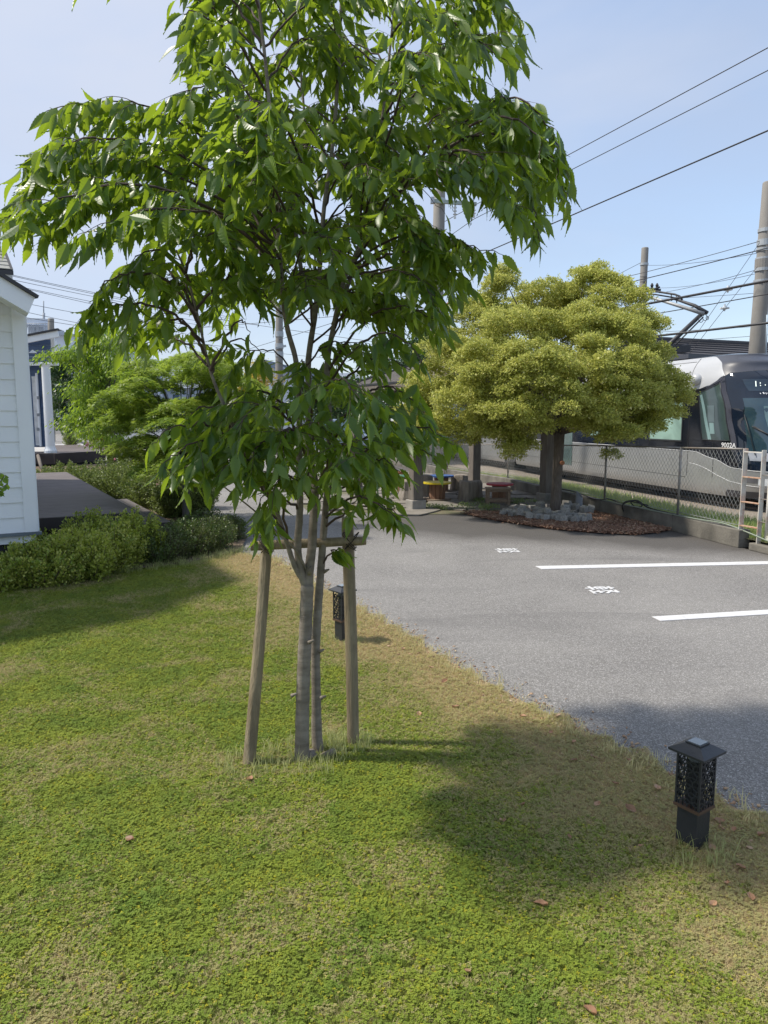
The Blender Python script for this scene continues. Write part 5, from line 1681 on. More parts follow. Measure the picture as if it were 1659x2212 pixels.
MB().box((cb.x - 1.4, YB + .3, cb.z - .17), (3.4, 1.4, .32)).build('porch_floor', m_fascia, bh)
MB().box((cb.x - 1.4, YB - .1, cb.z - .45), (3.4, .1, .24)).build('porch_floor', m_dark, bh)
MB().tube([bq(82, 984, -.5), bq(91, 1016, -1.6)], .05, 6).build('brace', m_gwood, bh)

# ================================================================== DISTANT BUILDINGS
m_fwhite = M('far_white_wall', (.62, .66, .72), (.56, .60, .67), rough=.8, scale=.6, bump=0, dirt=(.5, .53, .58), dirtscale=.4)
m_fgrey = M('far_grey', (.40, .43, .47), (.33, .36, .40), rough=.8, scale=1, bump=0)
m_glass = glass_like('far_window', (.10, .16, .22), .15)
YF = 62.0
fw = empty('factory_building', Q(220, 880, YF), 'large pale blue-white factory far behind the left trees', 'building')
def fbox(u0, u1, v0, v1, Y, th, mat, name, parent):
    a = Q(u0, (v0 + v1) / 2, Y); b_ = Q(u1, (v0 + v1) / 2, Y)
    zt_, zb_ = Q(u0, v0, Y).z, Q(u0, v1, Y).z
    return MB().box(((a.x + b_.x) / 2, Y + th / 2, (zt_ + zb_) / 2), (abs(b_.x - a.x), th, zt_ - zb_)).build(name, mat, parent)
fbox(20, 198, 724, 905, YF, 14, m_fwhite, 'wall', fw)
fbox(196, 262, 760, 905, YF + 1, 12, m_fwhite, 'wall', fw)
fbox(20, 199, 721, 724.5, YF - .3, 14, m_fgrey, 'parapet', fw)
fbox(258, 285, 764, 905, YF - 3, 8, m_fwhite, 'tower_wall', fw)
wn = fbox(160, 182, 743, 756, YF - .2, .15, m_fgrey, 'window_bank', fw)
for i in range(5): fbox(161 + i * 4.2, 164.2 + i * 4.2, 744, 755, YF - .28, .06, m_glass, 'pane', wn)
for (a, b_) in ((121, 128), (129, 138)):
    mb = MB(); p0, p1, p2 = Q(a, 759, YF - 2), Q(b_, 759, YF - 2), Q(a, 755, YF - 2)
    mb.add([p0, p1, p2] + [p + Vector((0, 3, 0)) for p in (p0, p1, p2)], [(0, 1, 2), (3, 5, 4), (0, 3, 4, 1), (1, 4, 5, 2), (2, 5, 3, 0)]); mb.build('roof_light', m_fgrey, fw)
fbox(120, 200, 758, 760, YF - 1.0, 1, m_fgrey, 'ledge', fw)
fbox(152, 163, 757, 759, YF - 1.4, 1.2, m_fgrey, 'canopy', fw)
mb = MB()
for i in range(6): mb.bar(Q(250 + 0, 800 - i * 8, YF - 4.2), Q(283, 797 - i * 8, YF - 4.2), .08, .12)
mb.tube([Q(262, 765, YF - 4.2), Q(262, 850, YF - 4.2)], .08, 5).tube([Q(276, 765, YF - 4.2), Q(276, 850, YF - 4.2)], .08, 5)
mb.build('stair_frame', m_fgrey, fw)
ctw = empty('cooling_towers', Q(82, 719, YF + 2), 'pair of louvred cooling towers with railings on the factory roof', 'cooling tower')
for i in range(2):
    c_ = fbox(60 + i * 18.5, 76.5 + i * 18.5, 703, 722, YF + 1, 4, m_fgrey, 'casing', ctw)
    for k in range(6): fbox(60.6 + i * 18.5, 76 + i * 18.5, 705 + k * 2.6, 706.2 + k * 2.6, YF + .9, .1, m_fwhite, 'louvre', c_)
    MB().lathe(Q(68 + i * 18.5, 702.5, YF + 3), [(1.1, -.1), (1.0, .35), (1.1, .45)], 16).build('fan_shroud', m_fwhite, ctw)
mb = MB()
for u in range(58, 106, 5): mb.tube([Q(u, 699, YF + .6), Q(u, 720, YF + .6)], .035, 4)
for v in (699, 704): mb.tube([Q(56, v, YF + .6), Q(106, v, YF + .6)], .035, 4)
mb.build('railing', m_fgrey, ctw)
MB().tube([Q(94.5, 676, YF + 4), Q(94, 650, YF + 4)], .05, 5).tube([Q(94, 720, YF + 4), Q(94.5, 676, YF + 4)], .12, 6).build('antenna_mast', m_fgrey, label='thin lattice antenna mast beside the cooling towers', cat='antenna')

gr_ = empty('grey_roof_house', Q(600, 820, 40), 'far house with pale gable and grey-blue ribbed roof, seen through the young tree', 'house')
YG = 40.0
ra, rb_, rc, rd = Q(551, 783, YG + 1), Q(700, 830, YG + 1), Q(700, 812, YG + 6), Q(566, 777, YG + 6)
m_broof = M('blue_grey_roof', (.22, .25, .30), (.17, .20, .25), rough=.45, scale=2, bump=0)
MB().poly([ra, rb_, rc, rd]).build('roof', m_broof, gr_)
for k in range(13):
    MB().bar(ra.lerp(rd, k / 12) + Vector((0, 0, .03)), rb_.lerp(rc, k / 12) + Vector((0, 0, .03)), .05, .05).build('roof_seam', m_broof, gr_)
MB().poly([ra + Vector((0, 0, -.05)), rb_ + Vector((0, 0, -.05)), Q(700, 930, YG + 1), Q(551, 930, YG + 1)]).build('wall', m_fwhite, gr_)
MB().bar(ra + Vector((0, -.1, -.1)), rb_ + Vector((0, -.1, -.1)), .1, .2).build('gutter', m_fgrey, gr_)

dr2 = empty('dark_roof_shed', Q(1540, 800, 46), 'long shed with dark ribbed metal roof behind the tram', 'shed')
m_droof = M('dark_ribbed_roof', (.085, .08, .085), (.065, .062, .068), rough=.5, scale=1, bump=0)
YD = 46
ra, rb_, rc, rd = Q(1330, 770, YD), Q(1800, 800, YD), Q(1800, 752, YD + 6), Q(1330, 728, YD + 6)
MB().poly([ra, rb_, rc, rd]).build('roof', m_droof, dr2)
for k in range(9):
    s = (k + .5) / 9
    MB().bar(ra.lerp(rd, s) + Vector((0, 0, .05)), rb_.lerp(rc, s) + Vector((0, 0, .05)), .10, .10).build('roof_batten', m_redge, dr2)
MB().box(((ra.x + rb_.x) / 2, YD + 3, ra.z / 2), (rb_.x - ra.x - .6, 5.4, ra.z)).build('wall', m_fgrey, dr2)
MB().bar(rd + Vector((0, 0, .08)), rc + Vector((0, 0, .08)), .3, .14).build('ridge', m_droof, dr2)

# white low building glimpsed through and under the round tree
wb = empty('white_workshop', Q(1050, 900, 44), 'pale workshop wall glimpsed through the round tree', 'building')
fbox(880, 1180, 770, 960, 48, 8, m_fwhite, 'wall', wb)
fbox(870, 1190, 762, 770, 47.6, 9, m_fgrey, 'roof', wb)
for i in range(4): fbox(900 + i * 60, 935 + i * 60, 800, 840, 47.9, .1, m_glass, 'window', wb)
tr_ = empty('tiled_house', Q(925, 800, 40), 'far house with blue-grey tiled roof just above the gazebo roof', 'house')
MB().poly([Q(880, 790, 30), Q(1010, 776, 30), Q(1000, 740, 34), Q(900, 752, 34)]).build('roof', m_broof, tr_)
for k in range(8):
    a, b_ = Q(880, 790, 30).lerp(Q(900, 752, 34), k / 8), Q(1010, 776, 30).lerp(Q(1000, 740, 34), k / 8)
    MB().bar(a + Vector((0, 0, .03)), b_ + Vector((0, 0, .03)), .05, .05).build('tile_course', m_broof, tr_)
fbox(885, 1000, 788, 950, 31, 4, m_fwhite, 'wall', tr_)

# far low backdrop: a hedge line and houses closing the horizon
for i, (u0, u1, v0, Y, mat, lab) in enumerate(((300, 470, 838, 75, m_fwhite, 'far pale house left behind the maple'), (640, 800, 845, 70, m_fgrey, 'far grey house behind the young tree stems'), (1180, 1400, 830, 80, m_fwhite, 'far pale house behind the tram roof'), (-200, 30, 800, 70, m_fgrey, 'far grey house hidden mostly by the white house'))):
    h_ = empty('distant_house', Q((u0 + u1) / 2, 900, Y), lab, 'house')
    fbox(u0, u1, v0, 902, Y, 8, mat, 'wall', h_)
    a, b_ = Q(u0 - 4, v0, Y - .5), Q(u1 + 4, v0, Y - .5)
    MB().poly([a, b_, b_ + Vector((-1, 4.5, 1.9)), a + Vector((1, 4.5, 1.9))]).build('roof', m_broof, h_)
    for k in range(3):
        uu = u0 + (u1 - u0) * (k + .3) / 3; fbox(uu, uu + 14, v0 + 14, v0 + 28, Y - .05, .1, m_glass, 'window', h_)

# ================================================================== VEHICLES
m_tyre = M('tyre', (.02, .02, .02), rough=.9, bump=0)
m_rimm = M('wheel_rim', (.55, .56, .58), rough=.35, metal=.5, bump=0)
def wheel(c, r, ax, parent):
    w = MB().lathe(c, [(r * .62, -.09), (r * .95, -.09), (r, -.05), (r, .05), (r * .95, .09), (r * .62, .09)], 22, smooth=True, az=ax).build('wheel', m_tyre, parent)
    MB().lathe(c, [(r * .60, -.05), (r * .60, .07), (r * .5, .05), (r * .2, .06), (r * .15, .1), (.01, .1)], 16, az=ax).build('rim', m_rimm, w)
def vehicle(name, loc, rz, prof, glass, width, paint, label, cat, wheels, r=.3, extra=None):
    """prof: side outline (x forward, z); glass: list of side windows; built in world space"""
    R = Matrix.Rotation(rz, 3, 'Z'); loc = Vector(loc)
    def W(x, y, z): return loc + R @ Vector((x, y, z))
    e = empty(name, loc, label, cat)
    n = len(prof); mb = MB(); hw = width / 2
    def ins(z): return hw - (.0 if z < 1.0 else (z - 1.0) * .16)
    rows = [(-1, 0), (-.93, .02), (.93, .02), (1, 0)]
    vs_ = []
    for (fy, _) in rows:
        for (x, z) in prof:
            k = .97 if abs(fy) == 1 else 1.0
            vs_.append(W(x * k, ins(z) * fy, .25 + (z - .25) * (k if z > .6 else 1)))
    fs_ = [(j * n + i, j * n + (i + 1) % n, (j + 1) * n + (i + 1) % n, (j + 1) * n + i) for j in range(3) for i in range(n)]
    fs_ += [tuple(range(n - 1, -1, -1)), tuple(3 * n + i for i in range(n))]
    mb.add(vs_, fs_); body = mb.build('body', paint, e, bevel=.03)
    for sgn in (-1, 1):
        for g_ in glass:
            MB().poly([W(x, (ins(z) + .006) * sgn, z) for x, z in (g_ if sgn > 0 else g_[::-1])]).build('side_window', m_glass, e)
        for x in wheels: wheel(W(x, (hw - .08) * sgn, r), r, R @ Vector((0, sgn, 0)), e)
    if extra: extra(W, e, hw)
    return e
m_vanw = M('van_white', (.78, .79, .80), rough=.3, bump=0, coat=.4)
m_yel = M('stripe_yellow', (.75, .62, .05), rough=.5, bump=0)
pv = G(112, 921, 0.0)
vanprof = [(-2.2, .3), (2.05, .3), (2.15, .5), (2.12, .95), (1.85, 1.12), (1.25, 1.9), (1.0, 2.0), (-2.1, 2.0), (-2.2, 1.7)]
def van_extra(W, e, hw):
    for sgn in (-1, 1):
        MB().poly([W(x, sgn * (hw + .008), z) for x, z in ((-2.0, .92), (1.9, .92), (1.9, 1.08), (-2.0, 1.08))]).build('stripe', m_yel, e)
    MB().poly([W(1.83, -.7, 1.17), W(1.83, .7, 1.17), W(1.30, .6, 1.86), W(1.30, -.6, 1.86)]).build('windscreen', m_glass, e)
    for sgn in (-1, 1): MB().box(W(2.1, .6 * sgn, .75), (.1, .25, .16)).build('headlight', m_ins, e)
vehicle('parked_van', (pv.x - 1.6, pv.y, 0), 0.05, vanprof, [[(.75, 1.15), (1.65, 1.15), (1.15, 1.75), (.75, 1.75)], [(-1.9, 1.2), (.6, 1.2), (.6, 1.75), (-1.9, 1.75)]], 1.7, m_vanw, 'white van with a yellow side stripe parked beyond the blue house', 'van', (-1.3, 1.35), .32, van_extra)
carprof = [(-2.0, .3), (1.95, .3), (2.0, .6), (1.8, .85), (1.0, .98), (.35, 1.42), (-1.1, 1.45), (-1.8, 1.05), (-2.05, .95)]
carglass = [[(.85, .98), (-.2, .98), (-.2, 1.36), (.35, 1.34)], [(-.3, .98), (-1.45, .98), (-1.05, 1.36), (-.3, 1.37)]]
def car(u, v, Y, col, label, rz=0.1):
    mt = M('paint_car' + str(len(bpy.data.materials)), col, tuple(c * .95 for c in col), rough=.25, bump=0, coat=.7)
    p = Q(u, v, Y)
    def ex(W, e, hw):
        MB().poly([W(1.0, -.68, .995), W(1.0, .68, .995), W(.38, .58, 1.40), W(.38, -.58, 1.40)]).build('windscreen', m_glass, e)
        for sgn in (-1, 1): MB().box(W(1.92, .6 * sgn, .68), (.1, .28, .12)).build('headlight', m_ins, e)
    vehicle('parked_car', (p.x, Y, 0), rz, carprof, carglass, 1.68, mt, label, 'car', (-1.2, 1.25), .3, ex)
car(315, 900, 36, (.70, .72, .75), 'white car glimpsed low between the two left trees', .1)
car(470, 890, 31, (.10, .13, .16), 'dark grey-blue car glimpsed through the maple', -.5)
car(780, 900, 27, (.10, .14, .22), 'dark blue car glimpsed behind the young tree, left of the round tree', -.9)
car(860, 900, 33, (.66, .68, .70), 'pale car glimpsed under the gazebo eave', -.9)
# ================================================================== YOUNG TREE IN FRONT
m_bark = M('young_bark', (.250, .215, .175), (.145, .120, .095), rough=.85, scale=5, stretch=(1.5, 1.5, 7), bump=.8, bscale=16, bstretch=(2, 2, 22), bdist=.004, dirt=(.32, .29, .25), dirtscale=8, lo=.35, hi=.68)
m_twig = M('twig_bark', (.085, .055, .045), (.055, .038, .032), rough=.8, scale=20, bump=0)
m_zelk = leafmat('zelkova_leaf', [(.022, .056, .016), (.038, .088, .020), (.056, .118, .022), (.088, .158, .026), (.13, .19, .034)], (.0, .0, .0), tw=.42, rough=.38)
# transmitted colour: yellow-green
for m_, col in ((m_zelk, (.40, .56, .035)),):
    t_ = m_.node_tree
    tr_n = [n for n in t_.nodes if n.type == 'BSDF_TRANSLUCENT'][0]
    for l_ in list(tr_n.inputs['Color'].links): t_.links.remove(l_)
    tr_n.inputs['Color'].default_value = (*col, 1)

zt_root = empty('young_tree', (-.36, 3.28, 0), 'young two-stemmed tree with drooping serrated leaves held by the stake frame', 'tree')
STEMS = {
 'T1': ([(652, 1660, 3.25), (653, 1560, 3.26), (656, 1450, 3.26), (661, 1340, 3.26), (664, 1262, 3.26)], .034, .0285),
 'T2': ([(700, 1652, 3.33), (686, 1610, 3.34), (683, 1500, 3.34), (682, 1400, 3.34), (688, 1299, 3.33), (693, 1231, 3.33), (700, 1140, 3.33), (710, 1026, 3.33), (712, 920, 3.33), (706, 800, 3.33), (722, 700, 3.34), (750, 586, 3.36), (793, 516, 3.36), (850, 430, 3.34), (902, 383, 3.30), (957, 324, 3.25), (1040, 285, 3.2)], .026, .004),
 'A': ([(664, 1275, 3.26), (650, 1235, 3.25), (643, 1180, 3.24), (647, 1117, 3.24), (648, 1060, 3.24), (646, 960, 3.24), (647, 883, 3.23), (640, 784, 3.2), (619, 701, 3.18), (608, 600, 3.15), (600, 480, 3.12), (590, 330, 3.1), (575, 150, 3.08), (560, 20, 3.05), (548, -80, 3.0)], .0195, .005),
 'B': ([(664, 1280, 3.26), (668, 1228, 3.27), (674, 1180, 3.28), (677, 1117, 3.29), (680, 1048, 3.3), (668, 974, 3.32), (668, 857, 3.34), (666, 779, 3.36), (681, 675, 3.38), (690, 586, 3.4), (700, 450, 3.42), (720, 300, 3.45), (732, 120, 3.48), (740, -80, 3.5)], .024, .006),
 'D': ([(680, 680, 3.38), (650, 580, 3.42), (637, 469, 3.48), (650, 380, 3.52), (660, 297, 3.55), (645, 100, 3.6), (632, -60, 3.62)], .011, .004),
 'E': ([(655, 1255, 3.25), (636, 1222, 3.23), (614, 1155, 3.2), (588, 1083, 3.15), (560, 1035, 3.12), (543, 998, 3.1), (512, 938, 3.06), (484, 875, 3.03), (463, 826, 3.0), (446, 770, 2.98), (437, 727, 2.97), (424, 670, 2.95), (402, 590, 2.92), (380, 540, 2.9)], .0125, .0035),
 'F': ([(720, 702, 3.34), (760, 590, 3.42), (795, 440, 3.5), (825, 260, 3.56), (845, 80, 3.6), (858, -60, 3.62)], .011, .004),
 'G': ([(668, 1245, 3.27), (640, 1190, 3.2), (598, 1150, 3.1), (548, 1102, 3.0), (478, 1047, 2.95), (440, 1015, 2.92)], .006, .002),
}
trunk = MB(); stems3 = {}
for k, (pts, ra_, rb2) in STEMS.items():
    P = catmull([Pm(*p) for p in pts], 6)
    n = len(P)
    rad = []
    for i in range(n):
        s = i / (n - 1); r = ra_ + (rb2 - ra_) * s ** .85
        if k in ('T1', 'T2') and s < .12: r *= 1 + 2.2 * (.12 - s)
        r *= 1 + .035 * sin(i * 2.3) + random.uniform(-.02, .02)
        rad.append(r)
    trunk.tube(P, rad, 16, noise=.015)
    stems3[k] = P
# root flare and a cut stub
trunk.tube([Pm(668, 1672, 3.27), Pm(672, 1650, 3.28), Pm(668, 1622, 3.28)], [.062, .050, .026], 14, noise=.05)
trunk.tube([Pm(690, 1640, 3.3), Pm(712, 1628, 3.28), Pm(722, 1622, 3.27)], [.022, .018, .016], 10)
trunk.tube([Pm(668, 1240, 3.25), Pm(672, 1225, 3.23)], [.012, .006], 6)
for (u, v, Y) in ((701, 1505, 3.31), (708, 1232, 3.3), (697, 1405, 3.31), (638, 1500, 3.23), (675, 1385, 3.23)):
    trunk.tube([Pm(u - 8, v + 3, Y), Pm(u + 3, v - 2, Y - .01)], [.010, .004], 6)
trunk.build('trunk', m_bark, zt_root)

# explicit boughs: start .. tip in picture measure with distance
BOUGHS = [
 [(596, 440, 3.1), (480, 330, 3.0), (380, 262, 2.9), (260, 215, 2.82), (100, 240, 2.78)],
 [(600, 470, 3.1), (470, 330, 3.1), (330, 250, 3.05), (200, 240, 3.0), (140, 262, 2.98)],
 [(602, 500, 3.1), (420, 350, 2.85), (230, 300, 2.7), (90, 330, 2.62), (45, 362, 2.6)],
 [(604, 530, 3.1), (430, 400, 2.9), (250, 350, 2.8), (110, 380, 2.7), (30, 440, 2.62)],
 [(604, 540, 3.1), (420, 430, 2.7), (250, 400, 2.55), (120, 430, 2.45), (8, 470, 2.4)],
 [(606, 570, 3.1), (450, 450, 2.9), (290, 420, 2.8), (150, 455, 2.7), (90, 530, 2.65)],
 [(606, 590, 3.1), (500, 480, 2.7), (380, 450, 2.5), (270, 470, 2.42), (200, 520, 2.38)],
 [(604, 560, 3.1), (500, 400, 3.3), (370, 330, 3.4), (250, 320, 3.45), (180, 380, 3.5)],
 [(606, 600, 3.1), (520, 500, 3.3), (420, 450, 3.45), (320, 470, 3.5), (260, 510, 3.5)],
 [(596, 400, 3.1), (520, 260, 2.9), (450, 190, 2.8), (400, 200, 2.75)],
 [(585, 300, 3.1), (520, 180, 3.2), (450, 120, 3.2), (400, 130, 3.2)],
 [(580, 200, 3.1), (500, 80, 2.9), (430, 30, 2.8), (395, 30, 2.8)],
 [(570, 100, 3.1), (500, 0, 3.2), (430, -30, 3.2), (380, 0, 3.2)],
 [(690, 560, 3.4), (600, 420, 2.7), (560, 340, 2.5), (530, 330, 2.42)],
 [(696, 500, 3.4), (640, 330, 2.8), (590, 230, 2.6), (540, 240, 2.5)],
 # middle left
 [(432, 705, 2.96), (370, 615, 2.8), (300, 590, 2.7), (230, 610, 2.62), (180, 690, 2.6)],
 [(440, 740, 2.97), (360, 670, 2.8), (280, 655, 2.72), (210, 680, 2.68), (172, 725, 2.66)],
 [(426, 680, 2.95), (370, 590, 3.1), (320, 560, 3.15), (260, 580, 3.2)],
 [(446, 770, 2.98), (400, 700, 2.9), (340, 690, 2.9), (290, 720, 2.9), (270, 760, 2.9)],
 [(450, 790, 2.98), (400, 740, 3.2), (350, 730, 3.3), (300, 750, 3.3)],
 [(424, 670, 2.95), (470, 610, 2.9), (520, 600, 2.85), (560, 640, 2.85)],
 [(455, 800, 2.98), (490, 720, 2.9), (520, 690, 2.85), (540, 720, 2.85)],
 [(410, 610, 2.92), (350, 540, 2.8), (290, 560, 2.75)],
 [(400, 590, 2.92), (430, 520, 2.8), (480, 510, 2.75), (520, 560, 2.75)],
 # lower left
 [(548, 1005, 3.1), (480, 935, 2.9), (430, 915, 2.8), (370, 925, 2.72), (325, 965, 2.68)],
 [(556, 1025, 3.12), (490, 965, 2.85), (430, 955, 2.75), (380, 980, 2.7), (345, 1015, 2.68)],
 [(590, 1085, 3.15), (520, 1000, 2.9), (470, 980, 2.8), (420, 1010, 2.75), (400, 1040, 2.74)],
 [(535, 985, 3.1), (480, 895, 2.95), (440, 880, 2.9), (400, 905, 2.86)],
 [(600, 1110, 3.18), (560, 1020, 2.8), (520, 990, 2.7), (470, 1030, 2.65)],
 [(646, 900, 3.23), (580, 850, 3.0), (530, 850, 2.9), (490, 890, 2.85)],
 [(647, 940, 3.23), (600, 880, 2.8), (550, 880, 2.65), (510, 930, 2.6)],
 [(648, 1010, 3.24), (600, 960, 2.8), (560, 960, 2.7), (540, 1010, 2.65)],
 [(478, 1047, 2.95), (440, 1000, 2.9), (400, 1010, 2.9)],
 [(614, 1155, 3.2), (590, 1115, 3.0), (565, 1120, 2.95), (548, 1160, 2.95)],
 [(620, 1165, 3.2), (600, 1070, 2.9), (570, 1060, 2.85), (560, 1100, 2.8)],
 [(647, 1100, 3.24), (610, 1080, 3.1), (580, 1100, 3.0)],
 # right big lobe
 [(957, 324, 3.25), (1030, 240, 3.1), (1110, 210, 3.0), (1190, 280, 2.92), (1236, 400, 2.9)],
 [(930, 350, 3.27), (1020, 270, 3.0), (1120, 260, 2.85), (1190, 340, 2.8), (1225, 430, 2.78)],
 [(902, 383, 3.3), (1000, 300, 3.2), (1090, 300, 3.1), (1140, 400, 3.05), (1165, 520, 3.0)],
 [(880, 400, 3.32), (980, 340, 3.4), (1080, 340, 3.45), (1150, 400, 3.5), (1180, 470, 3.5)],
 [(900, 385, 3.3), (980, 330, 2.9), (1040, 340, 2.75), (1080, 400, 2.7), (1095, 450, 2.7)],
 [(870, 410, 3.33), (950, 290, 3.3), (1050, 230, 3.2), (1130, 240, 3.15), (1180, 330, 3.1)],
 [(860, 420, 3.33), (930, 340, 3.1), (1000, 340, 3.0), (1040, 400, 2.95)],
 [(850, 430, 3.34), (900, 300, 3.5), (980, 230, 3.6), (1050, 250, 3.65)],
 [(1000, 305, 3.22), (1060, 300, 3.3), (1120, 340, 3.35), (1140, 420, 3.4)],
 [(820, 460, 3.35), (880, 370, 2.9), (930, 350, 2.7), (960, 400, 2.6)],
 # upper right
 [(825, 260, 3.56), (900, 150, 3.4), (990, 90, 3.3), (1070, 80, 3.25), (1125, 130, 3.2)],
 [(838, 150, 3.58), (930, 40, 3.5), (1030, 0, 3.4), (1100, 20, 3.35), (1130, 45, 3.35)],
 [(820, 290, 3.55), (900, 200, 3.2), (970, 160, 3.1), (1030, 170, 3.05)],
 [(845, 80, 3.6), (920, -10, 3.4), (1000, -30, 3.3), (1080, -10, 3.25)],
 [(830, 220, 3.57), (900, 120, 3.8), (980, 90, 3.9), (1050, 110, 3.95)],
 [(838, 140, 3.58), (900, 60, 3.1), (970, 50, 3.0), (1040, 90, 2.95), (1100, 140, 2.9)],
 [(780, 480, 3.46), (860, 220, 2.9), (900, 130, 2.7), (880, 110, 2.55)],
 # mid right
 [(760, 570, 3.36), (850, 515, 3.2), (940, 505, 3.1), (1010, 530, 3.02), (1085, 550, 2.98)],
 [(752, 590, 3.36), (840, 550, 3.1), (920, 545, 3.0), (985, 580, 2.95), (1025, 625, 2.92)],
 [(750, 600, 3.36), (830, 580, 3.5), (910, 580, 3.6), (980, 610, 3.65)],
 [(735, 650, 3.35), (810, 590, 3.0), (880, 590, 2.85), (940, 640, 2.8)],
 [(793, 516, 3.36), (850, 450, 3.6), (890, 440, 3.7), (910, 480, 3.75)],
 [(770, 560, 3.37), (830, 470, 3.0), (870, 470, 2.9), (895, 520, 2.85)],
 # right lower
 [(710, 800, 3.33), (780, 700, 3.2), (850, 665, 3.1), (920, 680, 3.05), (965, 715, 3.02)],
 [(708, 830, 3.33), (780, 740, 3.0), (840, 720, 2.9), (890, 750, 2.85), (915, 790, 2.82)],
 [(710, 870, 3.33), (780, 790, 3.3), (840, 775, 3.3), (890, 800, 3.3)],
 [(712, 940, 3.33), (780, 860, 3.1), (840, 835, 3.0), (890, 860, 2.95), (915, 895, 2.93)],
 [(712, 960, 3.33), (770, 890, 2.9), (820, 880, 2.8), (855, 920, 2.75)],
 # lower right
 [(710, 1030, 3.33), (780, 950, 3.1), (860, 920, 3.0), (930, 930, 2.92), (990, 965, 2.88)],
 [(708, 1050, 3.33), (780, 980, 3.0), (850, 955, 2.9), (910, 970, 2.85), (945, 1000, 2.82)],
 [(706, 1070, 3.33), (760, 1000, 2.9), (820, 990, 2.75), (870, 1020, 2.7)],
 [(704, 1090, 3.33), (760, 1040, 3.4), (820, 1020, 3.45), (870, 1030, 3.5)],
 [(702, 1120, 3.33), (750, 1080, 3.15), (790, 1075, 3.05), (830, 1100, 3.0), (870, 1130, 2.98)],
 [(701, 1140, 3.33), (760, 1100, 3.25), (820, 1095, 3.2), (870, 1115, 3.15)],
 [(694, 1225, 3.33), (715, 1190, 3.3), (735, 1185, 3.28)],
 [(680, 1050, 3.3), (720, 980, 2.8), (750, 960, 2.6), (770, 990, 2.52)],
 [(676, 1090, 3.28), (640, 1040, 2.85), (610, 1030, 2.7), (590, 1060, 2.65)],
 [(668, 1000, 3.3), (640, 940, 2.8), (620, 930, 2.65), (610, 970, 2.6)],
 [(668, 900, 3.33), (700, 840, 2.8), (740, 820, 2.6), (770, 860, 2.55)],
]
twigs = MB()
LP, LA, LN, LL = [], [], [], []     # leaf position, axis, normal hint, length
rndm = random.Random(21)
def V3(a): return np.array(a, float)
DOWN = V3((0, 0, -1))
OUTLINE = [(395, -60), (392, 60), (380, 130), (400, 165), (345, 178), (325, 208), (250, 205), (180, 195), (110, 212), (86, 240), (105, 285), (60, 318), (30, 352), (50, 385), (25, 400), (-8, 450), (-10, 505), (20, 515), (60, 525), (80, 560), (78, 585), (118, 602), (140, 570), (160, 575), (190, 545), (240, 530), (275, 520), (300, 555), (245, 568), (235, 600), (190, 625), (163, 690), (160, 745), (190, 742), (230, 715), (265, 775), (330, 800), (380, 780), (430, 830), (455, 860), (400, 860), (420, 885), (395, 895), (375, 925), (328, 945), (308, 975), (330, 1015), (345, 1042), (370, 1055), (400, 1050), (430, 1080), (475, 1055), (520, 1065), (545, 1090), (535, 1130), (542, 1172), (570, 1178), (592, 1160), (630, 1190), (655, 1190), (690, 1195), (720, 1235), (745, 1220), (762, 1190), (795, 1140), (830, 1155), (850, 1168), (880, 1155), (884, 1120), (860, 1095), (885, 1065), (930, 1045), (988, 985), (1000, 962), (940, 925), (902, 912), (928, 892), (918, 850), (903, 830), (930, 800), (972, 730), (968, 692), (1032, 660), (1052, 630), (1034, 602), (1062, 592), (1093, 570), (1087, 538), (1040, 528), (1000, 528), (960, 498), (905, 490), (908, 450), (885, 412), (940, 402), (1000, 432), (1040, 482), (1080, 492), (1118, 525), (1138, 562), (1178, 562), (1184, 500), (1203, 465), (1232, 472), (1244, 430), (1234, 340), (1204, 298), (1160, 228), (1100, 198), (1062, 200), (1012, 205), (1002, 178), (1050, 132), (1090, 122), (1125, 168), (1138, 120), (1122, 62), (1144, 45), (1115, 0), (1112, -60)]
WINDOWS = [[(872, 1030), (990, 1003), (990, 1105), (872, 1105)], [(498, 705), (545, 655), (590, 690), (612, 740), (602, 785), (545, 785), (498, 745)], [(330, 840), (430, 845), (470, 890), (400, 860)], [(560, 1050), (600, 1110), (585, 1130), (545, 1095)], [(880, 400), (960, 415), (1000, 450), (1000, 500), (905, 490)], [(780, 838), (830, 812), (900, 792), (925, 800), (905, 830), (800, 848)]]
THIN = [(596, 330), (680, 320), (800, 390), (880, 410), (870, 480), (790, 600), (745, 700), (600, 725), (568, 600), (582, 450)]
def allowed(p, thin=.12):
    z_ = np.array(p) - np.array([0, 0, CH])
    d_ = z_[1] * cos(TH) - z_[2] * sin(TH)
    u = 829.5 + FPX * z_[0] / d_; v = 1106 - FPX * (z_[1] * sin(TH) + z_[2] * cos(TH)) / d_
    if v < -40: return True
    if not in_poly(u, v, OUTLINE): return False
    for w in WINDOWS:
        if in_poly(u, v, w): return False
    if in_poly(u, v, THIN) and rndm.random() < thin: return False
    return True
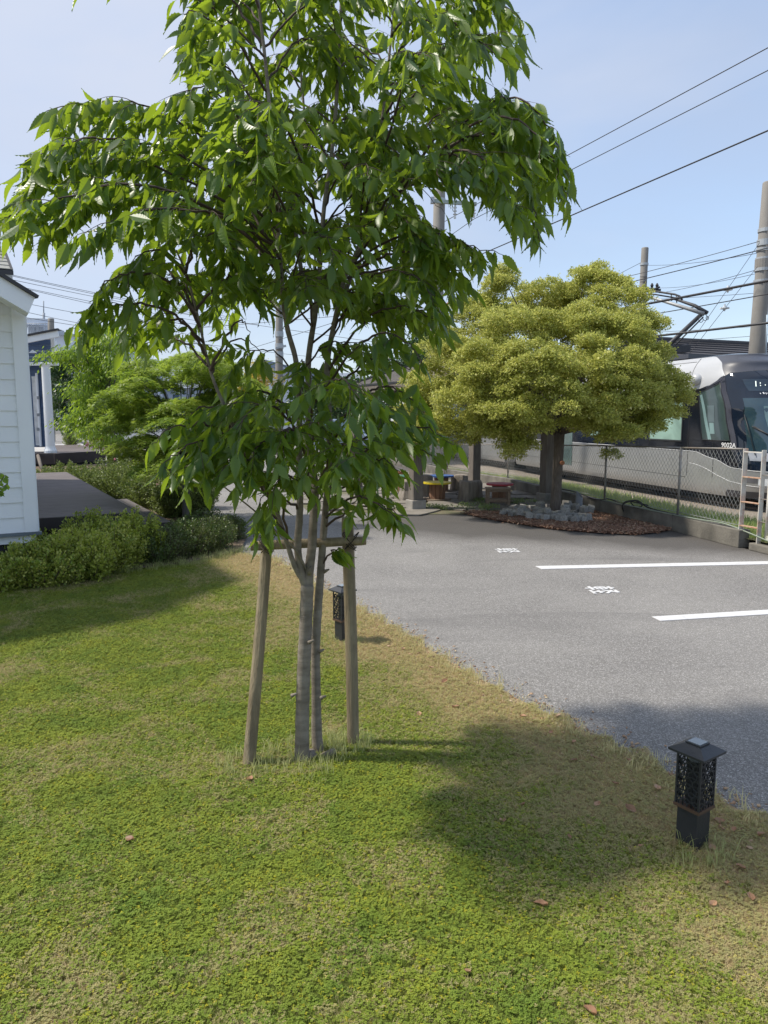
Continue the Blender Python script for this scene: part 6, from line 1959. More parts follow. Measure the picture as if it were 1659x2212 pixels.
def leaf_row(P, every, size, start=.05):
    """alternate hanging leaves along a twig polyline"""
    d = 0.0; acc = 0.0; side = 1 if rndm.random() < .5 else -1
    tot = sum(np.linalg.norm(P[i + 1] - P[i]) for i in range(len(P) - 1))
    nxt = tot * start
    for i in range(len(P) - 1):
        seg = P[i + 1] - P[i]; L_ = np.linalg.norm(seg)
        if L_ < 1e-6: continue
        t = seg / L_
        while nxt < acc + L_:
            p = P[i] + t * (nxt - acc)
            h = np.cross(t, DOWN); nh = np.linalg.norm(h); h = h / nh if nh > .05 else V3((1, 0, 0))
            s = nxt / tot
            ax = h * side * rndm.uniform(.25, .7) + t * rndm.uniform(.25, .8) + DOWN * rndm.uniform(.35, 1.15) + V3([rndm.gauss(0, .18) for _ in range(3)])
            if not allowed(p + ax / np.linalg.norm(ax) * size * .6, .1): nxt += every; side = -side; continue
            LP.append(p); LA.append(ax)
            LN.append(np.cross(ax, t) * side + V3([rndm.gauss(0, .35) for _ in range(3)]) + V3((0, 0, .3)))
            LL.append(size * rndm.uniform(.70, 1.2) * (1 - .25 * abs(s - .45)))
            side = -side
            nxt += every * rndm.uniform(.75, 1.3)
        acc += L_
    # leaf at the tip
    LP.append(P[-1]); LA.append((P[-1] - P[-2]) / (np.linalg.norm(P[-1] - P[-2]) + 1e-6) + DOWN * .7); LN.append(V3([rndm.gauss(0, .5), rndm.gauss(0, .5), .5])); LL.append(size)
def twig(start, d, L_, droop, r=.0016):
    P = [start]; d = d / np.linalg.norm(d)
    n = 6
    for k in range(n):
        d = d + DOWN * droop / n + V3([rndm.gauss(0, .05) for _ in range(3)])
        d = d / np.linalg.norm(d)
        P.append(P[-1] + d * L_ / n)
    twigs.tube(P, [r * (1 - .7 * k / n) for k in range(n + 1)], 4, cap=False)
    return P
def bough(P, r0=.0065, size=.100, dens=1.15):
    P = catmull(P, 6)
    n = len(P)
    P = [p + (V3([rndm.gauss(0, .004) for _ in range(3)]) if 0 < i < n - 1 else 0) for i, p in enumerate(P)]
    twigs.tube(P, [r0 * (1 - .82 * i / (n - 1)) for i in range(n)], 6, cap=False)
    tot = sum(np.linalg.norm(P[i + 1] - P[i]) for i in range(n - 1))
    # side twigs
    m = max(3, int(tot / .068 * dens)); side = 1
    for k in range(m):
        s = .22 + .76 * (k + rndm.random() * .6) / m
        x = s * (n - 1); i = min(n - 2, int(x)); p = P[i] * (1 - (x - i)) + P[i + 1] * (x - i)
        t = P[i + 1] - P[i]; t = t / np.linalg.norm(t)
        h = np.cross(t, V3((0, 0, 1))); nh = np.linalg.norm(h)
        h = h / nh if nh > .1 else V3((rndm.uniform(-1, 1), rndm.uniform(-1, 1), 0))
        d = t * rndm.uniform(.5, 1.0) + h * side * rndm.uniform(.5, 1.0) + V3((0, 0, rndm.uniform(-.1, .35)))
        L_ = (.06 + .13 * sin(pi * min(1, s * .8 + .1))) * rndm.uniform(.6, 1.25) * min(1, tot / .6)
        if not allowed(p + (d / np.linalg.norm(d) + DOWN * .35) * L_): continue
        Pt = twig(p, d, L_, rndm.uniform(.35, 1.0))
        leaf_row(Pt, .029, size)
        side = -side
    leaf_row(P[int(n * .45):], .030, size * 1.05, .02)
for b_ in BOUGHS:
    bough([Pm(*p) for p in b_], dens=.9 if b_[0][1] > 780 else 1.45)
# boughs towards and away from the picture, all round the stems
def ring_bough(key, s, az, L_, rise):
    P = stems3[key]; p = P[int(s * (len(P) - 1))]
    d = V3((cos(az), sin(az), 0))
    pts = [p, p + d * L_ * .33 + V3((0, 0, rise)), p + d * L_ * .7 + V3((0, 0, rise * 1.1)), p + d * L_ + V3((0, 0, rise * .45))]
    bough(pts, .005, .10)
for key, lo_s, hi_s, cnt, LL0 in (('A', .55, 1.0, 18, .6), ('B', .55, 1.0, 20, .6), ('D', .2, 1.0, 15, .55), ('F', .2, 1.0, 15, .55), ('T2', .6, .8, 4, .45), ('E', .5, .95, 3, .3), ('A', .25, .5, 4, .34), ('B', .2, .5, 5, .34), ('T2', .4, .6, 4, .34)):
    for k in range(cnt):
        s = lo_s + (hi_s - lo_s) * (k + rndm.random()) / cnt
        az = k * 2.4 + rndm.uniform(-.5, .5)
        if sin(az) < -.55 and rndm.random() < .45: az += pi
        ring_bough(key, s, az, LL0 * rndm.uniform(.7, 1.15), rndm.uniform(.10, .22))
twigs.build('branches', m_twig, zt_root)

LP, LA, LN, LL = np.array(LP), np.array(LA), np.array(LN), np.array(LL)
# keep the windows of sky and background the photograph shows through the crown
def project(P):
    r = np.asarray(P) - np.array([0, 0, CH]); f = np.array([0, cos(TH), -sin(TH)]); u_ = np.array([0, sin(TH), cos(TH)])
    d = r @ f
    return 829.5 + FPX * r[:, 0] / d, 1106 - FPX * (r @ u_) / d, d
print('young tree leaves', len(LP))
# template: folded, drooping, pointed leaf with toothed edge
def zelk_leaf():
    n = 9; vs_ = []; prof = [0.0, .26, .43, .50, .49, .42, .31, .17, .05, 0.0]
    for k in range(n + 1):
        s = k / n; w = prof[k] * .325
        bend = -.16 * s * s + .03 * s
        vs_.append((0, s, bend - .0))
        vs_.append((-w, s - .01, bend + w * .38))
        vs_.append((w, s - .01, bend + w * .38))
        if k < n:      # tooth between rows
            w2 = (prof[k] + prof[k + 1]) / 2 * .325 * (.86 if k > 0 else .9)
            vs_.append((-w2, s + .5 / n + .012, bend + w2 * .38)); vs_.append((w2, s + .5 / n + .012, bend + w2 * .38))
    fs_ = []
    for k in range(n):
        a = 5 * k; b_ = 5 * (k + 1)
        fs_ += [(a, a + 1, a + 3), (a, a + 3, b_), (a + 3, b_ + 1, b_), (a, a + 4, a + 2), (a, b_, a + 4), (a + 4, b_, b_ + 2)]
    return np.array(vs_), fs_
zv, zf = zelk_leaf()
mats = frames(LP, LA, LN, LL, LL * rng.uniform(.8, 1.2, len(LL)))
mats[:, :, 2] *= rng.uniform(.1, 2.3, len(LL))[:, None]
u_, v_, d_ = project(LP + LA / np.linalg.norm(LA, axis=1, keepdims=True) * LL[:, None] * .5)
inview = (u_ > -20) & (u_ < 1680) & (v_ > -20) & (v_ < 2200)
order = np.argsort(np.where(inview, d_, 99))
near = order[:290]
rest = np.setdiff1d(np.arange(len(LP)), near)
leaf_batch('foliage', zv, zf, mats[rest], rng.random(len(rest)), m_zelk, zt_root, smooth=False, kind='stuff')
me = bpy.data.meshes.new('leaf'); me.from_pydata([tuple(v) for v in zv], [], zf); me.materials.append(m_zelk)
pinv = pm(zt_root).inverted()
for i in near:
    o = bpy.data.objects.new('leaf', me); scene.collection.objects.link(o); o.parent = zt_root
    mm = Matrix([[*mats[i, r]] for r in range(3)] + [[0, 0, 0, 1]])
    o.matrix_local = pinv @ mm
# ================================================================== OTHER TREES AND SHRUBS
m_bark2 = M('tree_bark', (.20, .165, .135), (.11, .09, .075), rough=.95, scale=14, stretch=(4, 4, .8), bump=1.0, bscale=26, bstretch=(5, 5, .8), bdist=.015)
m_bark3 = M('maple_bark', (.16, .15, .14), (.10, .095, .09), rough=.85, scale=6, bump=.3)
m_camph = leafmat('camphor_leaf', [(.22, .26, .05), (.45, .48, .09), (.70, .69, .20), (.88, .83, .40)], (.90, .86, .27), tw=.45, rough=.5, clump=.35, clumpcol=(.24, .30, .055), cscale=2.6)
cam_t = empty('camphor_tree', (2.76, 11.81, 0), 'round-crowned tree dense with small yellow-green leaves in the bark bed', 'tree')
YC = 11.9
CROWN = [(1062, 640), (1060, 596), (1076, 580), (1098, 588), (1115, 620), (1128, 650), (1150, 618), (1178, 606), (1215, 625), (1232, 650), (1236, 595), (1262, 590), (1295, 584), (1320, 612), (1345, 600), (1352, 640), (1398, 660), (1412, 705), (1408, 730), (1440, 752), (1478, 790), (1496, 830), (1490, 880), (1462, 910), (1425, 905), (1398, 935), (1396, 965), (1360, 990), (1322, 1000), (1300, 965), (1262, 950), (1215, 938), (1180, 915), (1140, 930), (1120, 990), (1098, 1005), (1066, 972), (1040, 955), (1000, 968), (960, 965), (925, 985), (895, 960), (850, 940), (842, 905), (870, 870), (905, 850), (925, 800), (940, 740), (975, 690), (1000, 662), (1030, 655)]
cc = [sum(p[0] for p in CROWN) / len(CROWN), sum(p[1] for p in CROWN) / len(CROWN)]
cx_, cz_ = Q(1175, 800, YC).x, Q(1175, 800, YC).z
rndc = random.Random(4)
lobes = []
MASS = [(1092, 618, 0, .30), (1180, 660, .5, .46), (1270, 625, .2, .42), (1330, 650, -.4, .40), (1035, 705, .2, .48), (1120, 720, -.9, .50), (1230, 720, -.8, .50), (1330, 740, -.8, .48), (1385, 700, .3, .38),
        (975, 770, -.3, .46), (1060, 800, -1.2, .50), (1160, 805, -1.6, .50), (1265, 800, -1.5, .50), (1350, 820, -1.2, .48), (1412, 790, -.4, .38), (930, 850, -.2, .44), (1010, 880, -1.1, .46), (1100, 890, -1.6, .44), (1210, 868, -1.8, .38), (1310, 885, -1.5, .42), (1385, 870, -.9, .40), (1446, 850, -.2, .30),
        (890, 910, .1, .36), (955, 935, -.6, .36), (1040, 935, -1.0, .36), (1100, 960, -1.1, .30), (1330, 945, -1.2, .34), (1375, 930, -.6, .32), (1425, 890, .1, .30), (1255, 925, -1.3, .26), (1150, 915, -1.5, .26),
        (1100, 700, .9, .5), (1200, 700, 1.2, .5), (1300, 720, 1.1, .5), (1000, 800, 1.0, .5), (1120, 820, 1.6, .5), (1260, 820, 1.6, .5), (1380, 820, 1.1, .5), (1060, 900, 1.2, .4), (1200, 900, 1.6, .4), (1330, 900, 1.3, .4)]
for (u, v, dy, R_) in MASS:
    c_ = Q(u, v, YC + dy)
    m_n = int(26 * (R_ / .45) ** 2)
    dd_ = rand_dirs(m_n)
    for d_ in dd_:
        if d_[2] < -.55: continue
        r = rndc.uniform(.09, .16)
        q = c_ + Vector((d_[0] * R_, d_[1] * R_, d_[2] * R_ * .82)) * rndc.uniform(.78, 1.0)
        lobes.append((q.x, q.y, q.z, r))
    lobes.append((c_.x, c_.y, c_.z, R_ * .62))
print('camphor lobes', len(lobes))
for (u, v, r) in ((1076, 596, .10), (1090, 612, .14), (1070, 640, .16), (1262, 604, .13), (1290, 598, .13), (1245, 618, .11), (1470, 850, .18), (1480, 870, .13), (862, 925, .16), (905, 960, .13), (1108, 985, .15), (1320, 985, .14), (1345, 612, .12), (1170, 622, .14), (1400, 690, .15)):
    p = Q(u, v, YC); lobes.append((p.x, p.y, p.z, r))
P, A, R = [], [], []
for (x, y, z, r) in lobes:
    n = int(1150 * (r / .2) ** 1.7)
    d = rand_dirs(n); d[:, 2] = np.where(d[:, 2] < -.35, -d[:, 2], d[:, 2])
    rr = r * (1 + .16 * rng.normal(size=n)) * (.62 + .45 * rng.random(n) ** .5)
    wob = 1 + .22 * np.sin(d[:, 0] * 7 + x * 5) * np.sin(d[:, 2] * 6 + y * 3)
    P.append(np.array([x, y, z]) + d * (rr * wob)[:, None] * np.array([1.08, 1.08, .82]))
    A.append(d * .7 + rand_dirs(n) * .9 + np.array([0, 0, -.25]))
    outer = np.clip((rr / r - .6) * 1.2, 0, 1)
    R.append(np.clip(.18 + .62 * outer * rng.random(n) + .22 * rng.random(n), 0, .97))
P = np.concatenate(P); A = np.concatenate(A); R = np.concatenate(R)
print('camphor leaves', len(P))
ln = rng.uniform(.020, .046, len(P))
lf = np.array([(0, 0, 0), (.26, .45, .07), (0, 1, -.06), (-.26, .45, .07)])
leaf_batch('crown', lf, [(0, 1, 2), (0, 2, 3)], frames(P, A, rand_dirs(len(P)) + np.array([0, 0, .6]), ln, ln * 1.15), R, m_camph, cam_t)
mb = MB()
b0 = Vector((2.76, 11.81, 0))
fork = Vector((2.80, 11.85, 1.35))
mb.tube([b0 + Vector((0, 0, -.02)), b0 + Vector((.0, 0, .12)), b0.lerp(fork, .5), fork], [.104, .084, .076, .080], 18, noise=.04)
mb2 = MB()
ends = rndc.sample(lobes, 38)
for (x, y, z, r) in ends + [(Q(1340, 870, YC - .9).x, YC - .9, Q(1340, 870, YC - .9).z, .1), (Q(1400, 900, YC - .7).x, YC - .7, Q(1400, 900, YC - .7).z, .1)]:
    e = Vector((x, y, z)); k = e - fork
    m1 = fork + Vector((k.x * .35, k.y * .35, k.z * .45 + .05)); m2 = fork + Vector((k.x * .7, k.y * .7, k.z * .75 + .05))
    mb2.tube([fork + Vector((0, 0, -.05)), m1, m2, e], [.032, .020, .011, .004], 7)
mb.build('trunk', m_bark2, cam_t)
mb2.build('limbs', m_bark2, cam_t)
cut = MB().lathe(Q(1215, 1000, 11.70) + Vector((0, .0, 0)), [(.038, -.02), (.034, .012), (.02, .016)], 14, az=(-.1, -1, 0)).build('pruning_cut', M('cut_wood', (.45, .20, .10), (.36, .15, .08), rough=.9, scale=20, bump=0), cam_t)

# ---------------------------------------------------------------- maple
star = []
for a, L_ in ((90, 1), (38, .82), (142, .82), (-8, .5), (188, .5)):
    t_ = radians(a); star.append((cos(t_) * L_, sin(t_) * L_))
def star_leaf():
    vs_ = [(0, 0, 0)]; fs_ = []
    for (x, y) in star:
        nx, ny = -y * .16, x * .16; i = len(vs_)
        vs_ += [(x * .5 + nx, y * .5 + ny, .03), (x, y, -.08), (x * .5 - nx, y * .5 - ny, .03)]
        fs_.append((0, i + 2, i + 1, i))
    return np.array(vs_), fs_
sv_, sf_ = star_leaf()
m_maple = leafmat('maple_leaf', [(.08, .15, .024), (.13, .22, .03), (.20, .29, .036), (.32, .37, .05)], (.55, .74, .08), tw=.46, rough=.45, clump=.4, clumpcol=(.30, .33, .05), cscale=1.6)
def pad_tree(root, pads, n_per, leaf, mat, tv, tf, flat=.22, base=None, seed=1, barkm=None, trunk_r=.05, fork=None):
    P, A, R, N_ = [], [], [], []
    for (x, y, z, r) in pads:
        n = int(n_per * (r / .3) ** 2)
        th = rng.random(n) * 2 * pi; rr = r * np.sqrt(rng.random(n)) * (1 + .2 * np.sin(th * 5 + x * 9))
        dz = -.35 * rr * rr / r + rng.normal(size=n) * r * flat * .5
        P.append(np.stack([x + np.cos(th) * rr, y + np.sin(th) * rr, z + dz], 1))
        A.append(np.stack([np.cos(th) + rng.normal(size=n) * .5, np.sin(th) + rng.normal(size=n) * .5, -.35 + rng.normal(size=n) * .25], 1))
        N_.append(np.array([0, 0, 1.0]) + rand_dirs(n) * .45)
        R.append(np.clip(rng.random() * .35 + rng.random(n) * .65, 0, .97))
    P = np.concatenate(P); A = np.concatenate(A); R = np.concatenate(R); N_ = np.concatenate(N_)
    ln = leaf * rng.uniform(.7, 1.25, len(P))
    leaf_batch('crown', tv, tf, frames(P, A, N_, ln, ln), R, mat, root)
    mb = MB()
    mb.tube([base + Vector((0, 0, -.03)), base + Vector((.0, 0, .1)), base.lerp(fork, .55) + Vector((.015, 0, 0)), fork], [trunk_r * 1.25, trunk_r * 1.05, trunk_r, trunk_r * .9], 14, noise=.02)
    mb.build('trunk', barkm, root)
    mb = MB()
    rr_ = random.Random(seed)
    for (x, y, z, r) in pads:
        e = Vector((x, y, z - .02)); k = e - fork
        m1 = fork + Vector((k.x * .35, k.y * .35, k.z * .5)); m2 = fork + Vector((k.x * .7, k.y * .7, k.z * .85))
        mb.tube([fork + Vector((0, 0, -.04)), m1, m2, e], [trunk_r * .26, trunk_r * .17, trunk_r * .09, .002], 6, cap=False)
    mb.build('limbs', barkm, root)
mp_ = empty('maple_tree', (-2.93, 10.84, 0), 'japanese maple with layered fine star leaves, yellowish on top, behind the clipped bush', 'tree')
MAPLE = [(290, 770), (340, 740), (400, 755), (450, 740), (520, 770), (580, 800), (600, 850), (590, 930), (560, 970), (500, 985), (450, 1015), (400, 1030), (350, 1020), (300, 1000), (250, 985), (240, 940), (225, 880), (235, 830), (262, 790)]
mc = (410, 890); pads = []; rm = random.Random(9); tries = 0
while len(pads) < 74 and tries < 20000:
    tries += 1
    u, v = rm.uniform(225, 605), rm.uniform(745, 1070)
    if not in_poly(mc[0] + (u - mc[0]) / .88, mc[1] + (v - mc[1]) / .92, MAPLE): continue
    Yp = 10.6 + rm.uniform(-1, 1) * 1.2 * sqrt(max(.05, 1 - ((u - mc[0]) / 200) ** 2))
    p = Q(u, v, Yp); r = rm.uniform(.22, .46)
    if any((Vector((q[0] - p.x, q[1] - p.y, (q[2] - p.z) * 3.4))).length < (q[3] + r) * .62 for q in pads): continue
    pads.append((p.x, p.y, p.z, r))
print('maple pads', len(pads))
pad_tree(mp_, pads, 620, .046, m_maple, sv_, sf_, .13, Vector((-2.93, 10.84, 0)), 3, m_bark3, .052, Vector((-2.90, 10.75, 1.0)))

# ---------------------------------------------------------------- second young tree (far, bright green)
m_zel2 = leafmat('bright_leaf', [(.06, .12, .02), (.10, .19, .025), (.15, .25, .03), (.20, .30, .035)], (.42, .60, .05), tw=.45, rough=.45)
k2 = empty('young_tree', Q(238, 1012, 20), 'bright yellow-green young tree beside the far deck, left of the maple', 'tree')
lf2 = np.array([(0, 0, 0), (.17, .4, .04), (0, 1, -.08), (-.17, .4, .04)]); lf2f = [(0, 1, 2, 3)]
def spray_tree(root, base, fork_, tips, Y, leaf, mat, n_leaf, barkm, tr=.05, spread=.16, depth=1.0, seed=3):
    rr_ = random.Random(seed); P, A, N_, R = [], [], [], []; mb = MB()
    mb.tube([base, base.lerp(fork_, .5), fork_], [tr * 1.15, tr, tr * .85], 12)
    for (u, v, w) in tips:
        Yp = Y + rr_.uniform(-1, 1) * depth
        e = Q(u, v, Yp); s0 = base.lerp(fork_, .75)
        k = e - s0; m1 = s0 + Vector((k.x * .25, k.y * .25, k.z * .55)); m2 = s0 + Vector((k.x * .65, k.y * .65, k.z * 1.02 + .08))
        path = catmull([tuple(s0), tuple(m1), tuple(m2), tuple(e)], 5)
        mb.tube(path, [tr * .4 * (1 - .85 * i / (len(path) - 1)) for i in range(len(path))], 5, cap=False)
        n = int(n_leaf * w)
        s = .42 + .58 * rng.random(n) ** .8
        x = s * (len(path) - 1); i0 = np.minimum(len(path) - 2, x.astype(int)); f = (x - i0)[:, None]
        pa_ = np.array(path); p = pa_[i0] * (1 - f) + pa_[i0 + 1] * f
        t = pa_[i0 + 1] - pa_[i0]
        off = rng.normal(size=(n, 3)) * spread * np.array([1, 1, .42])
        P.append(p + off); A.append(t / np.linalg.norm(t, axis=1, keepdims=True) * .4 + off / spread * .35 + np.array([0, 0, -1.0]) + rand_dirs(n) * .3)
        N_.append(rand_dirs(n) + np.array([0, 0, .4])); R.append(np.clip(rng.random(n) * .7 + rng.random() * .3, 0, .97))
    P = np.concatenate(P); A = np.concatenate(A); N_ = np.concatenate(N_); R = np.concatenate(R)
    ln = leaf * rng.uniform(.7, 1.25, len(P))
    leaf_batch('crown', lf2, lf2f, frames(P, A, N_, ln, ln * 1.1), R, mat, root)
    mb.build('trunk', barkm, root)
tips2 = [(90, 775, .8), (120, 770, 1), (150, 765, 1), (185, 745, 1), (205, 722, 1), (225, 718, 1), (250, 735, 1), (270, 752, 1), (255, 775, 1), (272, 800, 1), (262, 830, 1), (240, 790, 1), (215, 800, 1), (190, 815, 1), (165, 840, 1), (150, 850, 1), (185, 870, 1), (165, 890, 1), (210, 880, 1), (150, 905, 1), (140, 920, .8), (175, 935, .8), (195, 940, .8), (245, 870, 1), (265, 880, 1), (270, 910, 1), (230, 920, 1), (215, 960, .7), (200, 760, 1), (232, 750, 1), (180, 790, 1), (225, 840, 1), (250, 950, .8)]
spray_tree(k2, G(238, 1003), Q(232, 900, 20), tips2, 20, .115, m_zel2, 330, m_bark3, .075, .19, 1.0)
MB().tube([G(241, 1010) + Vector((.12, -.1, 0)), Q(244, 900, 19.7)], .05, 8).build('stake', m_gwood, label='single grey support stake beside the far bright green young tree', cat='tree stake')

# ---------------------------------------------------------------- dark trees behind
m_darkleaf = leafmat('dark_leaf', [(.018, .045, .018), (.028, .065, .022), (.042, .085, .028)], (.10, .20, .04), tw=.25, rough=.4)
def blob_tree(root, base, fork_, poly, n_lobe, Y, depth, rmin, rmax, n_leaf, leaf, mat, seed, tr=.08, barkm=None):
    rr_ = random.Random(seed)
    us, vs2 = [p[0] for p in poly], [p[1] for p in poly]
    lob = []; tries = 0
    while len(lob) < n_lobe and tries < 20000:
        tries += 1
        u, v = rr_.uniform(min(us), max(us)), rr_.uniform(min(vs2), max(vs2))
        if not in_poly(u, v, poly): continue
        p = Q(u, v, Y + rr_.uniform(-depth, depth)); r = rr_.uniform(rmin, rmax)
        if any((Vector(q[:3]) - p).length < (q[3] + r) * .42 for q in lob): continue
        lob.append((p.x, p.y, p.z, r))
    P, A, R = [], [], []
    for (x, y, z, r) in lob:
        n = n_leaf; d = rand_dirs(n)
        q = r * rng.random(n) ** .4 * (1 + .2 * rng.normal(size=n))
        P.append(np.array([x, y, z]) + d * q[:, None] * np.array([1.1, 1.1, .75])); A.append(d + rand_dirs(n) + np.array([0, 0, -.3])); R.append(np.clip(rng.random(n) * .6 + rng.random() * .4, 0, .97))
    P = np.concatenate(P); A = np.concatenate(A); R = np.concatenate(R); ln = leaf * rng.uniform(.7, 1.3, len(P))
    leaf_batch('crown', lf, [(0, 1, 2), (0, 2, 3)], frames(P, A, rand_dirs(len(P)) + np.array([0, 0, .5]), ln, ln * 1.3), R, mat, root)
    mb = MB(); mb.tube([base, base.lerp(fork_, .6), fork_], [tr * 1.15, tr, tr * .9], 12)
    for q in rr_.sample(lob, min(14, len(lob))):
        e = Vector(q[:3]); mb.tube([fork_ + Vector((0, 0, -.1)), fork_.lerp(e, .5) + Vector((0, 0, .15)), e], [tr * .4, tr * .2, .008], 5)
    mb.build('trunk', barkm or m_bark3, root)
dt = empty('dark_tree', G(165, 951), 'dark green round tree on a thin bare trunk behind the bright young tree', 'tree')
blob_tree(dt, G(165, 951), Q(166, 880, 29.5), [(112, 800), (135, 780), (200, 775), (250, 790), (290, 840), (285, 900), (235, 925), (205, 945), (180, 940), (150, 915), (118, 890), (108, 850)], 60, 30, 1.5, .35, .65, 330, .12, m_darkleaf, 5, .09)
d2 = empty('dark_tree', Q(930, 850, 30), 'dark green tree rising behind the gazebo roof beside the concrete pole', 'tree')
blob_tree(d2, Vector((Q(930, 900, 30).x, 30, 0)), Q(930, 830, 30), [(800, 850), (820, 800), (880, 760), (905, 715), (935, 698), (958, 705), (965, 745), (950, 790), (920, 830), (870, 850), (820, 860)], 46, 30, 1.4, .3, .6, 300, .11, m_darkleaf, 6, .12)
d3 = empty('dark_tree', Q(740, 860, 34), 'dark leafy tree behind the lower stems of the young tree', 'tree')
blob_tree(d3, Vector((Q(730, 900, 34).x, 34, 0)), Q(730, 860, 34), [(640, 850), (680, 820), (740, 815), (800, 830), (840, 870), (830, 905), (740, 910), (660, 905)], 36, 34, 1.5, .4, .7, 260, .13, m_darkleaf, 7, .12)
yt = empty('yellow_tree', Q(560, 800, 30), 'small tree with yellow-orange new leaves glimpsed above the maple', 'tree')
m_yell = leafmat('yellow_leaf', [(.20, .20, .03), (.32, .27, .04), (.40, .26, .05)], (.7, .55, .1), tw=.35)
blob_tree(yt, Vector((Q(545, 900, 26).x, 26, 0)), Q(545, 840, 26), [(510, 830), (530, 795), (560, 785), (580, 800), (590, 840), (560, 870), (520, 870)], 20, 26, .9, .2, .4, 220, .07, m_yell, 8, .06)
wd = []
for (u, v) in ((300, 905), (350, 900), (420, 905), (520, 905), (590, 908), (680, 905), (800, 905), (900, 900)):
    p = Q(u, v, 55); 
    for k in range(8): wd.append((p.x + random.uniform(-2.5, 2.5), 55 + random.uniform(-2, 2), random.uniform(.3, 2.0), 1.0, 1.0, .7))
clump_leaves('distant_hedge', wd, 240, .26, m_darkleaf, label='dark hedge line closing the far end of the car park', cat='hedge', kind='stuff')

# ---------------------------------------------------------------- shrubs
m_box = leafmat('box_leaf', [(.14, .21, .034), (.24, .32, .045), (.38, .43, .06), (.56, .54, .15)], (.50, .62, .08), tw=.32, rough=.4, clump=.5, clumpcol=(.22, .26, .05), cscale=3.0)
m_aza = leafmat('azalea_leaf', [(.05, .085, .022), (.085, .135, .03), (.13, .18, .04)], (.22, .34, .05), tw=.22, rough=.5, clump=.4, clumpcol=(.11, .085, .04), cscale=3.5)
m_herb = leafmat('herb_leaf', [(.08, .12, .035), (.12, .17, .045), (.17, .22, .055), (.23, .27, .08)], (.35, .45, .08), tw=.3, clump=.5, clumpcol=(.15, .19, .05), cscale=2.2)
m_stem = M('shrub_stem', (.12, .09, .07), (.08, .06, .05), rough=.9, bump=0)
def shrub(name, loc, rx, ry, h, n, leaf, mat, label, cat, group, shoots=40, tilt=.25, fill=.9, seed=0, stemlen=.2):
    """woody shrub: shoots radiating from the base, each clothed in small leaves"""
    rr_ = random.Random(seed); loc = Vector(loc)
    e = empty(name, loc, label, cat, group)
    P, A, R = [], [], []; mb = MB()
    for k in range(shoots):
        th = rr_.uniform(0, 2 * pi); q = sqrt(rr_.random())
        top = Vector((loc.x + cos(th) * rx * q, loc.y + sin(th) * ry * q, loc.z + h * (1 - .45 * q * q) * rr_.uniform(.65, 1.08)))
        b_ = loc + Vector((cos(th) * rx * q * .35, sin(th) * ry * q * .35, -.02))
        m_ = b_.lerp(top, .5) + Vector((rr_.gauss(0, .02), rr_.gauss(0, .02), -.04 * q))
        mb.tube([b_, m_, top], [.005, .0035, .0015], 4, cap=False)
        nn = n // shoots
        s = rng.random(nn) ** .7
        path = np.array([tuple(b_), tuple(m_), tuple(top)])
        lo_ = np.where(s < .5, 0, 1); f = np.where(s < .5, s * 2, s * 2 - 1)[:, None]
        p = path[lo_] * (1 - f) + path[lo_ + 1] * f
        w = .025 + .06 * np.sin(np.pi * np.clip(s, .05, .97)) * fill
        off = rand_dirs(nn) * w[:, None] * rng.random(nn)[:, None] ** .5
        P.append(p + off); A.append(off / .06 + rand_dirs(nn) * .6 + np.array([0, 0, .5])); R.append(np.clip(rng.random(nn) * .55 + s * .35 + rng.random() * .1, 0, .97))
    P = np.concatenate(P); A = np.concatenate(A); R = np.concatenate(R)
    P[:, 2] = np.maximum(P[:, 2], loc.z + .01)
    ln = leaf * rng.uniform(.7, 1.3, len(P))
    leaf_batch('foliage', sq, sqf, frames(P, A, rand_dirs(len(P)) + np.array([0, 0, .5]), ln, ln), R, mat, e)
    mb.build('stems', m_stem, e)
    return e
gB = 'loose boxwood bushes in front of the white house'
def sh(u, v, rx, ry, h, n, lab, seed): 
    p = G(u, v, .03)
    shrub('box_bush', (p.x, p.y + ry * .25, .03), rx, ry, h, n, .027, m_box, lab, 'bush', gB, shoots=int(46 * rx / .3), seed=seed)
sh(15, 1268, .42, .34, .36, 9000, 'boxwood bush at the left edge, lowest of the row', 1)
sh(95, 1262, .38, .34, .46, 9000, 'boxwood bush under the white house corner board', 2)
sh(170, 1250, .38, .34, .52, 9000, 'loose green boxwood bush in the middle of the row', 3)
sh(235, 1232, .34, .34, .50, 9000, 'tall yellow-tipped boxwood bush in front of the deck fascia', 4)
sh(292, 1215, .32, .32, .58, 9500, 'tallest yellow-tipped boxwood bush by the deck corner', 5)
sh(60, 1225, .4, .3, .38, 7000, 'boxwood bush behind the leftmost ones', 6)
sh(200, 1205, .4, .3, .55, 7000, 'boxwood bush tucked against the deck fascia', 7)
gA = 'low clipped dark azalea bushes'
def az(u, v, rx, ry, h, n, lab, seed):
    p = G(u, v, .03)
    shrub('azalea_bush', (p.x, p.y + ry * .2, .03), rx, ry, h, n, .020, m_aza, lab, 'bush', gA, shoots=int(70 * rx / .3), tilt=.1, fill=1.0, seed=seed)
az(345, 1212, .36, .36, .40, 10000, 'clipped dark bush beside the yellow-tipped boxwood', 11)
az(400, 1200, .38, .38, .42, 11000, 'clipped dark bush in front of the maple trunk', 12)
az(455, 1188, .34, .36, .40, 10000, 'clipped dark bush at the lawn corner near the asphalt', 13)
az(490, 1168, .26, .34, .34, 8000, 'clipped dark bush furthest right of the low row', 14)
az(440, 1165, .38, .34, .40, 8000, 'clipped dark bush behind the front row by the maple', 15)
gH = 'rosemary-like shrubs along the deck'
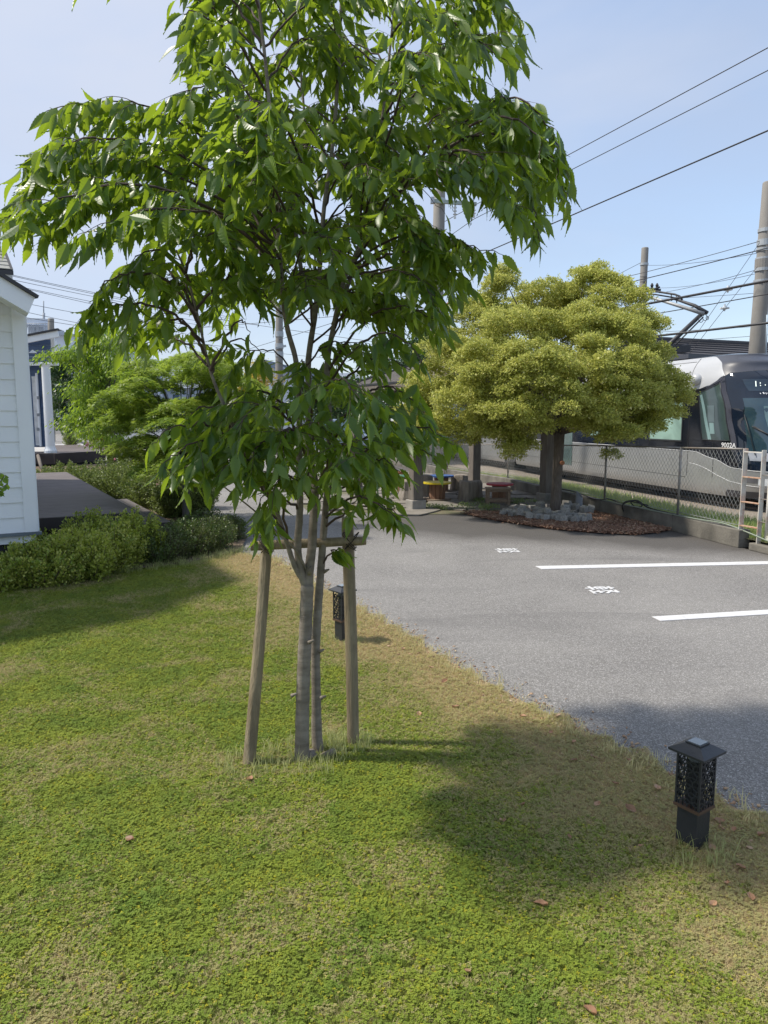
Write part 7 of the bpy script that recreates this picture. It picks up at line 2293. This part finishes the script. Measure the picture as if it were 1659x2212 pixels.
hs = [(170, 1018, .9, .6), (205, 1012, .9, .85), (150, 1000, .8, .8), (245, 1030, .9, .7), (285, 1050, .8, .62), (325, 1070, .7, .58), (345, 1085, .5, .50), (230, 1012, 1.0, 1.0), (265, 1030, .9, .8), (300, 1046, .8, .8), (340, 1062, .7, .65), (120, 1012, .8, .7), (318, 1082, .4, .45)]
labs = ['feathery shrub at the back corner of the deck', 'upright feathery shrub before the far deck', 'upright feathery shrub by the far porch brace', 'feathery shrub halfway along the deck edge', 'feathery shrub beside the deck, second before the step', 'feathery shrub beside the deck step', 'low feathery shrub nearest the pink flowers', 'tall feathery shrub below the bright young tree', 'feathery shrub right of the bright young tree trunk', 'feathery shrub under the left maple branches', 'feathery shrub under the maple crown', 'feathery shrub between the white house and far porch', 'low feathery shrub by the step corner']
hpos = [(1.75, 8.6, .8, .58), (1.3, 10.0, .8, .5), (.3, 10.2, .8, .45), (1.9, 7.3, .75, .72), (1.85, 6.0, .7, .68), (2.05, 4.6, .62, .62), (2.5, 3.3, .55, .58), (2.6, 8.4, .9, .75), (2.7, 7.0, .8, .85), (2.65, 5.6, .75, .8), (2.75, 4.3, .65, .7), (-.9, 10.0, .8, .42), (2.1, 3.3, .42, .5)]
for i, ((a_, b2_, r, h), lab) in enumerate(zip(hpos, labs)):
    p = hp(a_, b2_, 0)
    shrub('herb_shrub', (p.x, p.y, .03), r * .75, r * .8, h, 7500, .034, m_herb, lab, 'shrub', gH, shoots=70, seed=30 + i, fill=.8)
m_pink = leafmat('pink_petal', [(.62, .16, .30), (.72, .34, .46), (.55, .10, .24), (.78, .60, .62)], (1, .6, .7), tw=.3)
def flowers(u, v, rx, h, nfl, lab, seed, mat=None):
    p = G(u, v, .03)
    e = shrub('rose_bush', (p.x, p.y + .2, .03), rx, rx, h, 3500, .03, m_herb, lab, 'flower bush', None, shoots=40, seed=seed)
    P = np.array([[p.x + random.uniform(-rx, rx), p.y + .2 + random.uniform(-rx, rx), h * random.uniform(.45, 1.05)] for _ in range(nfl)])
    PP = np.repeat(P, 12, 0) + rand_dirs(nfl * 12) * .018
    ln = np.full(len(PP), .035)
    leaf_batch('blossom', sq, sqf, frames(PP, rand_dirs(len(PP)), rand_dirs(len(PP)), ln, ln * 1.2), np.repeat(rng.random(nfl) * .95, 12), mat or m_pink, e)
flowers(372, 1090, .34, .42, 40, 'low bush with clusters of pink roses by the drive kerb', 51)
flowers(378, 1068, .3, .4, 26, 'pink rose bush behind the low one by the drive', 52)
flowers(262, 1012, .5, .7, 14, 'bush with magenta blossoms at the end of the far deck', 53)
flowers(330, 1000, .6, .7, 30, 'pale pink flowering bush far under the maple', 54)
m_purp = leafmat('purple_leaf', [(.10, .035, .05), (.16, .05, .07), (.22, .09, .10)], (.6, .2, .3), tw=.3)
pp_ = G(222, 985); shrub('purple_shrub', (pp_.x, pp_.y, 0), .7, .7, .95, 2500, .05, m_purp, 'loose purple-leaved shrub behind the far deck end', 'shrub', None, shoots=50, seed=61, fill=1.6)
pp_ = G(118, 968); shrub('porch_shrub', (pp_.x + .6, pp_.y + .5, 0), .5, .5, .95, 2500, .06, m_herb, 'small grey-green shrub beyond the blue house column', 'shrub', None, shoots=40, seed=62, fill=1.4)
pr_ = G(226, 985)
MB().lathe((pr_.x, pr_.y - .4, .62), [(.16, 0), (.13, .25), (.05, .38)], 8).build('red_bag', M('red_cloth', (.62, .07, .06), (.5, .05, .05), rough=.7, bump=0), label='small red bag or flag hanging beside the bright young tree trunk', cat='bag')
# sprig at the left edge of the white house
sp = empty('climbing_sprig', Q(5, 1050, 6.9), 'small leafy sprig poking in at the left edge before the white wall', 'plant')
mb = MB(); P, A = [], []
for (u0, v0, u1, v1) in ((-30, 1085, 12, 1026), (-30, 1085, 16, 1045), (-30, 1090, 2, 1022), (-30, 1085, 4, 1060)):
    a, b_ = Q(u0, v0, 6.9), Q(u1, v1, 6.85); mb.tube([a, a.lerp(b_, .5) + Vector((0, 0, .02)), b_], .003, 4)
    for k in range(7):
        s = .45 + .55 * k / 6; P.append(tuple(a.lerp(b_, s))); A.append((random.uniform(-.6, .6), random.uniform(-.6, .6), -1))
mb.build('stem', m_stem, sp)
P, A = np.array(P), np.array(A); ln = rng.uniform(.05, .075, len(P))
leaf_batch('leaves', lf, [(0, 1, 2), (0, 2, 3)], frames(P, A, rand_dirs(len(P)), ln, ln * 1.5), rng.random(len(P)), m_zel2, sp)
